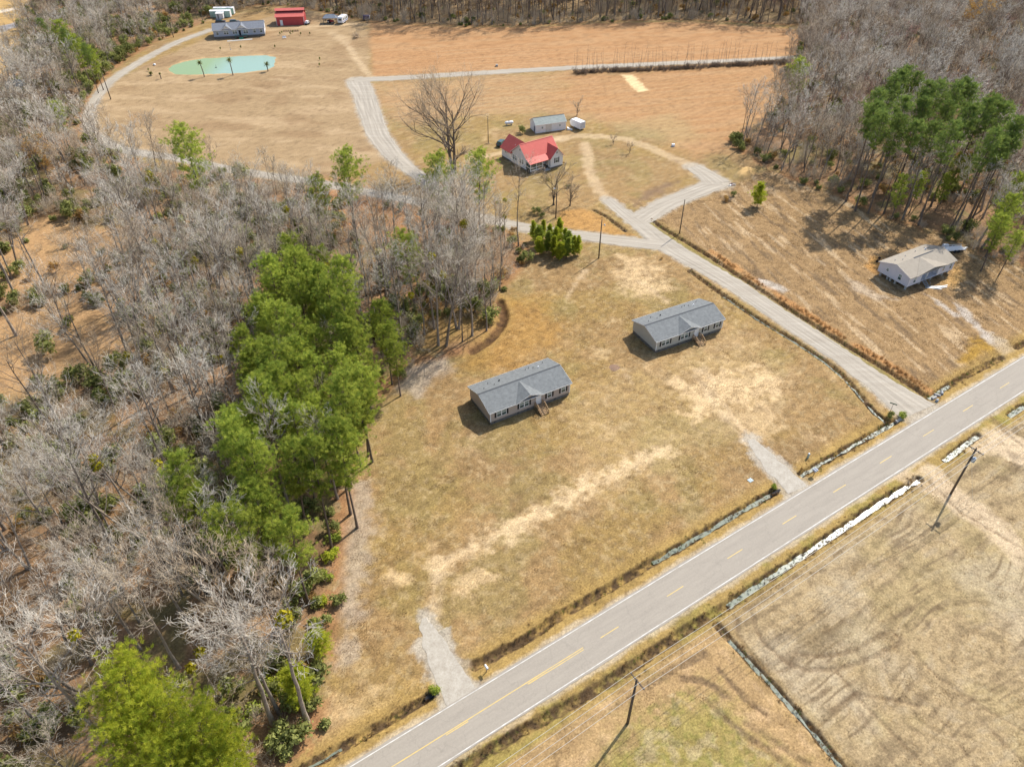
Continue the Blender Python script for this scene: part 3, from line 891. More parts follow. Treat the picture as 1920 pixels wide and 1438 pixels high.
# ------------------------------------------------------------------ roads
def road_material(name, col, col2, crack, sc, grain=(.12, 1.2, 1)):
    m, nt, b = nodes_of(name)
    tc = nt.nodes.new('ShaderNodeTexCoord')
    a = nt.nodes.new('ShaderNodeTexNoise')
    a.inputs['Scale'].default_value = sc
    a.inputs['Detail'].default_value = 8
    a.inputs['Roughness'].default_value = .7
    mp = nt.nodes.new('ShaderNodeMapping')
    mp.inputs['Scale'].default_value = grain
    nt.links.new(tc.outputs['Object'], mp.inputs['Vector'])
    nt.links.new(mp.outputs['Vector'], a.inputs['Vector'])
    f = nt.nodes.new('ShaderNodeTexNoise')
    f.inputs['Scale'].default_value = 3.5
    f.inputs['Detail'].default_value = 6
    f.inputs['Roughness'].default_value = .8
    nt.links.new(tc.outputs['Object'], f.inputs['Vector'])
    ad = nt.nodes.new('ShaderNodeMath')
    ad.operation = 'ADD'
    nt.links.new(a.outputs['Fac'], ad.inputs[0])
    nt.links.new(f.outputs['Fac'], ad.inputs[1])
    cr = nt.nodes.new('ShaderNodeMapRange')
    cr.inputs['From Min'].default_value = .75
    cr.inputs['From Max'].default_value = 1.25
    nt.links.new(ad.outputs[0], cr.inputs['Value'])
    mx = nt.nodes.new('ShaderNodeMix')
    mx.data_type = 'RGBA'
    mx.inputs[6].default_value = (*col2, 1)
    mx.inputs[7].default_value = (*col, 1)
    nt.links.new(cr.outputs[0], mx.inputs[0])
    out = mx.outputs[2]
    if crack:
        v = nt.nodes.new('ShaderNodeTexVoronoi')
        v.feature = 'DISTANCE_TO_EDGE'
        v.inputs['Scale'].default_value = .16
        wn_ = nt.nodes.new('ShaderNodeTexNoise')
        wn_.inputs['Scale'].default_value = .7
        wn_.inputs['Detail'].default_value = 6
        nt.links.new(tc.outputs['Object'], wn_.inputs['Vector'])
        va = nt.nodes.new('ShaderNodeVectorMath')
        va.operation = 'MULTIPLY_ADD'
        va.inputs[1].default_value = (3.5, 3.5, 0)
        nt.links.new(wn_.outputs['Color'], va.inputs[0])
        nt.links.new(tc.outputs['Object'], va.inputs[2])
        nt.links.new(va.outputs[0], v.inputs['Vector'])
        lt = nt.nodes.new('ShaderNodeMapRange')
        lt.inputs['From Max'].default_value = .016
        lt.inputs['To Min'].default_value = .91
        nt.links.new(v.outputs['Distance'], lt.inputs['Value'])
        m3 = nt.nodes.new('ShaderNodeMix')
        m3.data_type = 'RGBA'
        m3.blend_type = 'MULTIPLY'
        m3.inputs[0].default_value = 1
        nt.links.new(out, m3.inputs[6])
        nt.links.new(lt.outputs[0], m3.inputs[7])
        out = m3.outputs[2]
    nt.links.new(out, b.inputs['Base Color'])
    b.inputs['Roughness'].default_value = .85
    b.inputs['Specular IOR Level'].default_value = .25
    bp = nt.nodes.new('ShaderNodeBump')
    bp.inputs['Strength'].default_value = .3
    bp.inputs['Distance'].default_value = .03
    nt.links.new(f.outputs['Fac'], bp.inputs['Height'])
    nt.links.new(bp.outputs['Normal'], b.inputs['Normal'])
    return m


road_ang = math.atan2(RU[1], RU[0])
asphalt = road_material('weathered_asphalt', (.345, .305, .248), (.275, .242, .198), True, 1.0)
white_line = pmat('white_road_paint', (.70, .68, .63), (.38, .35, .30), .9, .7, detail=8)
yellow_line = pmat('yellow_road_paint', (.66, .45, .12), (.46, .36, .18), .9, .7, detail=8)
L0, L1 = -70.0, 330.0
ne = int((L1 - L0) / 1.0)
ss = np.linspace(L0, L1, ne)
rs = np.random.default_rng(3)
eN = RHW + .32 + (fbm(ss, ss * 0, 6, 3, 7) - .5) * .35 + (rs.random(ne) - .5) * .08
eS = -RHW - .30 - (fbm(ss, ss * 0 + 50, 6, 3, 8) - .5) * .35 + (rs.random(ne) - .5) * .08
V = np.stack([np.c_[ss, eS, ss * 0], np.c_[ss, ss * 0, ss * 0 + .03], np.c_[ss, eN, ss * 0]], 1).reshape(-1, 3)
i = np.arange(ne * 3).reshape(ne, 3)
F = np.stack([i[:-1, :-1], i[1:, :-1], i[1:, 1:], i[:-1, 1:]], -1).reshape(-1, 4)
me = fast_mesh('road', V, F)
me.materials.append(asphalt)
road = link(bpy.data.objects.new('road', me))
road.location = (R0[0], R0[1], .03)
road.rotation_euler = (0, 0, road_ang)
tag(road, 'straight two lane grey asphalt road with worn white edge lines', kind='structure')
crown = lambda y: .03 * (1 - abs(y) / (RHW + .3)) + .006


def stripe(name, x0, x1, y, w, mat, rag=.02):
    nn = max(2, int((x1 - x0) / 1.5) + 1)
    xs = np.linspace(x0, x1, nn)
    r2 = np.random.default_rng(int(abs(x0 * 31) + abs(y) * 7) + 1)
    a = y - w / 2 + (r2.random(nn) - .5) * rag
    c = y + w / 2 + (r2.random(nn) - .5) * rag
    V = np.stack([np.c_[xs, a, np.full(nn, crown(y - w / 2))], np.c_[xs, c, np.full(nn, crown(y + w / 2))]], 1).reshape(-1, 3)
    i = np.arange(nn * 2).reshape(nn, 2)
    F = np.stack([i[:-1, 0], i[1:, 0], i[1:, 1], i[:-1, 1]], -1)
    me = fast_mesh(name, V, F)
    me.materials.append(mat)
    return link(bpy.data.objects.new(name, me), road)


stripe('edge_line', L0, L1, RHW, .125, white_line)
stripe('edge_line', L0, L1, -RHW, .125, white_line)
loc = lambda px, py: float((np.array(at(px, py)) - R0) @ RU)
d0 = loc(1127.5, 1198)
for k in range(-6, 26):
    stripe('lane_dash', d0 + k * 12.19, d0 + k * 12.19 + 3.2, -.08 if k < 0 else 0.0, .13, yellow_line)
stripe('centre_line', L0, loc(1096, 1217), .14, .13, yellow_line)
stripe('centre_line', loc(990, 1280), loc(1096, 1219), -.13, .12, yellow_line).name = 'centre_line'

gmat_m = road_material('pale_gravel', (.42, .375, .305), (.31, .265, .205), False, .7)
gmat_d = road_material('crushed_stone', (.46, .42, .35), (.30, .26, .205), False, .9, (1, 1, 1))
# wheel ruts: worn bands follow the lane through its own across/along coordinates
for mm in (gmat_m,):
    nt = mm.node_tree
    uvn = nt.nodes.new('ShaderNodeUVMap')
    sx = nt.nodes.new('ShaderNodeSeparateXYZ')
    nt.links.new(uvn.outputs[0], sx.inputs[0])
    nz = nt.nodes.new('ShaderNodeTexNoise')
    mp = nt.nodes.new('ShaderNodeMapping')
    mp.inputs['Scale'].default_value = (5.0, .06, 1)
    nz.inputs['Scale'].default_value = 1.0
    nz.inputs['Detail'].default_value = 4
    nt.links.new(uvn.outputs[0], mp.inputs['Vector'])
    nt.links.new(mp.outputs[0], nz.inputs['Vector'])
    mr = nt.nodes.new('ShaderNodeMapRange')
    mr.inputs['From Min'].default_value = .35
    mr.inputs['From Max'].default_value = .65
    mr.inputs['To Min'].default_value = .78
    mr.inputs['To Max'].default_value = 1.12
    nt.links.new(nz.outputs['Fac'], mr.inputs['Value'])
    b = nt.nodes['Principled BSDF']
    src = b.inputs['Base Color'].links[0].from_socket
    m3 = nt.nodes.new('ShaderNodeMix')
    m3.data_type = 'RGBA'
    m3.blend_type = 'MULTIPLY'
    m3.inputs[0].default_value = 1
    nt.links.new(src, m3.inputs[6])
    nt.links.new(mr.outputs[0], m3.inputs[7])
    nt.links.new(m3.outputs[2], b.inputs['Base Color'])
glabels = ['gravel lane running from the asphalt road up to the fork', 'gravel lane curving west through the woods to the pond house', 'gravel spur dropping from the field track into the woods', 'gravel track along the edge of the harvested field',
           'gravel branch leading to the sand heap', 'gravel turn off rising to the loop drive', 'short gravel driveway by the white mailbox', 'short gravel driveway by the twin mailboxes']
for k, (nm, pts, w, z, kind) in enumerate(gravel):
    V, F, uv = ribbon(pts, [a * (1.0 if kind == 'm' else .84) for a in w], z, .5,   .34 if kind == 'm' else .42, 7, 60 + k)
    V[:, 2] += (R.random(len(V)) - .5) * .008
    me = fast_mesh(nm, V, F)
    ul = me.uv_layers.new(name='UVMap')
    li = np.zeros(len(me.loops), np.int32)
    me.loops.foreach_get('vertex_index', li)
    ul.data.foreach_set('uv', uv[li].astype(np.float32).ravel())
    me.materials.append(gmat_m if kind == 'm' else gmat_d)
    tag(link(bpy.data.objects.new(nm, me)), glabels[k], kind='structure')
# ------------------------------------------------------------------ buildings
shingle_grey = pmat('grey_shingles', (.205, .215, .212), (.13, .138, .138), 1.6, .85, .25, wave=('Y', 2.2, .86), detail=9)
shingle_tan = pmat('tan_shingles', (.36, .315, .25), (.29, .25, .20), 1.4, .85, .2, wave=('Y', 2.2, .90), detail=9)
shingle_green = pmat('grey_green_shingles', (.33, .36, .33), (.24, .27, .25), 1.4, .85, .2, wave=('Y', 2.2, .9), detail=9)
shingle_dark = pmat('slate_grey_shingles', (.20, .215, .24), (.15, .16, .18), 1.4, .85, .2, detail=8)
ridge_dark = pmat('dark_ridge', (.10, .105, .11), None, 2, .9)
taupe_siding = pmat('taupe_siding', (.46, .385, .325), (.42, .35, .295), 1.0, .7, wave=('Z', 2.6, .88))
sage_siding = pmat('sage_siding', (.46, .45, .385), (.42, .41, .35), 1.0, .7, wave=('Z', 2.6, .88))
lilac_siding = pmat('pale_lilac_siding', (.66, .65, .68), (.60, .59, .62), 1.0, .7, wave=('Z', 2.6, .90))
white_siding = pmat('white_siding', (.78, .78, .77), (.70, .70, .69), 1.0, .7, wave=('Z', 2.6, .90))
blue_siding = pmat('blue_grey_siding', (.40, .45, .52), (.35, .40, .47), 1.0, .7, wave=('Z', 2.6, .9))
white_trim = pmat('white_trim', (.80, .80, .78), (.72, .72, .70), 2, .6)
skirt_grey = pmat('grey_block_skirting', (.20, .175, .15), (.12, .105, .09), 3, .9, .3)
shutter_dark = pmat('dark_shutters', (.022, .025, .03), (.015, .016, .02), 3, .6)
red_metal = pmat('red_metal_roof', (.62, .135, .105), (.55, .11, .085), .8, .55, spec=.2, wave=('X', 1.3, .88))
barn_red = pmat('barn_red_wall', (.48, .075, .075), (.42, .065, .065), .8, .6, wave=('X', 1.6, .86))
barn_roof = pmat('barn_red_roof', (.58, .14, .11), (.52, .115, .09), .8, .5, spec=.35, wave=('X', 1.3, .9))
wood_new = pmat('treated_wood', (.44, .29, .155), (.30, .195, .105), 5, .8)
wood_old = pmat('old_pole_wood', (.15, .115, .085), (.085, .065, .05), 3, .9)
grey_metal = pmat('grey_metal', (.30, .32, .34), (.22, .24, .26), 3, .5, metal=.4)
dark_metal = pmat('dark_metal', (.05, .05, .055), None, 3, .6)
white_metal = pmat('white_painted_metal', (.80, .80, .79), (.70, .70, .70), 1.2, .45)
concrete = pmat('concrete', (.46, .44, .40), (.34, .32, .29), 3, .9)
rubber = pmat('black_rubber', (.02, .02, .022), None, 5, .8)
blue_plastic = pmat('blue_plastic', (.03, .07, .40), (.025, .06, .34), 3, .5)
green_trim = pmat('green_paint', (.03, .22, .15), (.025, .17, .12), 3, .6)
mint_paint = pmat('mint_painted_metal', (.42, .60, .50), (.36, .53, .44), 1, .5, wave=('X', 2.2, .9))
glass_m, nt, b = nodes_of('window_glass')
_n = nt.nodes.new('ShaderNodeTexNoise')
_n.inputs['Scale'].default_value = 1.2
_c = nt.nodes.new('ShaderNodeValToRGB')
_c.color_ramp.elements[0].color = (.030, .055, .052, 1)
_c.color_ramp.elements[1].color = (.085, .125, .118, 1)
nt.links.new(_n.outputs['Fac'], _c.inputs['Fac'])
nt.links.new(_c.outputs['Color'], b.inputs['Base Color'])
b.inputs['Roughness'].default_value = .08
b.inputs['Specular IOR Level'].default_value = .6
blind_m = pmat('pale_blind_glass', (.30, .36, .33), (.24, .30, .28), 2, .15, spec=.6)


def window(root, M, x, z, w, h, shutters=None, double=False, trim=None, glass=None, name='window'):
    """window in a wall whose face is the local plane y=0, outward -y"""
    trim = trim or white_trim
    f = MB(M)
    t = .09
    f.box(x, -.05, z, x + w, .02, z + t).box(x, -.05, z + h - t, x + w, .02, z + h)
    f.box(x, -.05, z + t, x + t, .02, z + h - t).box(x + w - t, -.05, z + t, x + w, .02, z + h - t)
    if double:
        f.box(x + w / 2 - .08, -.05, z + t, x + w / 2 + .08, .02, z + h - t)
    fo = f.build(name, trim, root)
    xs = [(x + t, x + w / 2 - .08), (x + w / 2 + .08, x + w - t)] if double else [(x + t, x + w - t)]
    for a, c in xs:
        zm = z + h * .5
        MB(M).box(a, -.028, z + t, c, .015, zm - .025).build('pane', glass or glass_m, fo)
        MB(M).box(a, -.015, zm + .025, c, .018, z + h - t).build('pane', blind_m, fo)
        MB(M).box(a, -.042, zm - .025, c, .019, zm + .025).build('sash_bar', trim, fo)
    if shutters:
        for sx in (x - .40, x + w + .06):
            MB(M).box(sx, -.045, z + .02, sx + .34, .01, z + h - .02).build('shutter', shutters, root)
    return fo


def door(root, M, x, z, w, h, mat, trim=None, knob=True):
    f = MB(M)
    f.box(x - .09, -.05, z, x, .02, z + h + .09).box(x + w, -.05, z, x + w + .09, .02, z + h + .09).box(x, -.05, z + h, x + w, .02, z + h + .09)
    f.build('door_frame', trim or white_trim, root)
    d = MB(M).box(x, -.03, z + .01, x + w, .015, z + h).build('door', mat, root)
    if knob:
        MB(M).lathe([(0, .03), (.03, .05), (.07, .04)], 6, 'y').build('door_knob', grey_metal, d)
        k = d.children[-1]
        k.matrix_local = M @ Matrix.Translation((x + w * .88, -.11, z + h * .47)) @ M.inverted()
    return d


def gable_house(root, L, W, z0, ze, zr, wall, roof, oh=.32, th=.14, skirt=None, cx=None, cw=2.9, ch=1.0, trim=None, gable_end=None):
    trim = trim or white_trim
    # walls: a pentagon along the length
    MB().ext_x([(0, z0), (W, z0), (W, ze), (W / 2, zr - .02), (0, ze)], 0, L).build('wall', wall, root)
    if skirt:
        MB().box(.06, .06, -.05, L - .06, W - .06, z0 - .004).build('skirting', skirt, root)
    sl = (zr - ze) / (W / 2)
    zo = ze - sl * oh
    for sgn in (0, 1):
        y0, y1 = (-oh, W / 2) if sgn == 0 else (W + oh, W / 2)
        MB().ext_x([(y0, zo), (y1, zr), (y1, zr + th), (y0, zo + th)] if sgn == 0 else [(y1, zr), (y0, zo), (y0, zo + th), (y1, zr + th)], -oh, L + oh).build('roof_slope', roof, root)
        MB().box(-oh, min(y0, y0 + (.0 if sgn else 0)) - (.03 if sgn == 0 else 0), zo - .03, L + oh, y0 + (.03 if sgn else 0), zo + th - .01).build('fascia', trim, root)
    for x in (-oh - .03, L + oh):
        p = [(-oh, zo - .05), (W / 2, zr - .05), (W + oh, zo - .05), (W + oh, zo + th - .02), (W / 2, zr + th - .02), (-oh, zo + th - .02)]
        MB().ext_x(p, x, x + .03).build('verge_board', trim, root)
    MB().ext_x([(W / 2 - .2, zr + th - .05), (W / 2 + .2, zr + th - .05), (W / 2, zr + th + .045)], -oh, L + oh).build('ridge_cap', ridge_dark, root)
    for cxx in ([] if cx is None else (cx if isinstance(cx, (list, tuple)) else [cx])):
        # low cross gable over the front
        yf = -oh - .12
        zb = zo + th - .02
        za = ze + ch + th
        yr = W / 2 - (zr - za) / sl * .28 if zr > za else W / 2 - .1
        zrr = zr + th - .06
        A, B_, Cc, D = (cxx - cw, yf, zb), (cxx + cw, yf, zb), (cxx, yf, za), (cxx, W / 2 - .25, zrr)
        MB().add([A, B_, Cc, D, (A[0], A[1], A[2] - .12), (B_[0], B_[1], B_[2] - .12), (Cc[0], Cc[1], Cc[2] - .12), (D[0], D[1], D[2] - .12)],
                 [(0, 2, 3), (2, 1, 3), (4, 7, 6), (6, 7, 5), (0, 4, 6, 2), (2, 6, 5, 1), (0, 3, 7, 4), (1, 5, 7, 3)]).build('cross_gable_roof', roof, root)
        MB().ext_y([(cxx - cw + .35, ze - .05), (cxx + cw - .35, ze - .05), (cxx, za - .2)], -.012, .35).build('gable_wall', gable_end or wall, root)
        for a, c in ((A, Cc), (Cc, B_)):
            MB().hexa([(a[0], yf - .02, a[2] - .18), (c[0], yf - .02, c[2] - .18), (c[0], yf + .02, c[2] - .18), (a[0], yf + .02, a[2] - .18)],
                      [(a[0], yf - .02, a[2] - .01), (c[0], yf - .02, c[2] - .01), (c[0], yf + .02, c[2] - .01), (a[0], yf + .02, a[2] - .01)]).build('verge_board', trim, root)
    return sl


def roof_pipe(root, x, y, z, r=.07, h=.4, mat=None):
    MB(T(x, y, z)).lathe([(-.1, r * 1.9), (.03, r * 1.8), (.04, r), (h, r)], 7).build('vent_pipe', mat or dark_metal, root)


def wooden_steps(label, x, y, rz, h, w=1.5, deck=1.15, n=4):
    """landing with steps going out along local -y"""
    t = thing('wooden_steps', label, 'steps', x, y, rz)
    for i in range(5):
        MB().box(-w / 2, -deck + i * deck / 5 + .01, h - .05, w / 2, -deck + (i + 1) * deck / 5 - .01, h).build('deck_board', wood_new, t)
    run = .30
    for i in range(n):
        zz = h - (i + 1) * h / (n + 1)
        MB().box(-w / 2 + .06, -deck - (i + 1) * run, zz - .05, w / 2 - .06, -deck - i * run + .02, zz).build('tread', wood_new, t)
    for s in (-1, 1):
        x0 = s * (w / 2)
        MB().hexa([(x0 - .03, -deck - n * run - .1, -.02), (x0 + .03, -deck - n * run - .1, -.02), (x0 + .03, -deck, h - .34), (x0 - .03, -deck, h - .34)],
                  [(x0 - .03, -deck - n * run - .1, .16), (x0 + .03, -deck - n * run - .1, .16), (x0 + .03, -deck, h - .051), (x0 - .03, -deck, h - .051)]).build('stringer', wood_new, t)
        for (yy, zb, zt) in ((-.06, -.1, h + .95), (-deck + .04, -.1, h + .95), (-deck - n * run - .04, -.1, .95)):
            MB().box(x0 - .05 + s * .05, yy - .05, zb, x0 + .05 + s * .05, yy + .05, zt).build('post', wood_new, t)
        xa = x0 + s * .05
        MB().box(xa - .06, -deck + .1, h + .90, xa + .06, -.12, h + .96).build('handrail', wood_new, t)
        MB().hexa([(xa - .055, -deck - n * run, .86), (xa + .055, -deck - n * run, .86), (xa + .055, -deck + .0, h + .86), (xa - .055, -deck + .0, h + .86)],
                  [(xa - .055, -deck - n * run, .93), (xa + .055, -deck - n * run, .93), (xa + .055, -deck + .0, h + .93), (xa - .055, -deck + .0, h + .93)]).build('handrail', wood_new, t)
        for i in range(6):
            yy = -.2 - i * (deck - .3) / 5
            MB().box(xa - .02, yy - .02, h + .0, xa + .02, yy + .02, h + .9).build('baluster', wood_new, t)
        for i in range(4):
            yy = -deck - .12 - i * (n * run - .2) / 3.4
            zz = h * (1 - (-yy - deck) / (n * run + .25))
            MB().box(xa - .02, yy - .02, zz - .1, xa + .02, yy + .02, zz + .86).build('baluster', wood_new, t)
    return t


def manufactured(label, corner, right, siding, steps_label):
    rz = math.atan2(right[1] - corner[1], right[0] - corner[0])
    L = math.hypot(right[0] - corner[0], right[1] - corner[1])
    W = 8.15
    t = thing('manufactured_house', label, 'house', corner[0], corner[1], rz)
    z0, ze, zr = .70, 3.08, 4.38
    gable_house(t, L, W, z0, ze, zr, siding, shingle_grey, skirt=skirt_grey, cx=L * .475, cw=3.0, ch=1.02)
    F = T(0, 0, 0)
    window(t, F, L * .075, 1.35, 2.05, 1.45, shutter_dark, True)
    window(t, F, L * .355, 1.35, 2.05, 1.45, shutter_dark, True)
    window(t, F, L * .705, 1.35, 1.02, 1.45, shutter_dark)
    window(t, F, L * .885, 1.35, 1.02, 1.45, shutter_dark)
    door(t, F, L * .567, z0 + .06, .95, 2.05, white_trim)
    MB().box(-.06, -.055, z0, .10, .0, ze).build('corner_trim', white_trim, t)
    MB().box(L - .10, -.055, z0, L + .06, .0, ze).build('corner_trim', white_trim, t)
    MB().box(L * .555 - .16, -.12, 2.55, L * .555, -.02, 2.82).build('porch_light', dark_metal, t)
    for fx in (.04, .33, .45, .80):
        MB().box(L * fx, .04, .28, L * fx + .42, .075, .50).build('skirt_vent', dark_metal, t)
    for yy in (1.2, 5.5):
        MB().box(.04, yy, .28, .075, yy + .42, .50).build('skirt_vent', dark_metal, t)
    sl = (zr - ze) / (W / 2)
    for fx, dy, big in ((.09, 1.2, 0), (.18, 2.6, 0), (.22, 1.3, 0), (.31, 2.2, 1), (.66, 2.7, 0), (.71, 2.9, 0), (.75, 2.4, 0), (.80, 1.9, 2), (.90, 3.1, 0)):
        roof_pipe(t, L * fx, W / 2 + dy, zr - sl * dy + .10, .05 if not big else .12, .34, white_metal if big == 2 else dark_metal)
    sx, sy = corner[0] + math.cos(rz) * (L * .567 + .475), corner[1] + math.sin(rz) * (L * .567 + .475)
    wooden_steps(steps_label, sx + math.sin(rz) * .06, sy - math.cos(rz) * .06, rz, z0 + .02)
    return t


manufactured('taupe manufactured house with grey shingle roof and dark shutters, nearest to the pine stand', at(919.8, 797.1), at(1067.2, 740.8), taupe_siding, 'brown wooden steps with railings at the door of the taupe house')
manufactured('sage grey manufactured house with dark shutters, next to the gravel lane', at(1160 + 545 / 7.99, 540 + 980 / 7.99), at(1160 + 1532 / 7.99, 540 + 640 / 7.99), sage_siding, 'brown wooden steps with railings at the door of the sage grey house')

# ---- the house still on its piers
pc_, pr_ = at(1700.2, 539, .9), at(1784.6, 505.6, .9)
rz = math.atan2(pr_[1] - pc_[1], pr_[0] - pc_[0])
L, W = math.hypot(pr_[0] - pc_[0], pr_[1] - pc_[1]), 8.2
t = thing('pier_house', 'pale lilac house with tan roof and recessed porch, raised on piers on the cleared lot', 'house', pc_[0], pc_[1], rz)
z0, ze, zr = .95, 3.35, 4.75
xa, xb = L * .26, L * .66                                   # porch recess
dp_ = 1.5
MB().ext_x([(dp_, z0), (W, z0), (W, ze), (W / 2, zr - .02), (dp_, ze + (zr - ze) * dp_ / (W / 2) - .02)], 0, L).build('wall', lilac_siding, t)
MB().ext_x([(0, z0), (dp_ - .004, z0), (dp_ - .004, ze + (zr - ze) * dp_ / (W / 2) - .03), (0, ze)], 0, xa).build('front_wall', lilac_siding, t)
MB().ext_x([(0, z0), (dp_ - .004, z0), (dp_ - .004, ze + (zr - ze) * dp_ / (W / 2) - .03), (0, ze)], xb, L).build('front_wall', lilac_siding, t)
MB().box(xa + .004, .02, z0 + .0, xb - .004, dp_ - .008, z0 + .12).build('porch_floor', lilac_siding, t)
n = 12
arch = [(xa + .004, ze)] + [(xa + .2 + (xb - xa - .4) * i / n, ze - .55 + .42 * math.sin(math.pi * i / n)) for i in range(n + 1)] + [(xb - .004, ze)]
MB().ext_y([(xa + .004, ze - .55)] + arch[1:-1] + [(xb - .004, ze - .55), (xb - .004, ze), (xa + .004, ze)], .03, .22).build('porch_arch', white_trim, t)
for x in (xa + .1, xa + (xb - xa) * .36, xb - .1):
    MB().box(x - .11, -.03, z0 + .121, x + .11, .19, ze - .2).build('porch_column', white_trim, t)
sl = (zr - ze) / (W / 2)
for s in (0, 1):
    y0 = -.32 if s == 0 else W + .32
    zo = ze - sl * .32
    MB().ext_x([(y0, zo), (W / 2, zr), (W / 2, zr + .14), (y0, zo + .14)] if s == 0 else [(W / 2, zr), (y0, zo), (y0, zo + .14), (W / 2, zr + .14)], -.32, L + .32).build('roof_slope', shingle_tan, t)
for x in (-.35, L + .32):
    zo = ze - sl * .32
    MB().ext_x([(-.32, zo - .05), (W / 2, zr - .05), (W + .32, zo - .05), (W + .32, zo + .12), (W / 2, zr + .12), (-.32, zo + .12)], x, x + .03).build('verge_board', lilac_siding, t)
cxx, cw = L * .46, L * .36
A, B_, Cc, D = (cxx - cw, -.5, ze + .02), (cxx + cw, -.5, ze + .02), (cxx, -.5, ze + 1.0), (cxx, W / 2 - .3, zr + .09)
MB().add([A, B_, Cc, D] + [(p[0], p[1], p[2] - .14) for p in (A, B_, Cc, D)], [(0, 2, 3), (2, 1, 3), (4, 7, 6), (6, 7, 5), (0, 4, 6, 2), (2, 6, 5, 1), (0, 3, 7, 4), (1, 5, 7, 3)]).build('cross_gable_roof', shingle_tan, t)
MB().ext_y([(cxx - cw + .5, ze - .02), (cxx + cw - .5, ze - .02), (cxx, ze + .75)], -.01, .3).build('gable_wall', lilac_siding, t)
MB().ext_x([(W / 2 - .2, zr + .10), (W / 2 + .2, zr + .10), (W / 2, zr + .19)], L * .35, L * .78).build('ridge_cap', ridge_dark, t)
G = Matrix.Rotation(-math.pi / 2, 4, 'Z')
window(t, Matrix.Translation((0, 0, 0)) @ G, -6.2, 2.05, .75, .85, glass=glass_m)
window(t, G, -2.9, 1.55, .95, 1.5, glass=glass_m)
window(t, T(0, 0, 0), L * .10, 1.5, .95, 1.4)
window(t, T(0, dp_, 0), L * .44, 1.5, 2.0, 1.4, double=True, trim=pmat('amber_window_trim', (.45, .27, .12), None, 3, .7))
door(t, T(0, dp_, 0), L * .33, z0 + .13, .95, 2.05, white_trim)
window(t, T(0, 0, 0), L * .74, 1.6, .8, 1.3, glass=pmat('tan_blind', (.5, .36, .2), None, 3, .6))
window(t, T(0, 0, 0), L * .90, 1.5, .8, 1.5)
MB().box(-.05, -.055, z0, .12, 0, ze).build('corner_trim', white_trim, t)
for i, (x, y) in enumerate([(.4, .5), (.4, 3.3), (.4, 4.6), (.4, 5.4), (.4, 7.4), (5, .5), (9, .5), (13, .5), (5, 4), (9, 4), (13, 4), (L - .5, .6), (L - .5, 4), (L - .5, 7.5), (5, 7.5), (9, 7.5), (13, 7.5)]):
    MB().box(x - .2, y - .2, -.05, x + .2, y + .2, z0 - .003).build('pier', concrete, t)
for fx, dy in ((.12, 2.0), (.2, 1.0), (.36, 2.2), (.62, 2.6)):
    roof_pipe(t, L * fx, W / 2 + dy, zr - sl * dy + .1, .07, .4, grey_metal)
roof_pipe(t, L * .8, W / 2 + 2.0, zr - sl * 2 + .1, .16, .3, white_metal)
ux, uy = math.cos(rz), math.sin(rz)
lp = lambda a, c: (pc_[0] + ux * a - uy * c, pc_[1] + uy * a + ux * c)
x, y = lp(L * .36, -.1)
e = thing('metal_steps', 'grey blue metal steps leaning up to the raised porch', 'steps', x, y, rz)
for s in (-.5, .5):
    MB().hexa([(s - .04, -1.5, 0), (s + .04, -1.5, 0), (s + .04, 0, .92), (s - .04, 0, .92)], [(s - .04, -1.5, .12), (s + .04, -1.5, .12), (s + .04, 0, 1.06), (s - .04, 0, 1.06)]).build('stringer', grey_metal, e)
    MB().cyl((s, -1.45, .1), (s, -1.45, 1.0), .03, n=6).cyl((s, -.05, 1.0), (s, -.05, 1.95), .03, n=6).cyl((s, -1.45, 1.0), (s, -.05, 1.95), .03, n=6).build('handrail', grey_metal, e)
for i in range(4):
    MB().box(-.46, -1.4 + i * .36, .2 + i * .22, .46, -1.14 + i * .36, .25 + i * .22).build('tread', grey_metal, e)
# white boards thrown in front of the porch, scraps behind
bx, by = lp(L * .46, -2.6)
for i in range(5):
    e = MB().box(-1.9 + .3 * i, -.12, .02 + .05 * i, 1.6 + .2 * i, .12, .06 + .05 * i).build('white_board', white_trim)
    e.location = (bx + (i - 2) * .3, by + (i % 3 - 1) * .35, 0)
    e.rotation_euler = (0, 0, rz - .45 + .13 * (i - 2))
    tag(e, ('white board lying lowest', 'white board lying across the lowest one', 'white board in the middle', 'white board near the top', 'white board on top')[i] + ' of the pile in front of the porch', 'board', 'white boards in front of the porch')
sx_, sy_ = at(1788, 470)
e = thing('utility_trailer', 'white flatbed trailer with side rails behind the pier house', 'trailer', sx_, sy_, rz - .35)
MB().box(-2.4, -1.0, .55, 2.4, 1.0, .68).build('trailer_bed', white_metal, e)
for yy in (-1, 1):
    MB().cyl((-2.4, yy, 1.0), (2.4, yy, 1.0), .05, n=6).cyl((-2.4, yy, .6), (-2.4, yy, 1.0), .05, n=6).cyl((0, yy, .6), (0, yy, 1.0), .05, n=6).cyl((2.4, yy, .6), (2.4, yy, 1.0), .05, n=6).build('side_rail', white_metal, e)
    for xx in (-.5, .5):
        MB(T(xx, yy * 1.12, .36)).lathe([(-.1, .2), (-.1, .36), (.1, .36), (.1, .2)], 10, 'y').build('wheel', rubber, e)
MB().hexa([(2.4, -.3, .5), (3.6, -.06, .5), (3.6, .06, .5), (2.4, .3, .5)], [(2.4, -.3, .6), (3.6, -.06, .6), (3.6, .06, .6), (2.4, .3, .6)]).build('drawbar', grey_metal, e)
sx_, sy_ = at(1773, 464)
e = MB().box(-.8, -.5, 0, .8, .5, .55).box(-.7, -.45, .55, .5, .4, .8).build('wrapped_bundle', white_metal)
e.location = (sx_, sy_, 0)
tag(e, 'white wrapped bundle on the ground behind the pier house', 'bundle')
sx_, sy_ = at(1646, 489)
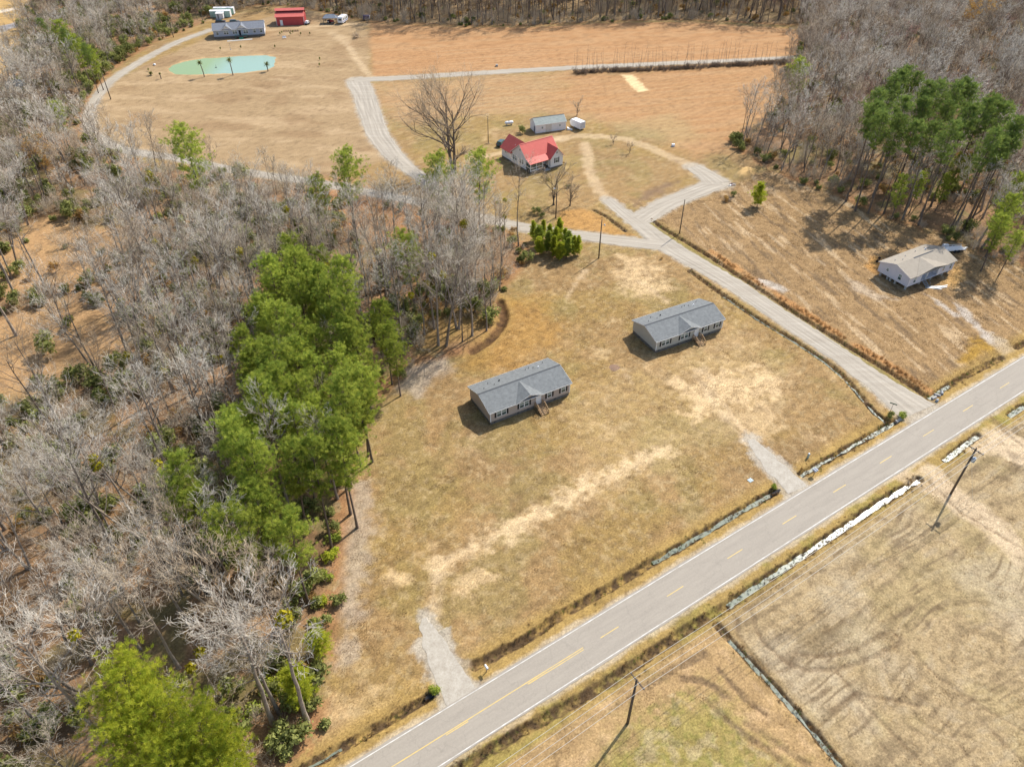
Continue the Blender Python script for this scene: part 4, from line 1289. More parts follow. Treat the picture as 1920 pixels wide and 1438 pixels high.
e = thing('axle', 'dark detached wheel axle lying at the back corner of the pier house', 'axle', sx_, sy_, .9)
MB().cyl((-.9, 0, .3), (.9, 0, .3), .06, n=7).build('shaft', dark_metal, e)
for s in (-.95, .95):
    MB(T(s, 0, .3)).lathe([(-.1, .14), (-.1, .31), (.1, .31), (.1, .14)], 10, 'x').build('wheel', rubber, e)

# ---- the farmhouse with the red metal roof
fc, fr, fb = np.array(at(994.5, 326.8)), np.array(at(1052.4, 309.6)), np.array(at(946.7, 295.7))
rz = math.atan2(fr[1] - fc[1], fr[0] - fc[0])
L, DW = 11.3, 14.0
t = thing('farmhouse', 'white farmhouse with a red metal roof and screened front porch', 'house', fc[0], fc[1], rz)
P0, MD = 2.2, 9.6                                            # porch depth, back of the main block
ze, zr = 3.6, 7.0
yr = 5.4                                                     # main ridge
MB().ext_x([(P0, .5), (MD, .5), (MD, ze - .05), (yr, zr - .05), (P0, ze + .42)], 0, L).build('wall', white_siding, t)
MB().box(.08, P0 + .06, -.05, L - .08, MD - .06, .496).build('foundation', skirt_grey, t)
zp = 2.9
s1 = (zr - zp) / (yr + .35)


def slope(y0, z0, y1, z1, x0, x1, nm='roof_slope', mat=red_metal):
    a, c = ((y0, z0), (y1, z1)) if y0 < y1 else ((y1, z1), (y0, z0))
    return MB().ext_x([(a[0], a[1]), (c[0], c[1]), (c[0], c[1] + .1), (a[0], a[1] + .1)], x0, x1).build(nm, mat, t)


slope(-.35, zp, 1.9, zp + .95, -.35, 6.7)
slope(1.9, zp + .951, yr, zr, -.35, L + .35)
slope(yr, zr, MD + .4, ze - .2, -.35, L + .35)
MB().ext_x([(yr - .16, zr + .08), (yr + .16, zr + .08), (yr, zr + .17)], -.35, L + .35).build('ridge_cap', red_metal, t)
# front wing with its own gable
wx0, wx1, wz = 6.8, L, 5.9
MB().ext_y([(wx0, .5), (wx1, .5), (wx1, 3.5), ((wx0 + wx1) / 2, wz - .05), (wx0, 3.5)], -.6, P0 - .004).build('front_wing_wall', white_siding, t)
MB().box(wx0 + .05, -.55, -.05, wx1 - .05, P0 + .05, .495).build('foundation', skirt_grey, t)
mx_ = (wx0 + wx1) / 2
for s in (-1, 1):
    xe = mx_ + s * (2.25 + .4)
    ze_ = wz - (wz - 3.5) / 2.25 * 2.65
    pr = [(xe, ze_), (mx_, wz), (mx_, wz + .1), (xe, ze_ + .1)] if s < 0 else [(mx_, wz), (xe, ze_), (xe, ze_ + .1), (mx_, wz + .1)]
    MB().ext_y(pr, -1.0, 4.3).build('wing_roof_slope', red_metal, t)
    MB().ext_y([(q[0], q[1] - .12) for q in pr], -1.03, -.98).build('verge_board', white_trim, t)
# rear ell: ridge runs back
ex0, ex1 = -.0, 6.0
MB().ext_y([(ex0, .5), (ex1, .5), (ex1, 3.2), (3.0, 6.12), (ex0, 3.2)], MD + .004, DW + 1.0).build('rear_wall', white_siding, t)
MB().box(ex0 + .06, MD, -.05, ex1 - .06, DW + .95, .494).build('foundation', skirt_grey, t)
for s in (-1, 1):
    xe = 3.0 + s * 3.45
    pr = [(xe, 2.87), (3.0, 6.25), (3.0, 6.35), (xe, 2.97)] if s < 0 else [(3.0, 6.25), (xe, 2.87), (xe, 2.97), (3.0, 6.35)]
    lo, hi = (pr[0], pr[1]) if s < 0 else (pr[1], pr[0])
    yb = DW + 1.4
    bt = [(lo[0], 9.55, lo[1]), (hi[0], 6.35, hi[1]), (hi[0], yb, hi[1]), (lo[0], yb, lo[1])]
    if s > 0:
        bt = bt[::-1]
    MB().hexa(bt, [(q[0], q[1], q[2] + .1) for q in bt]).build('rear_roof_slope', red_metal, t)
    MB().ext_y([(q[0], q[1] - .1) for q in pr], DW + 1.38, DW + 1.43).build('verge_board', white_trim, t)
for x in (-.38, L + .35):
    MB().ext_x([(-.35, zp - .10), (1.9, zp + .84), (yr, zr - .1), (MD + .4, ze - .3), (MD + .4, ze - .12), (yr, zr + .08), (1.9, zp + 1.03), (-.35, zp + .08)] if x < 0 else
               [(1.9, zp + .84), (yr, zr - .1), (MD + .4, ze - .3), (MD + .4, ze - .12), (yr, zr + .08), (1.9, zp + 1.03)], x, x + .03).build('verge_board', white_trim, t)
# porch
MB().box(0, 0, .42, 6.78, P0 - .01, .60).build('porch_floor', wood_old, t)
MB().box(.1, .1, -.05, 6.7, P0 - .05, .415).build('foundation', skirt_grey, t)
for x in (.1, 2.2, 4.3, 6.6):
    MB().box(x - .09, .0, .6, x + .09, .18, zp + .1).build('porch_post', white_trim, t)
MB().box(0, .02, zp - .12, 6.75, .16, zp + .12).build('porch_beam', white_trim, t)
MB().box(0, .02, 1.55, 4.3, .14, 1.70).build('porch_rail', white_trim, t)
MB().box(0, .03, .601, 4.3, .13, .95).build('porch_rail', white_trim, t)
MB().box(-.02, .1, 1.55, .10, P0, 1.70).build('porch_rail', white_trim, t)
for a, c in ((.2, 2.1), (2.3, 4.2)):
    for q, r_ in ((.96, 1.54), (1.71, zp - .13)):
        MB().box(a, .07, q, c, .10, r_).build('screen', glass_m, t)
for q, r_ in ((.96, 1.54), (1.71, zp - .2)):
    MB().box(.03, .2, q, .06, P0 - .02, r_).build('screen', glass_m, t)
door(t, T(0, P0, 0), 5.1, .62, 1.0, 2.1, pmat('porch_door_green', (.25, .28, .2), None, 3, .6))
for i in range(3):
    MB().box(4.6, -.35 - .32 * i, -.02, 6.3, -.03 - .32 * i, .42 - .14 * i).build('porch_step', concrete, t)
for x in (4.55, 6.35):
    MB().hexa([(x - .04, -1.0, .85), (x + .04, -1.0, .85), (x + .04, 0, 1.45), (x - .04, 0, 1.45)], [(x - .04, -1.0, .93), (x + .04, -1.0, .93), (x + .04, 0, 1.53), (x - .04, 0, 1.53)]).box(x - .05, -1.05, -.02, x + .05, -.95, .95).build('stair_rail', white_trim, t)
window(t, T(0, -.6, 0), mx_ - .5, 1.5, 1.0, 1.6, shutter_dark)
MB().box(mx_ - .25, -.63, 4.3, mx_ + .25, -.59, 4.8).build('gable_vent', grey_metal, t)
MB(G).box(-yr - .25, -.04, 5.2, -yr + .25, .0, 5.7).build('gable_vent', grey_metal, t)
for yy, w_ in ((3.6, .8), (4.7, .8), (7.0, .8), (8.1, .8)):
    window(t, G, -yy - .8, 1.5, w_, 1.5, glass=glass_m)
window(t, G, -12.4, 1.9, .6, .9, glass=glass_m)
window(t, G, -13.2, 1.9, .6, .9, glass=glass_m)
roof_pipe(t, 1.6, DW - 4, 4.6, .09, .5, white_metal)
ux, uy = math.cos(rz), math.sin(rz)
lp = lambda a, c: (fc[0] + ux * a - uy * c, fc[1] + uy * a + ux * c)

# ---- white shed and what stands round it
sc_, sr_ = np.array(at(1004.5, 251.2)), np.array(at(1060.7, 243.4))
rz = math.atan2(sr_[1] - sc_[1], sr_[0] - sc_[0])
L, W = 10.5, 5.2
t = thing('shed', 'long white shed with a grey green shingle roof behind the farmhouse', 'shed', sc_[0], sc_[1], rz)
gable_house(t, L, W, .05, 2.75, 4.1, white_siding, shingle_green, oh=.2, trim=white_trim)
MB(T(0, 0, 0)).box(3.4, -.04, .06, 5.5, .01, 2.5).build('double_door', pmat('cream_door', (.70, .67, .60), None, 2, .7), t)
window(t, T(0, 0, 0), 1.9, 1.3, .7, .8, glass=glass_m)
window(t, T(0, 0, 0), 8.0, 1.3, .7, .8, glass=blind_m)
door(t, G, -1.6, .06, .9, 2.1, pmat('dark_blue_door', (.03, .06, .12), None, 2, .6))


def wheels(root, spots, r=.33, w=.22, mat=None):
    for x, y in spots:
        o = MB(T(x, y, r)).lathe([(-w / 2, r * .55), (-w / 2, r), (w / 2, r), (w / 2, r * .55)], 12, 'y').build('wheel', rubber, root)
        MB(T(x, y, r)).lathe([(-w / 2 - .01, r * .54), (w / 2 + .01, r * .54)], 8, 'y').build('rim', mat or grey_metal, o)


x, y = at(1083, 240.5)
e = thing('cargo_trailer', 'white enclosed cargo trailer with rounded nose beside the shed', 'trailer', x, y, math.radians(128))
prof = [(-2.4, .5), (1.9, .5), (2.5, .9), (2.75, 1.6), (2.55, 2.3), (2.1, 2.65), (-2.4, 2.7)]
MB().ext_y(prof, -1.1, 1.1).build('body', white_metal, e)
MB().box(-2.43, -1.0, .6, -2.39, 1.0, 2.55).build('rear_door', pmat('pale_grey_door', (.6, .62, .66), None, 2, .5), e)
wheels(e, [(-.45, -1.1), (.35, -1.1), (-.45, 1.1), (.35, 1.1)])
MB().hexa([(2.4, -.3, .42), (3.7, -.05, .42), (3.7, .05, .42), (2.4, .3, .42)], [(2.4, -.3, .52), (3.7, -.05, .52), (3.7, .05, .52), (2.4, .3, .52)]).build('drawbar', dark_metal, e)
x, y = at(1068, 243.5)
e = MB().hexa([(-.8, -.5, 0), (.9, -.5, 0), (.9, .5, 0), (-.8, .5, 0)], [(-.8, -.5, .75), (.9, -.5, .08), (.9, .5, .08), (-.8, .5, .75)]).build('white_ramp', white_metal)
e.location, e.rotation_euler = (x, y, 0), (0, 0, -.1)
tag(e, 'white wedge ramp between the shed and the white cargo trailer', 'ramp')
x, y = at(954.5, 235)
e = thing('propane_tank', 'white propane tank lying on legs in the grass behind the farmhouse', 'tank', x, y, math.atan2(.9, 2.8))
MB(T(0, 0, .85)).lathe([(-1.5, .06), (-1.42, .3), (-1.2, .47), (-.9, .52), (.9, .52), (1.2, .47), (1.42, .3), (1.5, .06)], 14, 'x').build('tank_body', white_metal, e, True)
MB(T(0, 0, 1.36)).lathe([(-.05, .16), (.14, .16), (.2, .08)], 10).build('valve_dome', grey_metal, e)
for s in (-.8, .8):
    MB().box(s - .08, -.35, -.02, s + .08, .35, .42).build('leg', concrete, e)
x, y = at(945.5, 294)
e = thing('wheelie_bin', 'blue wheeled bin at the back corner of the farmhouse', 'bin', x, y, .5)
MB().hexa([(-.24, -.27, .05), (.24, -.27, .05), (.24, .27, .05), (-.24, .27, .05)], [(-.3, -.34, 1.0), (.3, -.34, 1.0), (.3, .34, 1.0), (-.3, .34, 1.0)]).build('body', blue_plastic, e)
MB().hexa([(-.32, -.38, 1.0), (.32, -.38, 1.0), (.32, .38, 1.0), (-.32, .38, 1.0)], [(-.28, -.3, 1.08), (.28, -.3, 1.08), (.28, .34, 1.1), (-.28, .34, 1.1)]).build('lid', blue_plastic, e)
wheels(e, [(-.25, .3), (.25, .3)], .12, .06)


def car(name, label, x, y, rz, paint, suv=False, cat='car', group=None):
    e = thing(name, label, cat, x, y, rz, 0, group)
    h = .15 if suv else 0
    low = [(-2.2, .35), (2.15, .35), (2.3, .55), (2.25, .85 + h), (1.0, 1.0 + h), (-2.1, 1.02 + h), (-2.28, .7)]
    MB().ext_y(low, -.88, .88).build('body', paint, e)
    rf = -1.9 if suv else -1.2
    zt = 1.48 + h * 1.5
    b = [(1.05, -.84, 1.0 + h), (1.05, .84, 1.0 + h), (-2.0 if suv else -1.7, .84, 1.0 + h), (-2.0 if suv else -1.7, -.84, 1.0 + h)]
    tp = [(.3, -.66, zt), (.3, .66, zt), (rf, .66, zt), (rf, -.66, zt)]
    MB().hexa([b[0], b[3], b[2], b[1]][::-1], [tp[0], tp[3], tp[2], tp[1]][::-1]).build('cabin_glass', glass_m, e)
    MB().hexa([(.32, -.68, zt - .01), (.32, .68, zt - .01), (rf - .02, .68, zt - .01), (rf - .02, -.68, zt - .01)], [(.2, -.6, zt + .07), (.2, .6, zt + .07), (rf + .1, .6, zt + .07), (rf + .1, -.6, zt + .07)]).build('roof', paint, e)
    wheels(e, [(-1.4, -.82), (1.4, -.82), (-1.4, .82), (1.4, .82)])
    for s in (-1, 1):
        MB().box(2.22, s * .6 - .18, .62, 2.33, s * .6 + .18, .8).build('headlight', white_metal, e)
        MB().box(-2.33, s * .65 - .14, .68, -2.22, s * .65 + .14, .9).build('tail_light', barn_red, e)
    return e


teal_paint = pmat('dark_teal_car_paint', (.04, .09, .095), None, 2, .3, spec=.6)
black_paint = pmat('dark_blue_car_paint', (.035, .045, .075), None, 2, .3, spec=.6)
grey_paint = pmat('grey_car_paint', (.14, .15, .17), None, 2, .3, spec=.6)
x, y = at(941, 272.5)
car('parked_car', 'dark teal sport utility car parked behind the farmhouse', x, y, math.radians(62), teal_paint, True)

# ---- the long house above the pond
gc, gr_ = np.array(at(402.7, 73.9)), np.array(at(497.2, 67.9))
rz = math.atan2(gr_[1] - gc[1], gr_[0] - gc[0])
L, W = 21.2, 8.6
t = thing('ranch_house', 'long blue grey house with white trim and two front gables above the pond', 'house', gc[0], gc[1], rz)
z0, ze, zr = .8, 3.4, 5.2
gable_house(t, L, W, z0, ze, zr, blue_siding, shingle_dark, skirt=skirt_grey, cx=[L * .265, L * .56], cw=2.4, ch=1.5, gable_end=white_siding)
MB().ext_x([(.0, z0), (W, z0), (W, ze), (W / 2, zr - .05), (.0, ze)], L + .003, L + .05).build('end_wall', white_siding, t)
for fx, dbl in ((.05, 0), (.20, 1), (.37, 1), (.585, 1), (.78, 0), (.91, 0)):
    window(t, T(0, 0, 0), L * fx, 1.5, 2.0 if dbl else 1.1, 1.5, None, bool(dbl))
door(t, T(0, 0, 0), L * .49, z0 + .05, 1.0, 2.1, shutter_dark)
window(t, Matrix.Translation((L + .05, 0, 0)) @ Matrix.Rotation(math.pi / 2, 4, 'Z'), 3.5, 1.6, .9, 1.3)
ux, uy = math.cos(rz), math.sin(rz)
lp = lambda a, c: (gc[0] + ux * a - uy * c, gc[1] + uy * a + ux * c)
x, y = lp(L * .53, -.12)
e = thing('green_deck', 'small deck with green railings at the front door of the blue grey house', 'deck', x, y, rz)
MB().box(-2.4, -2.0, .62, 2.4, 0, .74).build('deck_floor', wood_old, e)
for xx in (-2.35, -.8, .8, 2.35):
    MB().box(xx - .06, -2.0, -.02, xx + .06, -1.88, 1.75).build('post', green_trim, e)
for a, c in ((-2.35, -.8), (.8, 2.35)):
    MB().box(a, -1.98, 1.55, c, -1.9, 1.65).build('rail', green_trim, e)
for i in range(3):
    MB().box(-.75, -2.3 - .3 * i, -.02, .75, -2.02 - .3 * i, .52 - .17 * i).build('step', green_trim, e)
x, y = lp(L * .50, -4.2)
e = MB().box(-5.2, -.75, -.05, 5.2, .75, .06).build('garden_path', concrete)
e.location, e.rotation_euler = (x, y, 0), (0, 0, rz + .05)
tag(e, 'pale concrete slab path in front of the blue grey house', kind='structure')
x, y = at(414, 44.5)
car('parked_car', 'dark blue car parked behind the left end of the blue grey house', x, y, .2, black_paint, True)
x, y = at(440.5, 44.8)
car('parked_car', 'dark grey car parked behind the middle of the blue grey house', x, y, .35, grey_paint, True)

# ---- red barn
bc, br = np.array(at(519.5, 49)), np.array(at(571.1, 47.3))
rz = math.atan2(br[1] - bc[1], br[0] - bc[0])
L, W = 12.3, 9.0
t = thing('red_barn', 'red metal barn with a raised monitor roof at the edge of the far woods', 'barn', bc[0], bc[1], rz)
MB().box(0, 0, 0, L, W, 3.6).build('wall', barn_red, t)
MB().ext_x([(-.4, 3.5), (3.0, 4.7), (3.0, 4.82), (-.4, 3.62)], -.4, L + .4).build('roof_slope', barn_roof, t)
MB().ext_x([(W - 3.0, 4.7), (W + .4, 3.5), (W + .4, 3.62), (W - 3.0, 4.82)], -.4, L + .4).build('roof_slope', barn_roof, t)
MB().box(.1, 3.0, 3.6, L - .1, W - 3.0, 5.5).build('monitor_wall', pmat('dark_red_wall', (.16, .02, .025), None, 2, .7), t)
MB().ext_x([(2.7, 5.45), (W / 2, 6.1), (W / 2, 6.22), (2.7, 5.57)], -.4, L + .4).build('monitor_roof', barn_roof, t)
MB().ext_x([(W / 2, 6.1), (W - 2.7, 5.45), (W - 2.7, 5.57), (W / 2, 6.22)], -.4, L + .4).build('monitor_roof', barn_roof, t)
for x in (-.02, L - .14):
    MB().box(x, -.05, 0, x + .16, .02, 3.5).build('corner_trim', white_trim, t)
door(t, T(0, 0, 0), 1.7, .02, 1.0, 2.2, white_trim)
x, y = at(576.5, 46)
e = thing('equipment_trailer', 'dark open trailer with white load parked at the right end of the red barn', 'trailer', x, y, rz + 1.2)
MB().box(-1.8, -.9, .5, 1.8, .9, .62).build('trailer_bed', dark_metal, e)
for yy in (-.9, .9):
    MB().box(-1.8, yy - .04, 1.1, 1.8, yy + .04, 1.2).box(-1.8, yy - .04, .6, -1.7, yy + .04, 1.2).box(1.7, yy - .04, .6, 1.8, yy + .04, 1.2).build('side_rail', dark_metal, e)
MB().hexa([(-1.2, -.6, .62), (1.0, -.6, .62), (1.0, .6, .62), (-1.2, .6, .62)], [(-.9, -.5, 1.5), (.6, -.5, 1.5), (.6, .5, 1.5), (-.9, .5, 1.5)]).build('load', white_metal, e)
wheels(e, [(-.3, -1.0), (-.3, 1.0)])

# ---- containers
for (px, py, L, W, H, lab, mt) in ((395, 34.0, 9.2, 2.6, 2.8, 'mint green storage container with white roof, the front one of two', mint_paint), (402, 28.5, 9.2, 2.6, 2.8, 'mint green storage container standing behind the front one', mint_paint)):
    x, y = at(px, py)
    e = thing('storage_container', lab, 'container', x, y, .06, 0, 'storage containers behind the blue grey house')
    MB().box(0, 0, .12, L, W, H).build('body', mt, e)
    MB().hexa([(-.08, -.08, H), (L + .08, -.08, H), (L + .08, W + .08, H), (-.08, W + .08, H)], [(-.03, W * .3, H + .25), (L + .03, W * .3, H + .25), (L + .03, W * .7, H + .25), (-.03, W * .7, H + .25)]).build('roof', white_metal, e)
    MB().box(L, .1, .2, L + .05, W / 2 - .03, H - .1).build('door', white_metal, e)
    MB().box(L, W / 2 + .03, .2, L + .05, W - .1, H - .1).build('door', white_metal, e)
    MB().box(.1, .1, -.02, .5, W - .1, .12).box(L - .5, .1, -.02, L - .1, W - .1, .12).build('skid', dark_metal, e)
x, y = at(406, 36.5)
e = thing('small_shed', 'small white shed in front of the mint green containers', 'shed', x, y, .05)
MB().box(0, 0, .1, 3.3, 2.2, 2.3).build('wall', white_siding, e)
MB().hexa([(-.15, -.15, 2.3), (3.45, -.15, 2.3), (3.45, 2.35, 2.3), (-.15, 2.35, 2.3)], [(-.15, -.15, 2.4), (3.45, -.15, 2.4), (3.45, 2.35, 2.65), (-.15, 2.35, 2.65)]).build('roof', white_metal, e)
MB().box(.6, -.03, .15, 1.4, .0, 2.05).build('door', grey_metal, e)

# ---- canopy, tractor, camper, box
x, y = at(620.5, 43.5)
e = thing('metal_canopy', 'grey metal canopy on posts sheltering a red tractor', 'canopy', x, y, .05)
MB().add([(-3.2, -2.4, 2.5), (3.2, -2.4, 2.5), (3.2, 2.4, 2.5), (-3.2, 2.4, 2.5), (-1.6, 0, 3.7), (1.6, 0, 3.7), (-3.2, -2.4, 2.4), (3.2, -2.4, 2.4), (3.2, 2.4, 2.4), (-3.2, 2.4, 2.4)],
         [(0, 1, 5, 4), (1, 2, 5), (2, 3, 4, 5), (3, 0, 4), (9, 8, 7, 6), (0, 6, 7, 1), (1, 7, 8, 2), (2, 8, 9, 3), (3, 9, 6, 0)]).build('roof', pmat('slate_metal_roof', (.20, .225, .26), None, 2, .5), e)
for a in (-2.8, 2.8):
    for c in (-2.0, 2.0):
        MB().box(a - .08, c - .08, -.02, a + .08, c + .08, 2.42).build('post', dark_metal, e)
e = thing('red_tractor', 'red tractor parked under the grey canopy', 'tractor', x, y - .3, -.5)
MB().ext_y([(-.9, .7), (1.6, .7), (1.65, 1.25), (.2, 1.35), (-.9, 1.2)], -.38, .38).build('body', barn_red, e)
MB().box(-.9, -.5, 1.3, .1, .5, 1.36).box(-.8, -.45, .8, -.74, -.4, 1.3).build('seat', dark_metal, e)
wheels(e, [(-.7, -.7), (-.7, .7)], .65, .35, white_metal)
wheels(e, [(1.3, -.55), (1.3, .55)], .38, .22, white_metal)
x, y = at(643.5, 43)
e = thing('camper_trailer', 'white camper trailer parked right of the grey canopy', 'camper', x, y, math.radians(78))
MB().ext_y([(-3.2, .6), (2.6, .6), (3.1, 1.0), (3.3, 1.8), (3.0, 2.7), (2.4, 3.0), (-3.0, 3.0), (-3.3, 2.6), (-3.3, 1.0)], -1.2, 1.2).build('body', white_metal, e)
for xx in (-2.2, -.4, 1.4):
    MB().box(xx, -1.23, 1.6, xx + .9, -1.19, 2.3).build('window', glass_m, e)
    MB().box(xx, 1.19, 1.6, xx + .9, 1.23, 2.3).build('window', glass_m, e)
MB().box(-3.34, -.7, 1.6, -3.29, .7, 2.4).build('rear_window', glass_m, e)
MB().box(-3.2, -1.22, .95, 3.0, -1.201, 1.15).build('stripe', blue_plastic, e)
wheels(e, [(-.5, -1.1), (.4, -1.1), (-.5, 1.1), (.4, 1.1)])
x, y = at(688, 38.5)
e = thing('small_trailer', 'small purple grey box trailer with a white end at the edge of the far field', 'trailer', x, y, .1)
MB().box(-1.6, -.9, .5, 1.4, .9, 2.1).build('body', pmat('purple_grey_paint', (.12, .10, .15), None, 2, .5), e)
MB().box(1.401, -.88, .55, 1.46, .88, 2.05).build('door', white_metal, e)
wheels(e, [(0, -.95), (0, .95)])
# house corner glimpsed at the far left
x, y = at(14, 178)
e = thing('far_cottage', 'white cottage glimpsed through the trees at the left border', 'house', x, y, .3)
gable_house(e, 8, 5, .3, 2.7, 4.0, white_siding, shingle_grey, skirt=skirt_grey)
x, y = at(36, 413)
e = thing('well_box', 'small pale grey utility cabinet among the trees at the left border', 'cabinet', x, y, .2)
MB().box(-.7, -.5, 0, .7, .5, 1.1).build('body', pmat('pale_blue_grey', (.45, .5, .55), None, 2, .6), e)
MB().hexa([(-.76, -.56, 1.1), (.76, -.56, 1.1), (.76, .56, 1.1), (-.76, .56, 1.1)], [(-.6, -.4, 1.22), (.6, -.4, 1.22), (.6, .4, 1.22), (-.6, .4, 1.22)]).build('lid', pmat('pale_blue_lid', (.5, .55, .6), None, 2, .6), e)
x, y = at(16, 411)
e = MB().lathe([(-.12, .25), (-.12, .45), (.12, .45), (.12, .25)], 14, 'y').build('old_tyre', rubber)
e.location, e.rotation_euler = (x, y, .42), (.2, 0, .6)
tag(e, 'black tyre leaning beside the grey cabinet among the trees', 'tyre')
# ------------------------------------------------------------------ trees
bark_grey = pmat('grey_bark', (.34, .28, .22), (.19, .152, .118), 2.0, .9, rand=.25)
bark_dark = pmat('dark_bark', (.22, .175, .135), (.12, .094, .072), 2.0, .9, rand=.2)
bark_pine = pmat('pine_bark', (.20, .145, .105), (.09, .068, .052), 2.2, .9, rand=.2)
twig_grey = pmat('pale_twigs', (.66, .565, .43), (.47, .385, .285), .6, .9, rand=.22)
twig_brown = pmat('brown_twigs', (.60, .475, .33), (.42, .32, .215), .6, .9, rand=.25)
twig_white = pmat('lichen_twigs', (.76, .70, .60), (.55, .485, .39), .6, .9, rand=.12)
twig_red = pmat('budding_red_twigs', (.58, .33, .27), (.46, .31, .24), .8, .9, rand=.2)
needle = leafmat('pine_needles', (.175, .25, .042), (.52, .56, .10), .48, .16)
needle_dark = leafmat('dark_pine_needles', (.115, .185, .055), (.33, .40, .095), .42, .16)
needle_bright = leafmat('young_pine_needles', (.30, .37, .04), (.60, .60, .07), .50, .10)
leaf_ever = leafmat('evergreen_leaves', (.17, .19, .06), (.33, .335, .11), .40, .3)
leaf_rust = leafmat('withered_leaves', (.34, .19, .07), (.52, .35, .12), .40, .2)
leaf_yel = leafmat('mistletoe_leaves', (.30, .29, .03), (.45, .36, .03), .35, .3)
grass_dry = leafmat('dry_tall_grass', (.34, .215, .085), (.48, .32, .14), .3, .2)
grass_sedge = leafmat('orange_sedge', (.42, .24, .10), (.54, .34, .15), .35, .2)


def unit(v):
    return v / (np.linalg.norm(v) + 1e-9)


def turn(rng, d, ang):
    """a direction at angle ang from d, random azimuth"""
    a = unit(np.cross(d, (0.3, 0.5, 0.81) if abs(d[2]) > .8 else (0, 0, 1)))
    b = np.cross(d, a)
    t = rng.random() * 6.283
    return unit(d * math.cos(ang) + (a * math.cos(t) + b * math.sin(t)) * math.sin(ang))


def tubes(segs, sides):
    """segs rows: p0(3) p1(3) r0 r1 -> V,F quads"""
    S = np.asarray(segs, float)
    p0, p1, r0, r1 = S[:, 0:3], S[:, 3:6], S[:, 6], S[:, 7]
    d = p1 - p0
    d /= np.linalg.norm(d, axis=1)[:, None] + 1e-9
    ref = np.where(np.abs(d[:, 2:3]) > .9, np.array([[1., 0, 0]]), np.array([[0, 0, 1.]]))
    a = np.cross(d, ref)
    a /= np.linalg.norm(a, axis=1)[:, None] + 1e-9
    b = np.cross(d, a)
    V = np.zeros((len(S), 2 * sides, 3))
    for i in range(sides):
        t = 2 * math.pi * i / sides
        o = a * math.cos(t) + b * math.sin(t)
        V[:, i] = p0 + o * r0[:, None]
        V[:, sides + i] = p1 + o * r1[:, None]
    base = (np.arange(len(S)) * 2 * sides)[:, None]
    F = [np.concatenate([base + i, base + (i + 1) % sides, base + sides + (i + 1) % sides, base + sides + i], 1) for i in range(sides)]
    return V.reshape(-1, 3), np.stack(F, 1).reshape(-1, 4)


def grow(seed, H=22., r0=.24, clear=.42, spread=.32, nl=13, lim=(28, 58), fine=1.0, leaders=1, tw=.012, up=.10, kids=(5, 4, 3)):
    """bare tree: returns (thick segments, fine segments)"""
    rng = np.random.default_rng(seed)
    thick, thin = [], []

    def limb(p, d, L, r, lev):
        ns = (4, 4, 3, 2)[lev]
        pts = [p]
        dd = d
        for k in range(ns):
            dd = unit(dd + rng.normal(0, .085 + .03 * lev, 3) + np.array([0, 0, up * (1.2 - .2 * lev)]))
            p2 = pts[-1] + dd * L / ns
            ra, rb = r * (1 - .72 * k / ns), r * (1 - .72 * (k + 1) / ns)
            (thick if lev < 2 else thin).append((*pts[-1], *p2, max(ra, tw), max(rb, tw * .8)))
            pts.append(p2)
        if lev >= 3:
            return
        nk = max(1, int(round(kids[lev] * fine * (0.8 + .4 * rng.random()))))
        for c in range(nk):
            t = .28 + .70 * (c + rng.random()) / nk
            f = t * ns
            i = min(int(f), ns - 1)
            q = pts[i] + (pts[i + 1] - pts[i]) * (f - i)
            limb(q, turn(rng, unit(pts[i + 1] - pts[i]), math.radians(20 + 27 * rng.random())), L * (.61 - .2 * t) * (.75 + .5 * rng.random()), r * .37, lev + 1)

    for ld in range(leaders):
        d = unit(np.array([rng.normal(0, .03), rng.normal(0, .03), 1.]))
        fork = 0 if leaders == 1 else .16 + .08 * rng.random()
        if leaders > 1:
            d = turn(rng, np.array([0, 0, 1.]), fork)
        p = np.array([rng.normal(0, .2), rng.normal(0, .2), 0.]) if leaders > 1 else np.zeros(3)
        n = 9
        pts = [p]
        top = H * (.86 if ld == 0 else .7 + .15 * rng.random())
        for k in range(n):
            d = unit(d + rng.normal(0, .045, 3) + np.array([0, 0, .08]))
            p2 = pts[-1] + d * top / n
            fl = 1.35 if k == 0 else 1.0
            thick.append((*pts[-1], *p2, r0 * (1 - .80 * k / n) * fl, r0 * (1 - .80 * (k + 1) / n)))
            pts.append(p2)
        m = nl if leaders == 1 else int(nl * .62)
        for c in range(m):
            t = clear + (1 - clear) * (c + rng.random() * .8) / m
            f = t * n
            i = min(int(f), n - 1)
            q = pts[i] + (pts[i + 1] - pts[i]) * (f - i)
            prof = math.sin(math.pi * min(1, (1.08 - t) / (1.12 - clear))) ** .6
            L = H * spread * max(.25, prof) * (.7 + .5 * rng.random())
            limb(q, turn(rng, unit(pts[i + 1] - pts[i]), math.radians(lim[0] + (lim[1] - lim[0]) * rng.random())), L, r0 * (1 - .8 * t) * .62, 0)
    return thick, thin


def leaves(pts, n, size, rng, blade=False, width=.3):
    """n leaf faces scattered by pts(list of centre, radius)"""
    C = np.array([p for p, r in pts])
    rad = np.array([r for p, r in pts])
    k = rng.integers(0, len(C), n)
    dirs = rng.normal(0, 1, (n, 3))
    dirs /= np.linalg.norm(dirs, axis=1)[:, None]
    rr = rng.random(n) ** .5
    c = C[k] + dirs * (rad[k] * rr)[:, None]
    a = rng.normal(0, 1, (n, 3))
    a /= np.linalg.norm(a, axis=1)[:, None]
    b = np.cross(a, dirs)
    b /= np.linalg.norm(b, axis=1)[:, None] + 1e-9
    s = size * (.6 + .8 * rng.random(n))[:, None]
    V = np.stack([c - a * s - b * s * width, c + a * s - b * s * width, c + a * s + b * s * width, c - a * s + b * s * width], 1).reshape(-1, 3)
    F = np.arange(4 * n).reshape(n, 4)
    return V, F, np.repeat(k, 4)


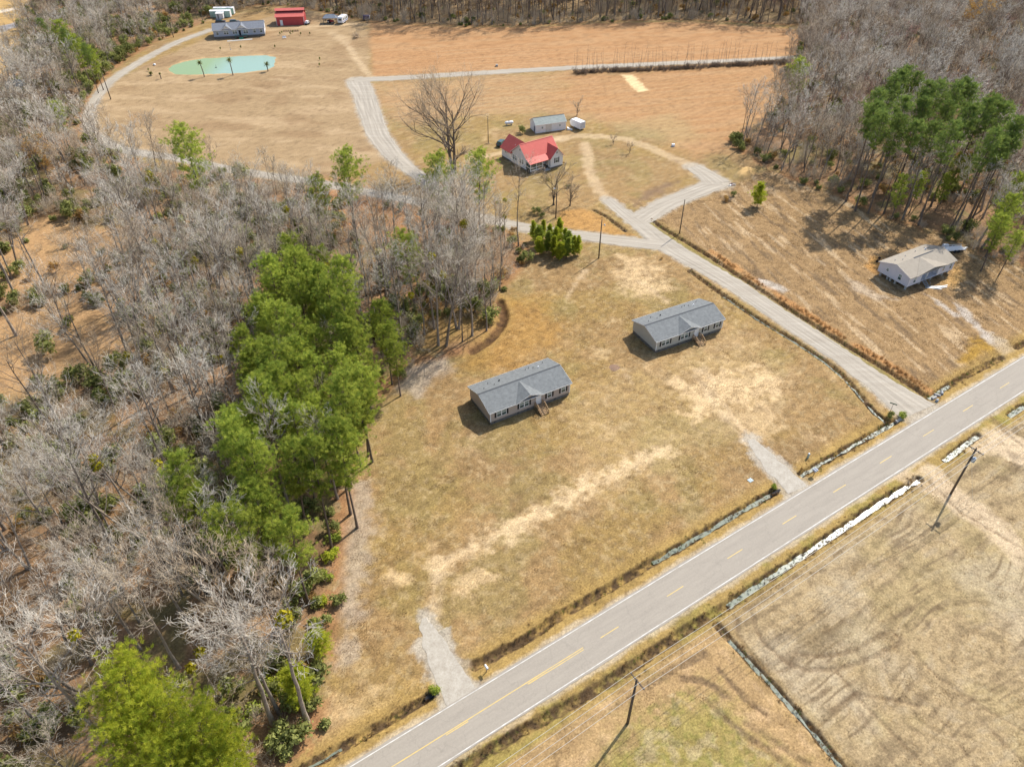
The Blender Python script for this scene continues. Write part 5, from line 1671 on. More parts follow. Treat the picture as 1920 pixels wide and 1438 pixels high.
def leaf_mesh(name, V, F, tint, mat):
    me = fast_mesh(name, V, F)
    at_ = me.attributes.new('tint', 'FLOAT', 'POINT')
    at_.data.foreach_set('value', np.asarray(tint, np.float32))
    me.materials.append(mat)
    return me


def tufts(C, outdir, rng, blades=15, length=.5, width=.021):
    """needle bursts at C"""
    n = len(C)
    d = rng.normal(0, 1, (n, blades, 3)) + outdir[:, None, :] * .9 + np.array([0, 0, .55])
    d /= np.linalg.norm(d, axis=2)[:, :, None]
    a = np.cross(d, rng.normal(0, 1, (n, blades, 3)))
    a /= np.linalg.norm(a, axis=2)[:, :, None] + 1e-9
    L = length * (.6 + .7 * rng.random((n, blades, 1)))
    c = C[:, None, :] + rng.normal(0, .09, (n, blades, 3))
    V = np.stack([c - a * width, c + a * width, c + d * L + a * width * .3, c + d * L - a * width * .3], 2).reshape(-1, 3)
    F = np.arange(n * blades * 4).reshape(-1, 4)
    return V, F


def grow_pine(seed, H=22., r0=.22, base=.50, rad=3.4, nb=46, per=15, blades=14, lean=.03, length=.36, low_dead=6, peak=.45):
    rng = np.random.default_rng(seed)
    seg, C, O = [], [], []
    pts = [np.zeros(3)]
    d = unit(np.array([rng.normal(0, lean), rng.normal(0, lean), 1.]))
    n = 10
    for k in range(n):
        d = unit(d + rng.normal(0, .03, 3) + np.array([0, 0, .05]))
        p2 = pts[-1] + d * H * .97 / n
        seg.append((*pts[-1], *p2, r0 * (1 - .82 * k / n) * (1.3 if k == 0 else 1), r0 * (1 - .82 * (k + 1) / n)))
        pts.append(p2)

    def on(t):
        f = t * n
        i = min(int(f), n - 1)
        return pts[i] + (pts[i + 1] - pts[i]) * (f - i)
    for b in range(nb):
        t = base + (1 - base) * ((b + rng.random()) / nb)
        q = on(t)
        u = (t - base) / (1 - base)
        prof = min(1.0, .45 + u / peak * .6) if u < peak else math.sqrt(max(.02, 1 - ((u - peak) / (1.02 - peak)) ** 2))
        L = rad * max(.22, prof) * (.65 + .5 * rng.random())
        az = b * 2.4 + rng.random()
        dd = unit(np.array([math.cos(az), math.sin(az), -.05 + .75 * u + rng.normal(0, .15)]))
        p = q
        for k in range(3):
            dd = unit(dd + np.array([0, 0, .12]) + rng.normal(0, .12, 3))
            p2 = p + dd * L / 3
            r = .055 * (1 - .3 * k) * (1.1 - .5 * u)
            seg.append((*p, *p2, r, r * .7))
            if k > 0 or L < 1.6:
                m = int(per / 2 * (L / rad) + 2)
                side = rng.normal(0, .36 + .10 * k, (m, 3)) * np.array([1, 1, .55])
                f = .15 + .95 * rng.random((m, 1))
                C.append(p + (p2 - p) * f + side * (L / 3) * .9 + np.array([0, 0, .12]))
                O.append(np.tile(dd * .8, (m, 1)) + side * .6)
            p = p2
    for b in range(low_dead):
        q = on(base * (.55 + .45 * rng.random()))
        az = rng.random() * 6.28
        dd = np.array([math.cos(az), math.sin(az), .1])
        seg.append((*q, *(q + dd * (.6 + rng.random())), .04, .015))
    C, O = np.concatenate(C), np.concatenate(O)
    V, F = tufts(C, O, rng, blades, length)
    tint = np.repeat(rng.random(len(C)), blades * 4)
    return seg, V, F, tint


def seg_mesh(name, segs, sides, mat, smooth=True):
    V, F = tubes(segs, sides)
    me = fast_mesh(name, V, F, smooth)
    me.materials.append(mat)
    return me


# kinds of bare tree: trunk mesh, crown mesh
bare_specs = [
    dict(seed=11, H=23, r0=.25, clear=.45, spread=.27, nl=13, mats=(bark_grey, twig_grey)),
    dict(seed=12, H=25, r0=.28, clear=.52, spread=.24, nl=13, mats=(bark_grey, twig_white)),
    dict(seed=13, H=21, r0=.22, clear=.38, spread=.30, nl=13, mats=(bark_dark, twig_brown)),
    dict(seed=14, H=22, r0=.22, clear=.36, spread=.32, nl=16, leaders=2, mats=(bark_grey, twig_white)),
    dict(seed=15, H=20, r0=.16, clear=.56, spread=.20, nl=11, mats=(bark_dark, twig_grey)),
    dict(seed=16, H=17, r0=.20, clear=.30, spread=.36, nl=14, mats=(bark_grey, twig_grey)),
    dict(seed=17, H=19, r0=.19, clear=.40, spread=.28, nl=13, mats=(bark_dark, twig_red)),
    dict(seed=18, H=24, r0=.22, clear=.50, spread=.25, nl=16, leaders=2, mats=(bark_dark, twig_brown)),
    dict(seed=19, H=13, r0=.13, clear=.25, spread=.40, nl=13, lim=(35, 70), mats=(bark_grey, twig_white)),
]
BARE = []
for sp in bare_specs:
    mats = sp.pop('mats')
    th, tn = grow(**sp)
    BARE.append((seg_mesh('trunk', th, 5, mats[0]), seg_mesh('crown', tn, 3, mats[1], False), sp['H']))

PINE = []
for k, (sd, H, base, rad, nb, mt, peak) in enumerate(((31, 22, .46, 3.7, 44, needle, .45), (32, 24, .50, 3.4, 42, needle, .5), (33, 19, .30, 3.8, 50, needle, .4), (34, 21, .40, 4.1, 48, needle, .5),
                                                 (35, 29, .66, 3.4, 44, needle_dark, .5), (36, 30, .62, 3.8, 50, needle_dark, .45), (37, 27, .68, 3.0, 40, needle_dark, .5), (38, 16, .30, 4.5, 60, needle_bright, .45))):
    sg, V, F, t = grow_pine(sd, H, .24 if H < 26 else .27, base, rad, nb, 22, 27, peak=peak)
    PINE.append((seg_mesh('trunk', sg, 5, bark_pine), leaf_mesh('crown', V, F, t, mt), H))
# young pine (bushy to the ground), cedar (pointed)
YOUNG = []
for k, (sd, H, rad, mt) in enumerate(((41, 7.2, 2.3, needle_bright), (42, 6.0, 2.6, needle_bright), (43, 8.0, 1.5, needle_bright), (44, 8.4, 1.5, needle_dark), (45, 5.0, 1.2, needle_bright), (46, 7.6, 1.7, needle))):
    sg, V, F, t = grow_pine(sd, H, .10, .12, rad, 44, 15, 26, length=.36, low_dead=0, peak=.22)
    YOUNG.append((seg_mesh('trunk', sg, 4, bark_pine), leaf_mesh('crown', V, F, t, mt), H))


def shrub_mesh(seed, mat, h=2.2, w=1.6, n=420, size=.17, twiggy=False):
    rng = np.random.default_rng(seed)
    blobs = []
    for i in range(9):
        a, q = rng.random() * 6.28, w * .6 * rng.random() ** .5
        blobs.append((np.array([math.cos(a) * q, math.sin(a) * q, h * (.3 + .5 * rng.random())]), w * (.32 + .25 * rng.random())))
    V, F, k = leaves(blobs, n, size, rng, width=.55)
    V[:, 2] = np.maximum(V[:, 2], .05)
    tint = np.repeat(rng.random(n), 4)
    return leaf_mesh('foliage', V, F, tint, mat)


def brush_segs(seed, h=2.4, n=14, kids=5, r=.025):
    rng = np.random.default_rng(seed)
    S = []
    for i in range(n):
        d = turn(rng, np.array([0, 0, 1.]), math.radians(10 + 45 * rng.random()))
        p = np.array([rng.normal(0, .35), rng.normal(0, .35), 0])
        L = h * (.6 + .5 * rng.random())
        for k in range(3):
            d = unit(d + rng.normal(0, .15, 3) + np.array([0, 0, .06]))
            p2 = p + d * L / 3
            S.append((*p, *p2, r * (1 - .25 * k), r * (.75 - .25 * k)))
            for c in range(kids if k else 2):
                q = p + (p2 - p) * rng.random()
                e = turn(rng, d, math.radians(30 + 30 * rng.random()))
                S.append((*q, *(q + e * L * (.16 + .2 * rng.random())), r * .55, r * .3))
            p = p2
    return S


twig_tan = pmat('tan_brush', (.62, .50, .33), (.45, .345, .22), .6, .9, rand=.25)
BRUSH = [seg_mesh('brush', brush_segs(51), 3, twig_tan, False), seg_mesh('brush', brush_segs(52, 3.4, 18, 6), 3, twig_grey, False), seg_mesh('brush', brush_segs(53, 1.6, 22, 5, .02), 3, twig_tan, False)]
EVER = [shrub_mesh(61, leaf_ever), shrub_mesh(62, leaf_ever, 3.4, 2.0, 560), shrub_mesh(63, leaf_ever, 1.5, 1.4, 300)]
RUST = [shrub_mesh(64, leaf_rust, 2.0, 1.6, 260, .13)]
mist = leaf_mesh('mistletoe', *(lambda t: (t[0], t[1], np.repeat(np.random.default_rng(2).random(130), 4)))(leaves([(np.zeros(3), .55)], 130, .15, np.random.default_rng(9), width=.5)), leaf_yel)

first = {}


def tree(name, meshes, x, y, s, rz, label, cat, group, mst=0, lean=None, hz=None):
    """a tree thing: empty at the foot > trunk, crown (> mistletoe)"""
    key = (meshes[0].name, meshes[1].name)
    e = thing(name, label, cat, x, y, rz, -.05, group)
    e.scale = (s, s, s * (hz or 1.0))
    if lean:
        e.rotation_euler = (lean[0], lean[1], rz)
    if key not in first:
        first[key] = (bpy.data.objects.new('trunk', meshes[0]), bpy.data.objects.new('crown', meshes[1]))
        parts = first[key]
    else:
        parts = [o.copy() for o in first[key]]
    for o in parts:
        COL.objects.link(o)
        o.parent = e
    for i in range(mst):
        m = bpy.data.objects.new('mistletoe', mist)
        a = random.random() * 6.28
        q = 1.0 + 2.0 * random.random()
        m.location = (math.cos(a) * q, math.sin(a) * q, meshes[2] * (.62 + .24 * random.random()))
        m.scale = (1.0 + random.random() * .6,) * 3
        link(m, parts[1])
    return e


def scatter(poly, step, seed, holes=(), keep=1.0, jitter=.42):
    rng = np.random.default_rng(seed)
    poly = np.asarray(poly)
    x0, y0 = poly.min(0)
    x1, y1 = poly.max(0)
    gx, gy = np.meshgrid(np.arange(x0, x1, step), np.arange(y0, y1, step * .88))
    gx = gx + (np.arange(gx.shape[0]) % 2)[:, None] * step / 2
    x, y = gx.ravel(), gy.ravel()
    x = x + rng.uniform(-jitter, jitter, len(x)) * step
    y = y + rng.uniform(-jitter, jitter, len(x)) * step
    m = poly_sd(x, y, poly) > 0
    for h, prob in holes:
        m &= ~((poly_sd(x, y, h) > 0) & (rng.random(len(x)) < prob))
    m &= rng.random(len(x)) < keep
    return np.c_[x[m], y[m]]


def clear_of_lanes(P, d=3.2):
    m = np.ones(len(P), bool)
    for nm, pts, w, z, k in gravel:
        m &= line_d(P[:, 0], P[:, 1], pts, 12) > (np.mean(w) / 2 + d)
    for q in (D_R,):
        m &= line_d(P[:, 0], P[:, 1], q, 6) > 1.5
    return P[m]


taken = []


def free(x, y, r):
    for a, b, c in taken:
        if (a - x) ** 2 + (b - y) ** 2 < max(r, c) ** 2:
            return False
    return True


def at_px(x, y):
    dz = y * CP + CAMH * SP
    return 960 + FPX * x / dz, 719 - FPX * (y * SP - CAMH * CP) / dz


# ---- pines of the near stand, by where their tops stand
P_STAND = ats([(510, 432), (575, 420), (635, 480), (675, 570), (712, 650), (700, 695), (640, 725), (655, 800), (618, 860), (596, 950), (545, 990), (410, 985), (335, 930), (360, 890), (450, 830), (392, 730), (395, 695), (455, 690), (440, 600), (470, 530)], 19.0)
pts = scatter(P_STAND, 5.3, 71)
pts = pts[np.argsort(np.hypot(pts[:, 0], pts[:, 1]))]
npine = 0
for x, y in pts:
    k = random.choice((0, 1, 2, 3, 0, 3))
    s = .80 + .22 * random.random()
    qx, qy = at_px(x, y)
    pz = 'at the lawn edge of the near stand' if qx > 640 else ('at the southern end of the near stand' if qy > 1130 else ('in the middle of the near stand' if qx > 520 else 'on the bare wood side of the near stand'))
    pz = ('tall pine', 'tallest pine', 'broad pine', 'wide crowned pine')[k] + ' with yellow green needles ' + pz
    tree('pine_tree', PINE[k], x, y, s, random.random() * 6.28, pz, 'pine tree', pz.replace('pine ', 'pines ', 1))
    taken.append((x, y, 3.0))
    npine += 1
for (px, py, h, k, lab) in ((200, 1255, 17, 2, 'broad pine at the near edge of the wood, northwest of the three crowns there'), (275, 1290, 16, 3, 'broad pine at the near edge of the wood, middle one of its clump'),
                            (345, 1345, 16, 0, 'broad pine at the near edge of the wood, the one nearest the road verge'), (235, 1365, 15, 2, 'broad pine at the near edge of the wood, in front of the clump'),
                            (300, 1420, 15, 3, 'broad pine cut by the bottom edge of the photo'), (390, 1400, 14, 2, 'small pine between the near clump and the bright bush')):
    x, y = topbase(px, py, h)
    tree('pine_tree', PINE[7], x, y, h / 16, random.random() * 6.28, lab, 'pine tree', 'broad pines at the near corner')
    taken.append((x, y, 3.2))
for (px, py, h, k, lab) in ((345, 242, 25, 1, 'lone tall pine with a bare lower trunk standing among bare trees by the lane'), (585, 328, 17, 2, 'short dark pine in front of the curving gravel lane'),
                            (645, 288, 22, 1, 'slim tall pine by the lane with a tufted top'), (815, 296, 22, 0, 'tall thin pine directly below the great bare tree'), (895, 290, 21, 3, 'rounded pine left of the red roofed house'),
                            (765, 440, 19, 2, 'pine with ragged green branches between grey trunks of the clump'), (712, 560, 15, 2, 'small feathery pine at the right edge of the near stand'),
                            (738, 640, 13, 3, 'low pine with bright boughs near the open lawn'), (720, 610, 14, 0, 'slender pine behind the low bright one at the stand edge'),
                            (1505, 114, 19, 3, 'single green pine at the corner of the harvested field')):
    x, y = topbase(px, py, h)
    tree('pine_tree', PINE[(3, k)[h < 18]], x, y, 1.10 * h / PINE[(3, k)[h < 18]][2], random.random() * 6.28, lab, 'pine tree', None, hz=.93)
    taken.append((x, y, 4.2))
# tall pines of the right wood
for i, (px, py) in enumerate(((1655, 168), (1672, 142), (1690, 128), (1712, 122), (1733, 134), (1752, 152), (1770, 146), (1790, 152), (1812, 146), (1832, 156), (1850, 178), (1876, 178), (1892, 192), (1895, 232), (1882, 256), (1908, 215), (1862, 240), (1705, 178), (1742, 182),
                              (1780, 188), (1822, 192), (1665, 205), (1690, 215), (1720, 222), (1760, 225), (1800, 222), (1645, 190))):
    k = (4, 5, 6)[i % 3]
    wh = 'left third of right wood row' if px < 1705 else ('middle of right wood row' if px < 1785 else 'right third of right wood row')
    h = 28.0 - (i % 5) * .8
    x, y = topbase(px, py, h)
    tree('pine_tree', PINE[k], x, y, h / PINE[k][2], random.random() * 6.28, 'tall dark crowned pine on a long bare trunk, ' + wh, 'pine tree', 'tall pines, ' + wh)
    taken.append((x, y, 2.6))
for i, (px, py, h) in enumerate(((1905, 360, 17), (1890, 400, 15), (1925, 330, 18), (1915, 430, 12), (1700, 330, 12), (1735, 320, 12), (1800, 290, 14), (1830, 280, 15), (1780, 330, 10))):
    x, y = topbase(px, py, h)
    tree('pine_tree', PINE[(2, 3)[i % 2]], x, y, h / PINE[(2, 3)[i % 2]][2], random.random() * 6.28, 'half grown pine with pale green foliage at the foot of the right wood', 'pine tree', 'half grown pines of the right wood')
    taken.append((x, y, 2.5))
for i, (px, py, h) in enumerate(((78, 34, 20), (100, 38, 20), (122, 52, 19), (138, 66, 18), (152, 82, 17), (166, 88, 15))):
    x, y = topbase(px, py, h)
    tree('pine_tree', PINE[(5, 3)[i % 2]], x, y, h / PINE[(5, 3)[i % 2]][2], random.random() * 6.28, 'green pine in the far row left of the pond', 'pine tree', 'row of pines left of the pond')
    taken.append((x, y, 3))
x, y = topbase(95, 190, 14)
tree('pine_tree', PINE[3], x, y, 14 / PINE[3][2], 1, 'dome shaped green pine among grey trees at the left', 'pine tree', None)
# young pines, cedars
for (px, py, h, k, s, lab) in ((553, 1262, 6.5, 0, 1, 'bright yellow green young pine by the lawn at the near wood edge'), (592, 1188, 4.5, 1, .78, 'smaller bright young pine farther up the wood edge'),
                               (1430, 342, 7.0, 0, .92, 'single bright green young pine standing alone on the cleared lot')):
    x, y = topbase(px, py, h)
    e = tree('young_pine', YOUNG[k], x, y, s, .6, lab, 'young pine', None)
    taken.append((x, y, 2))
ced = [(1000, 452), (1018, 447), (1010, 462), (1030, 458), (1042, 470), (1025, 474), (1048, 455), (1058, 466), (1066, 474), (1075, 480), (1083, 478), (1062, 484), (1038, 482)]
for i, (px, py) in enumerate(ced):
    x, y = at(px, py)
    k = (2, 3)[i % 2]
    tree('cedar_tree', YOUNG[(2, 2, 5)[i % 3]], x, y, .62 + .22 * random.random(), random.random() * 6, 'pointed bright green evergreen in the tight clump beside the lane', 'cedar', 'evergreens of the clump beside the lane')
for i, (px, py) in enumerate(((1012, 478), (1049, 488))):
    x, y = at(px, py)
    tree('cedar_tree', YOUNG[4], x, y, .95, 2.0 * i, ('small yellow green evergreen at the left front of the clump', 'smallest pointed evergreen in front of the clump')[i], 'cedar', None)

# the great bare tree and other single trees
th, tn = grow(101, 23, .55, .20, .60, 24, (34, 64), 1.1, 2, .018, .09, (6, 5, 3))
great = (seg_mesh('trunk', th, 7, bark_dark), seg_mesh('crown', tn, 3, twig_brown, False), 27)
x, y = at(850, 322)
tree('great_bare_tree', great, x, y, 1.0, 2.2, 'great spreading bare tree left of the red roofed house', 'tree', None, hz=.98)
taken.append((x, y, 5))
th, tn = grow(102, 10, .20, .16, .55, 13, (25, 62), 1.0, 2, .022, .08, (5, 4, 3))
yard = (seg_mesh('trunk', th, 5, bark_dark), seg_mesh('crown', tn, 3, twig_brown, False), 10)
x, y = at(1039, 384)
tree('bare_yard_tree', yard, x, y, 1.05, .4, 'dark bare tree behind the lamp pole in front of the farmhouse', 'tree', None, mst=1)
x, y = at(1068, 386)
tree('bare_yard_tree', yard, x, y, .72, 2.4, 'smaller bare tree right of the lamp pole', 'tree', None)
for (px, py, s, lab) in ((1150, 271, .30, 'small leafless fruit tree inside the loop drive, left one'), (1181, 288, .34, 'small leafless fruit tree inside the loop drive, right one'), (1082, 217, .52, 'leafless bush behind the white trailer')):
    x, y = at(px, py)
    tree('fruit_tree', yard, x, y, s, px, lab, 'fruit tree', None)

oak_specs = [((822, 648), 0, 1.10, 'straight grey trunked tree in front of the dark leaf ditch, left of the twin trunks'), ((836, 647), 3, 1.12, 'thick twin trunked grey tree casting long shadows on the lawn'), ((758, 662), 1, 1.06, 'tall grey tree alone at the lawn corner of the woods'),
             ((885, 630), 5, 1.2, 'leaning grey tree beside the dark leaf ditch'), ((867, 641), 4, .9, 'slim grey tree behind the leaf ditch'), ((921, 585), 5, 1.0, 'grey tree inside the bend of the dark leaf ditch'), ((937, 545), 5, .85, 'low spreading grey tree at the right tip of the clump'),
             ((723, 609), 0, .98, 'slender dark trunked tree between the pines and the clump'), ((686, 555), 4, 1.2, 'thin upright tree at the back of the clump')]
for (px, k, s, lab) in oak_specs:
    x, y = at(*px)
    tree('bare_tree', BARE[k], x, y, s, random.random() * 6, lab, 'bare tree', None, mst=1 if k in (0, 3) else 0)
    taken.append((x, y, 3))
for (px, k, s, lab) in (((1388, 260), 4, .82, 'leaning bare tree at the left end of the field corner row'), ((1400, 258), 3, .72, 'forked bare tree second in the field corner row')):
    x, y = at(*px)
    tree('bare_tree', BARE[k], x, y, s, random.random() * 6, lab, 'bare tree', None)
    taken.append((x, y, 2))
P_CLUMP = ats([(690, 556), (770, 630), (870, 636), (922, 590), (932, 545), (960, 500), (905, 470), (800, 465), (700, 500)])
for x, y in scatter(P_CLUMP, 7.6, 86):
    if free(x, y, 2.4):
        k = random.choice((1, 3, 1, 0, 3))
        lb = {0: 'tall pale grey bare tree', 1: 'tall whitish bare tree', 3: 'forked whitish bare tree'}[k] + ' in the clump behind the dark leaf ditch'
        tree('bare_tree', BARE[k], x, y, .9 + .22 * random.random(), random.random() * 6.28, lb, 'bare tree', lb.replace('tree', 'trees', 1))
        taken.append((x, y, 2.4))
# leaf-holding trees
rngl = np.random.default_rng(4)
rust = []
for sd, H in ((111, 15), (112, 18)):
    th, tn = grow(sd, H, .2, .3, .34, 13)
    ends = [(np.array(s[3:6]), .38) for s in tn[::3]]
    V, F, k = leaves(ends, 2400, .13, rngl, width=.55)
    V2, F2 = tubes(tn, 3)
    me = leaf_mesh('crown', V, F, np.repeat(rngl.random(2400), 4), leaf_rust)
    rust.append((seg_mesh('trunk', th + tn[::2], 4, bark_grey), me, H))
for (px, py, h, k, s, lab) in ((62, 262, 15, 0, 1, 'rust leaved tree among grey trees at the left'), (1830, 25, 18, 1, 1.25, 'big orange leaved tree deep in the right wood'), (1800, 55, 16, 0, 1, 'orange leaved tree beside the biggest one in the right wood'),
                               (1860, 60, 15, 0, .9, 'small orange leaved tree right of the big one in the right wood')):
    x, y = topbase(px, py, h)
    tree('rust_leaved_tree', rust[k], x, y, s, 1.0 * k + px, lab, 'tree', None)
    taken.append((x, y, 4))

P_FRONT = ats([(-60, 720), (200, 690), (330, 740), (330, 860), (250, 940), (-60, 960)])
# ---- the bare woods: nearest ones each a thing, the rest one mass
cand = []
PL = clear_of_lanes(scatter(P_LWOOD, 6.1, 81, [(P_CLEAR[0], .96), (P_CLEAR[1], .78), (P_FRONT, .62)]))
cand += [(x, y, 'L') for x, y in PL]
PR = clear_of_lanes(scatter(P_RWOOD, 5.8, 82))
cand += [(x, y, 'R') for x, y in PR]
PT = scatter(P_TWOOD, 5.6, 83)
cand += [(x, y, 'T') for x, y in PT]
stand_near = ats([(480, 560), (640, 520), (720, 640), (690, 760), (660, 900), (640, 1060), (420, 1120), (330, 1020), (430, 900), (400, 760)], 10)
cand = [(x, y, z) for x, y, z in cand if free(x, y, 2.3) and not (inside(x, y, stand_near) and random.random() < .45)]
# a gap lets the lane and the orange floor show through the slender trees there
gap = ats([(640, 385), (760, 400), (880, 440), (860, 500), (740, 520), (650, 470)])
gap2 = ats([(440, 336), (640, 362), (900, 412), (930, 440), (700, 430), (440, 380)])
cand = [(x, y, z) for x, y, z in cand if not ((inside(x, y, gap) and random.random() < .7))]
cand.sort(key=lambda t: t[0] ** 2 + t[1] ** 2)


def seen_base(x, y):
    dz = y * CP + CAMH * SP
    px = 960 + FPX * x / dz
    py = 719 - FPX * (y * SP - CAMH * CP) / dz
    return px, py


def zone(z, px, py):
    if z == 'L':
        if py < 300:
            return 'between the left border and the pond lane' if px < 200 else 'beside the pond lane'
        if px > 560 and py < 560:
            return 'between the lane and the round lawn clump'
        if py < 560:
            return 'above the sandy clearing' if px < 330 else 'behind the pine stand'
        if py < 900:
            return 'around the sandy clearing' if px < 330 else 'left of the pine stand'
        return 'at the near left corner of the wood' if px < 300 else 'between the pine stand and the near pines'
    if px < 1560:
        return 'by the corner of the harvested field'
    return 'along the cleared lot' if py > 330 else 'behind the tall pines'


labels = {'L': ('bare_tree', ['tall bare tree with pale grey twigs in the left wood', 'tall bare tree with whitish lichened twigs in the left wood', 'bare tree with brown twigs in the left wood', 'forked bare tree with whitish twigs in the left wood',
                              'slender bare tree with a dark trunk in the left wood', 'spreading bare tree with grey twigs in the left wood', 'bare tree with reddish budding twigs in the left wood', 'forked bare tree with brown twigs in the left wood', 'low spreading whitish bare tree in the left wood']),
          'R': ('bare_tree', ['tall bare tree with pale grey twigs in the right wood', 'tall bare tree with whitish twigs in the right wood', 'bare tree with brown twigs in the right wood', 'forked bare tree with whitish twigs in the right wood',
                              'slender bare tree with a dark trunk in the right wood', 'spreading bare tree with grey twigs in the right wood', 'bare tree with reddish budding twigs in the right wood', 'forked bare tree with brown twigs in the right wood', 'low spreading whitish bare tree in the right wood'])}
W = {'L': [0, 1, 1, 1, 3, 3, 3, 4, 5, 5, 7, 8, 8, 2], 'R': [0, 0, 1, 1, 1, 2, 3, 3, 4, 5, 6, 7, 8], 'T': [0, 2, 2, 4, 4, 7, 6, 1]}
mass = []
nind = 0
for x, y, z in cand:
    px, py = seen_base(x, y)
    if px < -260 or px > 2080 or py > 1640:
        continue
    k = random.choice(W[z])
    s = .74 + .46 * random.random()
    if z == 'R':
        s *= .80
    if z == 'L' and py < 470 and 300 < px < 960:
        k = random.choice((4, 4, 4, 0, 2, 1))
        s = .55 + .32 * random.random()
    if z == 'L' and py < 440 and px < 620:
        if random.random() < .22:
            continue
        s *= .74
    if z == 'R' and 1370 < px < 1500 and py < 275:
        k, s = random.choice((4, 4, 0)), .68 + .2 * random.random()
    if z != 'T' and nind < 262 and py < 1600:
        nm, lb = labels[z]
        zl = lb[k].replace('in the left wood', zone(z, px, py)).replace('in the right wood', zone(z, px, py))
        tree(nm, BARE[k], x, y, s, random.random() * 6.28, zl, 'bare tree', zl.replace('bare tree', 'bare trees', 1), mst=(1 + (random.random() < .4)) if (random.random() < .13 and z == 'L') else 0)
        nind += 1
    else:
        mass.append((x, y, k, s, random.random() * 6.28))
print('individual bare trees', nind, 'mass', len(mass), 'near pines', npine)


def instancer(name, label, pts, coll):
    """pts rows x,y,index,scale,rz -> one stuff object"""
    A = np.asarray(pts, float)
    me = bpy.data.meshes.new(name)
    me.vertices.add(len(A))
    me.vertices.foreach_set('co', np.c_[A[:, 0], A[:, 1], np.full(len(A), -.06)].astype(np.float32).ravel())
    for nm, ty, col in (('pick', 'INT', A[:, 2].astype(np.int32)), ('size', 'FLOAT', A[:, 3].astype(np.float32)), ('turn', 'FLOAT', A[:, 4].astype(np.float32))):
        a = me.attributes.new(nm, ty, 'POINT')
        a.data.foreach_set('value', col)
    o = link(bpy.data.objects.new(name, me))
    g = bpy.data.node_groups.new(name, 'GeometryNodeTree')
    g.interface.new_socket('Geometry', in_out='INPUT', socket_type='NodeSocketGeometry')
    g.interface.new_socket('Geometry', in_out='OUTPUT', socket_type='NodeSocketGeometry')
    N, Lk = g.nodes, g.links
    gi, go = N.new('NodeGroupInput'), N.new('NodeGroupOutput')
    ip = N.new('GeometryNodeInstanceOnPoints')
    ci = N.new('GeometryNodeCollectionInfo')
    ci.inputs['Collection'].default_value = coll
    ci.inputs['Separate Children'].default_value = True
    ci.inputs['Reset Children'].default_value = True
    ip.inputs['Pick Instance'].default_value = True

    def attr(nm, ty):
        a = N.new('GeometryNodeInputNamedAttribute')
        a.data_type = ty
        a.inputs['Name'].default_value = nm
        return a.outputs['Attribute']
    cx = N.new('ShaderNodeCombineXYZ')
    er = N.new('FunctionNodeEulerToRotation')
    Lk.new(attr('turn', 'FLOAT'), cx.inputs['Z'])
    Lk.new(cx.outputs[0], er.inputs[0])
    Lk.new(gi.outputs[0], ip.inputs['Points'])
    Lk.new(ci.outputs[0], ip.inputs['Instance'])
    Lk.new(attr('pick', 'INT'), ip.inputs['Instance Index'])
    Lk.new(er.outputs[0], ip.inputs['Rotation'])
    Lk.new(attr('size', 'FLOAT'), ip.inputs['Scale'])
    Lk.new(ip.outputs[0], go.inputs[0])
    md = o.modifiers.new('scatter', 'NODES')
    md.node_group = g
    return tag(o, label, kind='stuff')


def merged(name, parts):
    """one mesh of several, keeping materials"""
    V, F3, mi, mats, n, tint = [], [], [], [], 0, []
    for me in parts:
        v = np.zeros(len(me.vertices) * 3, np.float32)
        me.vertices.foreach_get('co', v)
        f = np.zeros(len(me.loops), np.int32)
        me.loops.foreach_get('vertex_index', f)
        V.append(v.reshape(-1, 3))
        F3.append(f.reshape(-1, 4) + n)
        mi.append(np.full(len(f) // 4, len(mats), np.int32))
        mats.append(me.materials[0])
        if 'tint' in me.attributes:
            t = np.zeros(len(me.vertices), np.float32)
            me.attributes['tint'].data.foreach_get('value', t)
        else:
            t = np.zeros(len(me.vertices), np.float32)
        tint.append(t)
        n += len(me.vertices)
    out = fast_mesh(name, np.concatenate(V), np.concatenate(F3))
    for m in mats:
        out.materials.append(m)
    out.polygons.foreach_set('material_index', np.concatenate(mi))
    out.attributes.new('tint', 'FLOAT', 'POINT').data.foreach_set('value', np.concatenate(tint))
    return out


wood = bpy.data.collections.new('wood_kinds')
for i, (a, b, h) in enumerate(BARE):
    sp = dict(bare_specs[i])
    sp.update(seed=sp['seed'] + 200, tw=.028, fine=.86, kids=(5, 4, 3))
    th, tn = grow(**sp)
    ma = seg_mesh('t', th, 4, a.materials[0])
    mb = seg_mesh('c', tn, 3, b.materials[0], False)
    wood.objects.link(bpy.data.objects.new(f'bare_tree_kind_{i}', merged('bare_tree_kind', (ma, mb))))
instancer('far_bare_woods', 'mass of grey leafless trees filling the woods beyond the nearest ones', mass, wood)

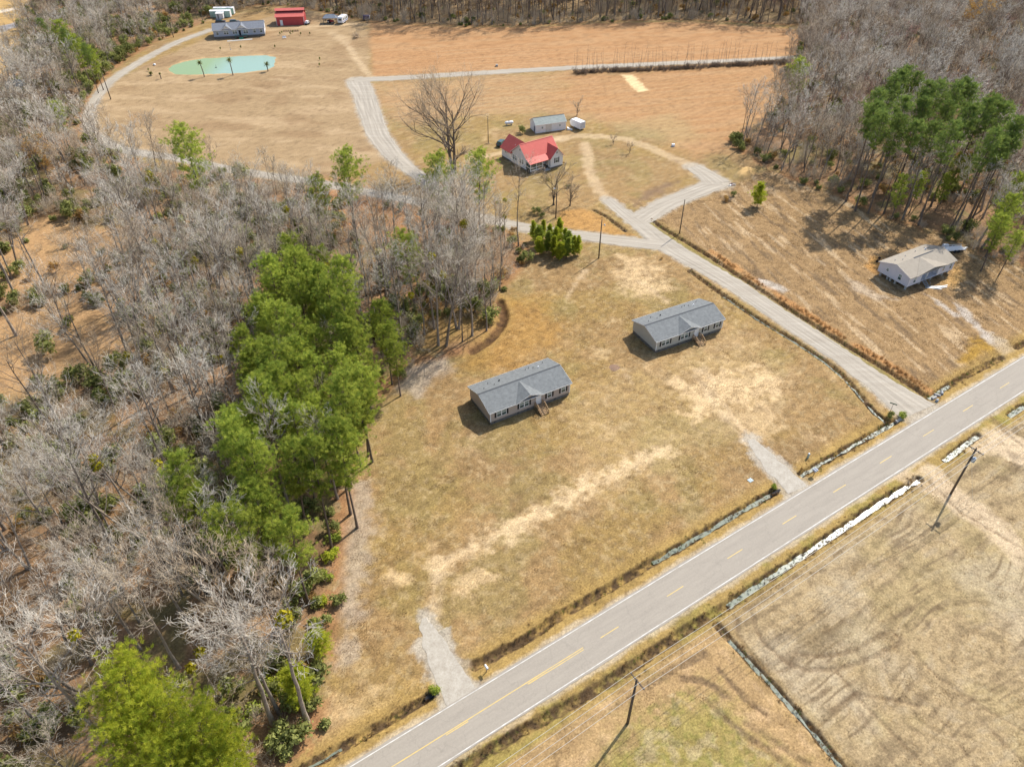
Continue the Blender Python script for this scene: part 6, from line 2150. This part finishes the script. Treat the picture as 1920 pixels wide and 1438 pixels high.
# ---- undergrowth of the woods
under = bpy.data.collections.new('undergrowth_kinds')
for i, me in enumerate(BRUSH + EVER + RUST):
    under.objects.link(bpy.data.objects.new(f'undergrowth_kind_{i}', me))
U = []
ru = np.random.default_rng(15)
for pl, st, ws in ((P_LWOOD, 2.45, (0, 0, 1, 1, 2, 2, 3, 4, 5, 0, 6, 3, 4)), (P_RWOOD, 3.2, (0, 0, 1, 1, 2, 3, 5, 6, 1)), (P_TWOOD, 3.0, (0, 1, 1, 2, 0, 1, 0, 6, 2, 5))):
    q = clear_of_lanes(scatter(pl, st, 90 + int(st * 10), [(P_CLEAR[0], .93), (P_CLEAR[1], .8), (gap, .75), (gap2, .6)], .9), 1.6)
    dens = fbm(q[:, 0], q[:, 1], 14, 3, 99)
    for (x, y), dn in zip(q, dens):
        if dn < .41 or (x < 1000 and inside(x, y, P_STAND) and ru.random() < .3):
            continue
        U.append((x, y, ws[ru.integers(len(ws))], .65 + .95 * ru.random() ** 1.5, ru.random() * 6.28))
# scrub along the wood edges
for pl, wsel in ((P_LWOOD, (3, 4, 5, 0, 1, 6, 2)), (P_RWOOD, (0, 1, 3, 4, 1, 2)), (P_TWOOD, (0, 1, 1, 2, 2, 0, 5))):
    pr, w, q = resample(np.r_[pl, pl[:1]], [1] * (len(pl) + 1), 1.7)
    for x, y in pr:
        if ru.random() < .62:
            x, y = x + ru.normal(0, 1.1), y + ru.normal(0, 1.1)
            s_ = (x - R0[0]) * RN[0] + (y - R0[1]) * RN[1]
            if s_ > 9 and len(clear_of_lanes(np.array([[x, y]]), .6)) and not inside(x, y, gap) and not (-20 < x < 0 and 95 < y < 140):
                U.append((x, y, wsel[ru.integers(len(wsel))], .5 + .5 * ru.random(), ru.random() * 6.28))
instancer('undergrowth', 'twiggy brush and evergreen scrub covering the floor of the woods', U, under)
print('undergrowth', len(U))
# ------------------------------------------------------------------ poles, wires, mailboxes and small things
lamp_white = pmat('lamp_white', (.75, .77, .8), None, 2, .4)
transformer_grey = pmat('transformer_grey', (.34, .42, .52), None, 2, .45)


def pole(name, label, base, h, arm=None, lamp=None, transformer=False, cat='pole', r=.15, lean=(0, 0), group=None):
    x, y = base
    e = thing(name, label, cat, x, y, 0, -.05, group)
    e.rotation_euler = (lean[0], lean[1], 0)
    MB().lathe([(0, r * 1.15), (h * .5, r), (h, r * .72)], 9).build('pole_shaft', wood_old, e, True)
    if arm is not None:
        M = T(0, 0, h - .55, arm)
        MB(M).box(-1.25, -.22, -.07, 1.25, -.10, .07).build('crossarm', wood_old, e)
        for xx in (-1.15, -.4, .4, 1.15):
            MB(M @ Matrix.Translation((xx, -.16, .07))).lathe([(0, .03), (.06, .07), (.14, .05), (.18, .02)], 7).build('insulator', lamp_white, e)
        for s in (-1, 1):
            MB(M).cyl((s * .75, -.16, -.07), (0, -.13, -.75), .025, n=5).build('brace', grey_metal, e)
    if lamp is not None:
        M = T(0, 0, h * .86, lamp)
        MB(M).cyl((0, 0, 0), (.62, 0, .16), .035, n=6).build('lamp_arm', grey_metal, e)
        MB(M @ Matrix.Translation((.74, 0, .12))).lathe([(-.22, .20), (-.12, .17), (0, .12), (.10, .10), (.14, .04)], 10).build('lamp_head', lamp_white, e, True)
    if transformer:
        M = T(0, 0, h * .80, math.radians(-60))
        MB(M @ Matrix.Translation((.46, 0, -.55))).lathe([(0, .22), (.04, .29), (.85, .29), (.92, .24)], 12).build('transformer', transformer_grey, e, True)
        for k in (-.1, .1):
            MB(M @ Matrix.Translation((.46, k, .37))).lathe([(0, .05), (.1, .06), (.22, .03)], 6).build('bushing', lamp_white, e)
    return e


ra = math.atan2(RU[1], RU[0])
p1, p3 = at(1783, 925), at(1176.6, 1355.6)
pole('utility_pole', 'tall wooden power pole with crossarm and blue grey transformer in the south field', p1, 10.6, ra + math.pi / 2, None, True, 'power pole', .17)
pole('utility_pole', 'tall wooden power pole with a plain crossarm at the edge of the green patch', p3, 10.9, ra + math.pi / 2, None, False, 'power pole', .17)
# wires between the poles and on to the next ones along the road
d13 = np.array(p1) - np.array(p3)
nodes = [np.array(p3) - d13, np.array(p3), np.array(p1), np.array(p1) + d13]
hts = [10.9, 10.9, 10.6, 10.8]
wire_m = pmat('aluminium_wire', (.62, .58, .50), None, 3, .5)
nrm2 = np.array([-math.sin(ra), math.cos(ra)])
for wi, (off, dz, nm) in enumerate(((1.15, -.30, 'outermost power wire toward the road'), (.4, -.30, 'power wire second from the road'), (-.4, -.30, 'power wire third from the road'), (-1.15, -.30, 'power wire farthest from the road'))):
    S = []
    for a, b_, ha, hb in zip(nodes[:-1], nodes[1:], hts[:-1], hts[1:]):
        n = 14
        P = [np.array([*(a + (b_ - a) * k / n + nrm2 * off), ha + (hb - ha) * k / n + dz - 4 * 1.0 * (k / n) * (1 - k / n)]) for k in range(n + 1)]
        S += [(*P[k], *P[k + 1], .026, .026) for k in range(n)]
    V, F = tubes(S, 4)
    me = fast_mesh('power_line', V, F)
    me.materials.append(wire_m)
    tag(link(bpy.data.objects.new('power_line', me)), nm + ' strung along the south side', 'wire', 'power wires along the road')
gx, gy = p1[0] + 1.6, p1[1] - .6
V, F = tubes([(p1[0], p1[1], 8.6, gx + 1.2, gy - 1.0, 0, .016, .016)], 5)
me = fast_mesh('guy_wire', V, F)
me.materials.append(wire_m)
tag(link(bpy.data.objects.new('guy_wire', me)), 'thin guy wire running from the transformer pole to the ground', 'wire')
pole('lamp_pole', 'wooden pole with a white yard lamp beside the evergreen clump', at(1122.5, 484.5), 10.4, None, .1, False, 'lamp pole')
pole('lamp_pole', 'wooden pole with a white yard lamp in front of the dark bare yard tree', at(1042, 408.5), 9.6, None, 3.2, False, 'lamp pole')
pole('wooden_pole', 'bare wooden pole at the corner of the cleared lot by the lane fork', at(1274, 438), 9.4, None, None, False, 'pole', .13)
pole('wooden_pole', 'thin wooden pole standing in a brush ring right of the great bare tree', at(915.5, 268.8), 8.6, None, None, False, 'pole', .11)
pole('wooden_pole', 'leaning wooden pole inside the bend of the gravel lane', at(208, 187), 9.2, None, None, False, 'pole', .15)
pole('wooden_pole', 'wooden pole between the gravel lane and the far brush near the blue grey house', at(325.5, 70.8), 9.0, None, None, False, 'pole', .15)
for px, py in ((915, 269.5),):
    x, y = at(px, py)
    e = seg_mesh('brush', brush_segs(77, .5, 20, 3, .03), 3, twig_brown, False)
    o = link(bpy.data.objects.new('brush_pile', e))
    o.location, o.scale = (x, y - .3, 0), (1.6, 1.2, .8)
    tag(o, 'low ring of cut brush round the foot of the thin pole', 'brush pile')
# road sign at the lane mouth
x, y = at(1664, 783)
e = thing('street_sign', 'slim street name sign on a metal post at the mouth of the gravel lane', 'sign', x, y, 0)
MB().cyl((0, 0, -.1), (0, 0, 3.3), .035, n=7).build('post', dark_metal, e)
MB(T(0, 0, 0, -.55)).box(-.62, -.015, 3.3, .62, .015, 3.52).build('sign_blade', pmat('sign_green', (.02, .09, .05), None, 3, .5), e)
MB(T(0, 0, 0, 1.0)).box(-.3, -.012, 3.06, .3, .012, 3.27).build('sign_blade', pmat('sign_grey', (.10, .10, .10), None, 3, .5), e)


def mailbox(label, px, py, rz, twin=False, body=None):
    x, y = at(px, py)
    e = thing('mailbox', label, 'mailbox', x, y, rz)
    MB().box(-.05, -.05, -.1, .05, .05, 1.05).build('post', wood_new, e)
    MB().box(-.06 - (.22 if twin else 0), -.28, 1.05, .06 + (.22 if twin else 0), .28, 1.10).build('bracket', wood_new, e)
    for xx in ((-.2, .2) if twin else (0,)):
        n = 8
        pr = [(xx - .14, 1.10), (xx + .14, 1.10)] + [(xx + .14 * math.cos(math.pi * k / n), 1.28 + .14 * math.sin(math.pi * k / n)) for k in range(n + 1)]
        b = MB().ext_y(pr, -.34, .34).build('box', body or white_metal, e)
        MB().box(xx - .12, -.36, 1.12, xx + .12, -.341, 1.36).build('flap', grey_metal, b)
        MB().box(xx + .145, -.05, 1.28, xx + .16, .12, 1.36).build('flag', barn_red, b)
    return e


mailbox('white mailbox on a post between the short driveway and the road', 912.3, 1259, ra, False)
mailbox('pair of pale mailboxes on one post beside the second short driveway', 1525.5, 890.5, ra, True, pmat('pale_blue_metal', (.55, .60, .66), None, 2, .4))
x, y = at(1514.5, 858)
e = thing('utility_pedestal', 'pale grey utility pedestal standing in the grass above the roadside ditch', 'pedestal', x, y, .4)
MB().box(-.14, -.14, -.05, .14, .14, .95).build('body', pmat('pedestal_green', (.42, .50, .40), None, 3, .6), e)
MB().hexa([(-.17, -.17, .95), (.17, -.17, .95), (.17, .17, .95), (-.17, .17, .95)], [(-.1, -.1, 1.08), (.1, -.1, 1.08), (.1, .1, 1.08), (-.1, .1, 1.08)]).build('cap', white_metal, e)
x, y = at(1407, 900.5)
e = thing('meter_box', 'pale slatted plastic meter lid lying in the grass by the second driveway', 'lid', x, y, ra)
for i in range(4):
    MB().box(-.42 + i * .22, -.36, .02, -.28 + i * .22, .36, .09).build('slat', pmat('pale_blue_plastic', (.55, .66, .72), None, 3, .5), e)
MB().box(-.42, -.30, .0, .52, -.22, .03).box(-.42, .22, .0, .52, .30, .03).build('rail', dark_metal, e)
# culverts
for (px, py, lab, d, mt, rr) in ((808, 1303, 'black culvert pipe end under the first short driveway', ra, rubber, .32), (1456, 921.5, 'black culvert pipe end under the second short driveway', ra, rubber, .32), (1172.5, 433, 'dark culvert mouth at the tip of the ditch by the fork', ra - 1.1, rubber, .26),
                                 (1686, 786, 'dark culvert mouth under the gravel lane by the street sign', ra, concrete, .35)):
    x, y = at(px, py)
    e = MB().lathe([(-.9, rr), (.9, rr), (.9, rr * .8), (-.85, rr * .8)], 12, 'x').build('culvert_pipe', mt)
    e.location, e.rotation_euler = (x, y, -.28), (0, 0, d)
    tag(e, lab, 'culvert')
for i, (px, py, a, lab) in enumerate(((1751, 746, .5, 'pale broken concrete pipe at the ditch corner, largest one'), (1757, 741, -.3, 'broken concrete pipe at the ditch corner, upper one'), (1766, 737, 1.1, 'dark broken pipe at the ditch corner nearest the road verge'), (1757, 751, .9, 'dark broken pipe at the ditch corner, lower one'))):
    x, y = at(px, py)
    e = MB().lathe([(-.55, .26), (.55, .28), (.55, .2), (-.5, .2)], 10, 'x').build('broken_pipe', concrete if i < 2 else grey_metal)
    e.location, e.rotation_euler = (x, y, .02), (.2, .12 * i, a)
    tag(e, lab, 'pipe', 'broken pipes at the ditch corner')

# bright shrubs at culvert ends and by the farmhouse
for k, (px, py, s, mt, lab) in enumerate(((815, 1293, .62, 1, 'round green shrub over the culvert by the first short driveway'), (1450, 914, .42, 1, 'small green weed clump over the culvert by the second driveway'), (1690, 782, .6, 1, 'dark green shrub at the street sign corner'),
                                          (1668, 784, .5, 0, 'low grey green shrub below the street sign'), (1502, 884, .40, 2, 'reddish brown shrub at the ditch end by the pale mailboxes'), (1005, 323.5, .32, 3, 'yellow flowering shrub by the porch steps'),
                                          (1057, 308, .5, 2, 'brown shrub at the right corner of the farmhouse'), (978, 249.5, .9, 0, 'grey green bush behind the red rear roof'), (1005, 401, .75, 0, 'low grey green bush left of the lamp pole by the lane'),
                                          (1016, 408, .5, 0, 'smaller bush beside the lamp pole by the lane'), (1065, 352, .5, 1, 'round green clump high in front of the farmhouse lawn'), (1362, 378, .95, 2, 'brown scrub patch by the sand heap'), (1375, 368, .55, 0, 'grey scrub right of the brown patch by the sand heap'),
                                          (1240, 486, .35, 2, 'small reddish bush at the lane edge'), (1384, 265, .8, 1, 'dark green bush at the field corner, left one'), (1392, 282, .7, 1, 'dark green bush at the field corner, right one'), (1435, 302, 1.2, 1, 'large dark green bush in front of the right wood'))):
    x, y = at(px, py)
    me = (EVER[1], EVER[0], RUST[0], EVER[2])[mt]
    o = link(bpy.data.objects.new('shrub', me))
    o.location, o.scale, o.rotation_euler = (x, y, -.05), (s, s, s * .85), (0, 0, k)
    tag(o, lab, 'shrub')
    if mt == 1 and k < 3:
        o.data = shrub_mesh(300 + k, needle, 2.2, 1.7, 520, .14)
    if mt == 3:
        o.data = shrub_mesh(310, leaf_yel, 2.0, 1.5, 300, .16)

for k, (px, py, s, lab) in enumerate(((645, 870, 1.1, 'olive green shrub at the lawn edge beside the pine stand, farthest up'), (638, 905, .9, 'olive green shrub at the lawn edge, second one down from the pine stand'), (628, 1010, 1.0, 'green shrub on the wood edge beside the grey worn strip'),
                                      (622, 1045, 1.2, 'larger green shrub on the wood edge beside the grey worn strip'), (612, 1085, 1.0, 'green shrub on the wood edge below the larger one'), (606, 1130, .8, 'small green shrub on the wood edge above the bright young pines'),
                                      (575, 1110, 1.1, 'green shrub a step inside the wood, level with the edge shrubs'), (520, 1290, 1.2, 'green shrub left of the bright young pine'), (480, 1330, 1.0, 'green shrub between the near pines and the young pine'), (700, 712, 1.3, 'shrub under the pines at the lawn corner nearest the taupe house'), (688, 742, 1.2, 'shrub under the lawn edge pines, just below the lawn corner'),
                                      (672, 770, 1.2, 'shrub under the lawn edge pines, third down from the lawn corner'), (663, 800, 1.1, 'shrub under the lawn edge pines, fourth down from the lawn corner'), (652, 835, 1.2, 'shrub under the lawn edge pines, lowest of the row'))):
    x, y = at(px, py)
    o = link(bpy.data.objects.new('shrub', shrub_mesh(340 + k, needle_bright if k % 2 else needle, 2.2, 1.9, 620, .15)))
    o.location, o.scale, o.rotation_euler = (x, y, -.05), (s * .8, s * .8, s * .62), (0, 0, k)
    tag(o, lab, 'shrub')

# brush heaps
for k, (px, py, s, lab) in enumerate(((668, 71, 2.2, 'heap of cut branches on the grass by the far field'), (1365, 376, 1.4, 'tangle of dry brush near the sand heap'), (1143, 689, 0, ''), (1235, 366, 0, ''))):
    if s:
        x, y = at(px, py)
        o = link(bpy.data.objects.new('brush_pile', seg_mesh('brush', brush_segs(80 + k, 1.3, 34, 5, .03), 3, twig_brown, False)))
        o.location, o.scale = (x, y, 0), (s, s, s * .7)
        tag(o, lab, 'brush pile')
x, y = at(1152, 690)
o = link(bpy.data.objects.new('ash_heap', MB().lathe([(-.02, 1.25), (.05, 1.0), (.09, .5), (.1, .1)], 14).build('ash_heap_form', pmat('ash_brown', (.27, .17, .11), (.17, .11, .075), 2.5, .95)).data))
bpy.data.objects.remove(bpy.data.objects['ash_heap_form'])
o.location = (x, y, 0)
tag(o, 'low round brown ash heap on the lawn between the two grey roofed houses', 'heap')

# debris under the farmhouse wood edge
x, y = at(1372, 347)
e = thing('scrap_heap', 'scrap of pinkish and pale boards at the end of the gravel branch', 'scrap', x, y, .4)
for i in range(5):
    MB(T(.3 * i - .6, .2 * (i % 3) - .2, .05 + .08 * i, i * .7)).box(-.8, -.15, 0, .8, .15, .06).build('board', (concrete, white_trim, pmat('pinkish_board', (.5, .3, .28), None, 3, .8), concrete, dark_metal)[i], e)

# palms
def palm(label, px, py, h, s=1.0, bent=0.0):
    x, y = at(px, py)
    rng = np.random.default_rng(int(px))
    e = thing('palm_tree', label, 'palm', x, y, rng.random() * 6, -.05)
    S, p = [], np.zeros(3)
    for k in range(5):
        q = p + np.array([bent * k * .03, 0, h / 5])
        S.append((*p, *q, .20 - .01 * k, .19 - .01 * k))
        p = q
    link(bpy.data.objects.new('trunk', seg_mesh('trunk', S, 7, bark_dark)), e)
    V, F = [], []
    for i in range(22):
        a = i * 2.4
        el = 1.1 - 1.5 * (i / 22)
        d = np.array([math.cos(a) * math.cos(el), math.sin(a) * math.cos(el), math.sin(el)])
        side = np.array([-math.sin(a), math.cos(a), 0])
        q0, L = p.copy(), 1.25 * s
        for k in range(3):
            d2 = unit(d + np.array([0, 0, -.32 * k]))
            q1 = q0 + d2 * L / 3
            w0, w1 = (.07, .24, .16)[k], (.24, .16, .02)[k]
            n = len(V)
            V += [q0 - side * w0, q0 + side * w0, q1 + side * w1, q1 - side * w1]
            F.append((n, n + 1, n + 2, n + 3))
            q0 = q1
    link(bpy.data.objects.new('fronds', leaf_mesh('fronds', np.array(V), np.array(F), rng.random(len(V)), leafmat('palm_fronds', (.09, .11, .03), (.20, .20, .05), .3, .2))), e)


palm('palm tree with a leaning trunk at the green end of the pond', 383.4, 144.7, 5.2, 1.1, -1.5)
palm('tallest palm tree in front of the middle of the pond', 437, 141.8, 5.6, 1.3, -1.0)
palm('short palm tree at the right end of the pond', 502.7, 134.2, 2.6, 1.2)
palm('tiny palm in the grass left of the pond', 283.8, 142, .9, .9)
palm('stubby palm trunk in the grass left of the pond', 302.4, 148.5, 2.0, .45)
x, y = at(290, 123)
o = MB().lathe([(0, .5), (.35, .55), (.6, .35), (.68, .05)], 9).build('white_rock', white_metal, None, True)
o.location = (x, y, 0)
tag(o, 'white rounded rock on the grass left of the pond', 'rock')
# small saplings and plants scattered on the pasture
spots = [(525.5, 66.5), (529, 63.8), (544.8, 66.8), (549, 63.4), (564.2, 66.5), (581.3, 66.3), (600, 114), (599.5, 125), (413.8, 94.3), (452, 92), (516, 91), (279, 134)]
where = ['left of the flower row', 'second from the left below the barn', 'middle of the row below the barn', 'behind the middle one below the barn', 'right of the middle one below the barn', 'rightmost of the row below the barn', 'upper of the pair on the pasture', 'lower of the pair on the pasture', 'above the pond on the left', 'above the pond in the middle', 'above the right end of the pond', 'beside the white rock']
pl = shrub_mesh(320, leaf_ever, 1.5, .55, 110, .12)
for (px, py), wv in zip(spots, where):
    x, y = at(px, py)
    o = link(bpy.data.objects.new('sapling_bush', pl))
    o.location, o.scale = (x, y, -.03), (.8, .8, .8 + .3 * random.random())
    tag(o, 'small dark planted bush, ' + wv, 'bush', 'small planted bushes on the pasture')
x, y = at(545.5, 59.3)
o = MB()
e = thing('flower_bed', 'narrow reddish flower bed in front of the red barn', 'flower bed', x, y, .05)
MB().box(-3.4, -.35, -.02, 3.4, .35, .12).build('border', pmat('bed_soil', (.12, .06, .045), None, 3, .9), e)
for i in range(7):
    o = link(bpy.data.objects.new('plant', pl), e)
    o.location, o.scale = (-3 + i, 0, .1), (.5, .5, .35)
x, y = at(533.5, 73.3)
e = thing('garden_seat', 'white garden seat on the grass below the red barn', 'seat', x, y, .3)
MB().box(-.8, -.3, .4, .8, .3, .48).build('seat_board', white_metal, e)
MB().box(-.8, .28, .5, .8, .34, 1.1).build('backrest', white_metal, e)
for sx in (-.7, .7):
    for sy in (-.25, .25):
        MB().box(sx - .05, sy - .05, -.02, sx + .05, sy + .05, .4).build('leg', white_metal, e)
x, y = at(432.5, 93.5)
e = thing('flag_pole', 'short pale pole on the grass between the pond and the blue grey house', 'pole', x, y)
MB().lathe([(0, .35), (.12, .3), (.14, .05), (2.6, .04), (2.7, .0)], 8).build('pole_shaft', grey_metal, e)
x, y = at(405, 127)
e = thing('pond_float', 'small dark float with a stub mast on the pond', 'float', x, y, 0, -.25)
MB().lathe([(0, .3), (.12, .42), (.25, .3)], 10).build('float_body', dark_metal, e)
MB().cyl((0, 0, .2), (.15, 0, 1.3), .06, .04, 6).build('mast', dark_metal, e)
x, y = at(1904 / 1.0 - 28, 771)
# white chunk on the field
for px, py, lab in ((931.5, 124.8, 'small grey box on the field beside the track'), (1262, 274.5, 'small white block in the grass outside the loop drive')):
    x, y = at(px, py)
    o = MB().hexa([(-.5, -.4, 0), (.5, -.4, 0), (.5, .4, 0), (-.5, .4, 0)], [(-.45, -.36, .7), (.45, -.36, .7), (.45, .36, .7), (-.45, .36, .7)]).build('white_block' if px > 1000 else 'grey_box', concrete if px < 1000 else white_metal)
    o.location = (x, y, 0)
    tag(o, lab, 'block')

# hedgerow along the field track: saplings one by one, brush below as a mass
sap = []
for k in range(4):
    rng = np.random.default_rng(400 + k)
    S, p, d = [], np.zeros(3), np.array([0, 0, 1.])
    for q in range(6):
        d = unit(d + rng.normal(0, .07, 3) + np.array([0, 0, .1]))
        p2 = p + d * 1.35
        S.append((*p, *p2, .065 - .007 * q, .048 - .007 * q))
        if q > 1:
            for c in range(2):
                e_ = turn(rng, d, .6)
                S.append((*p2, *(p2 + e_ * (.5 + .5 * rng.random())), .02, .01))
        p = p2
    sap.append(seg_mesh('sapling', S, 4, bark_grey))
hl = ats([(1078, 137), (1160, 134), (1240, 131), (1330, 126), (1420, 121), (1480, 118)])
hp, hw, hq = resample(hl, [1] * len(hl), .95)
ns = 0
for i, (x, y) in enumerate(hp):
    if random.random() < .88:
        o = link(bpy.data.objects.new('sapling', sap[i % 4]))
        o.location = (x + random.gauss(0, .3), y + random.gauss(0, .7), -.05)
        s = .75 + .5 * random.random()
        o.scale = (1, 1, s)
        o.rotation_euler = (0, 0, random.random() * 6)
        tag(o, 'thin leafless sapling in the hedgerow along the field track', 'sapling', 'saplings of the hedgerow')
        ns += 1
hb = []
for (x, y) in resample(hl, [1] * len(hl), .28)[0]:
    hb.append((x + random.gauss(0, .2), y - .3 + random.gauss(0, .9), random.choice((0, 0, 2, 2, 0)), .5 + .6 * random.random() ** 2, random.random() * 6.28))
hedge = bpy.data.collections.new('hedge_kinds')
twig_dim = pmat('dull_brown_twigs', (.30, .225, .16), (.17, .125, .09), .6, .9)
for i in range(3):
    hedge.objects.link(bpy.data.objects.new(f'hedge_kind_{i}', seg_mesh('brush', brush_segs(150 + i, 2.0, 18, 6, .026), 3, twig_dim, False)))
instancer('hedge_brush', 'dark low brush filling the hedgerow along the field track', hb, hedge)

# tall grass: ditch banks, sedge strip, lawn tussocks
def tuft_mesh(seed, n, h, w, mat, spread=.16):
    rng = np.random.default_rng(seed)
    c = np.c_[rng.normal(0, spread, (n, 2)), np.zeros(n)]
    d = np.c_[rng.normal(0, .42, (n, 2)), np.ones(n)]
    d /= np.linalg.norm(d, axis=1)[:, None]
    L = h * (.5 + .7 * rng.random((n, 1)))
    a = np.cross(d, rng.normal(0, 1, (n, 3)))
    a /= np.linalg.norm(a, axis=1)[:, None]
    V = np.stack([c - a * w, c + a * w, c + d * L + a * w * .3, c + d * L - a * w * .3], 1).reshape(-1, 3)
    return leaf_mesh('grass_tuft', V, np.arange(4 * n).reshape(n, 4), np.repeat(rng.random(n), 4), mat)


turf = bpy.data.collections.new('grass_kinds')
gr_green = leafmat('green_weeds', (.10, .14, .03), (.17, .21, .04), .3, .3)
gr_brown = leafmat('brown_weeds', (.17, .10, .05), (.27, .17, .08), .25, .3)
for i, me in enumerate((tuft_mesh(1, 26, .55, .03, grass_dry), tuft_mesh(2, 30, .75, .03, grass_sedge), tuft_mesh(3, 24, .35, .035, gr_green), tuft_mesh(4, 26, .42, .035, gr_brown), tuft_mesh(5, 18, .16, .03, grass_dry, .3), tuft_mesh(6, 18, .16, .03, gr_brown, .3))):
    turf.objects.link(bpy.data.objects.new(f'grass_kind_{i}', me))
gt = []
rg = np.random.default_rng(23)
for k, (pts, hw, dep, kind) in enumerate(ditches):
    pr, w, q = resample(pts, [1] * len(pts), .28)
    for x, y in pr:
        for rep in range(2):
            o = rg.normal(0, hw * .62)
            a = rg.random() * 6.28
            X_, Y_ = x + math.cos(a) * o, y + math.sin(a) * o
            dd = abs(o) / hw
            if kind == 1 and dd < .42 and rg.random() < .85:
                continue
            ch = (3, 3, 0, 2, 3) if kind == 1 else (3, 3, 3, 0)
            if kind == 2 and rg.random() < .93:
                continue
            gt.append((X_, Y_, ch[rg.integers(len(ch))], .32 + .5 * rg.random(), a))
pr, w, q = resample(D_G1[3:] + np.array([.72, .69]) * 1.8, [1] * 6, .16)
for x, y in pr:
    if fbm(np.array([x]), np.array([y]), 4, 2, 3)[0] > .46:
        gt.append((x + rg.normal(0, .45), y + rg.normal(0, .45), 1, .4 + .5 * rg.random(), rg.random() * 6.28))
instancer('ditch_grass', 'tall dry grass and weeds along the ditches, orange sedge beside the lane', gt, turf)
ln = []
P_LAWN = ats([(600, 1420), (640, 1100), (700, 820), (800, 700), (940, 640), (960, 520), (1100, 480), (1260, 490), (1480, 640), (1640, 790), (1480, 885), (1280, 1000), (1000, 1180), (820, 1290)])
lw = scatter(P_LAWN, .62, 200, keep=.9)
hsel = fbm(lw[:, 0], lw[:, 1], 5, 4, 211)
for (x, y), hv in zip(lw, hsel):
    if rg.random() < (hv - .30) * 2.2:
        ln.append((x, y, 4 if rg.random() < .55 else 5, .6 + .8 * rg.random(), rg.random() * 6.28))
for pl_, st_, sd_ in ((P_FLD, .62, 203), (P_FLD2, .55, 204)):
    q_ = scatter(pl_, st_, sd_, keep=.85)
    dz_ = q_[:, 1] * CP + CAMH * SP
    vis = (np.abs(q_[:, 0] / dz_) < .75) & (q_[:, 1] > 34)
    hv_ = fbm(q_[:, 0] * 1.0, q_[:, 1] * 1.0, 3.5, 4, 215 + sd_)
    for (x, y), v_, h_ in zip(q_, vis, hv_):
        if v_ and rg.random() < (h_ - .34) * 1.1:
            ln.append((x, y, 4 if rg.random() < .6 else 5, .6 + .7 * rg.random(), rg.random() * 6.28))
lot = scatter(P_LOTC, .8, 201, keep=.8)
for x, y in lot:
    ln.append((x, y, 4 if rg.random() < .5 else 5, .7 + .8 * rg.random(), rg.random() * 6.28))


def drop_on_roads(L_):
    A = np.array(L_)
    s = np.abs((A[:, 0] - R0[0]) * RN[0] + (A[:, 1] - R0[1]) * RN[1])
    m = s > RHW + .9
    for nm, pts, w, z, k in gravel:
        m &= line_d(A[:, 0], A[:, 1], pts, 8) > np.max(w[1:]) / 2 + .25
    for c, r in (((3.5, 107), 0), ):
        pass
    return [tuple(a) for a in A[m]]


instancer('lawn_grass', 'short dry winter grass tussocks over the lawn and the cleared lot', drop_on_roads(ln), turf)
print('grass', len(gt), len(ln), 'saplings', ns)
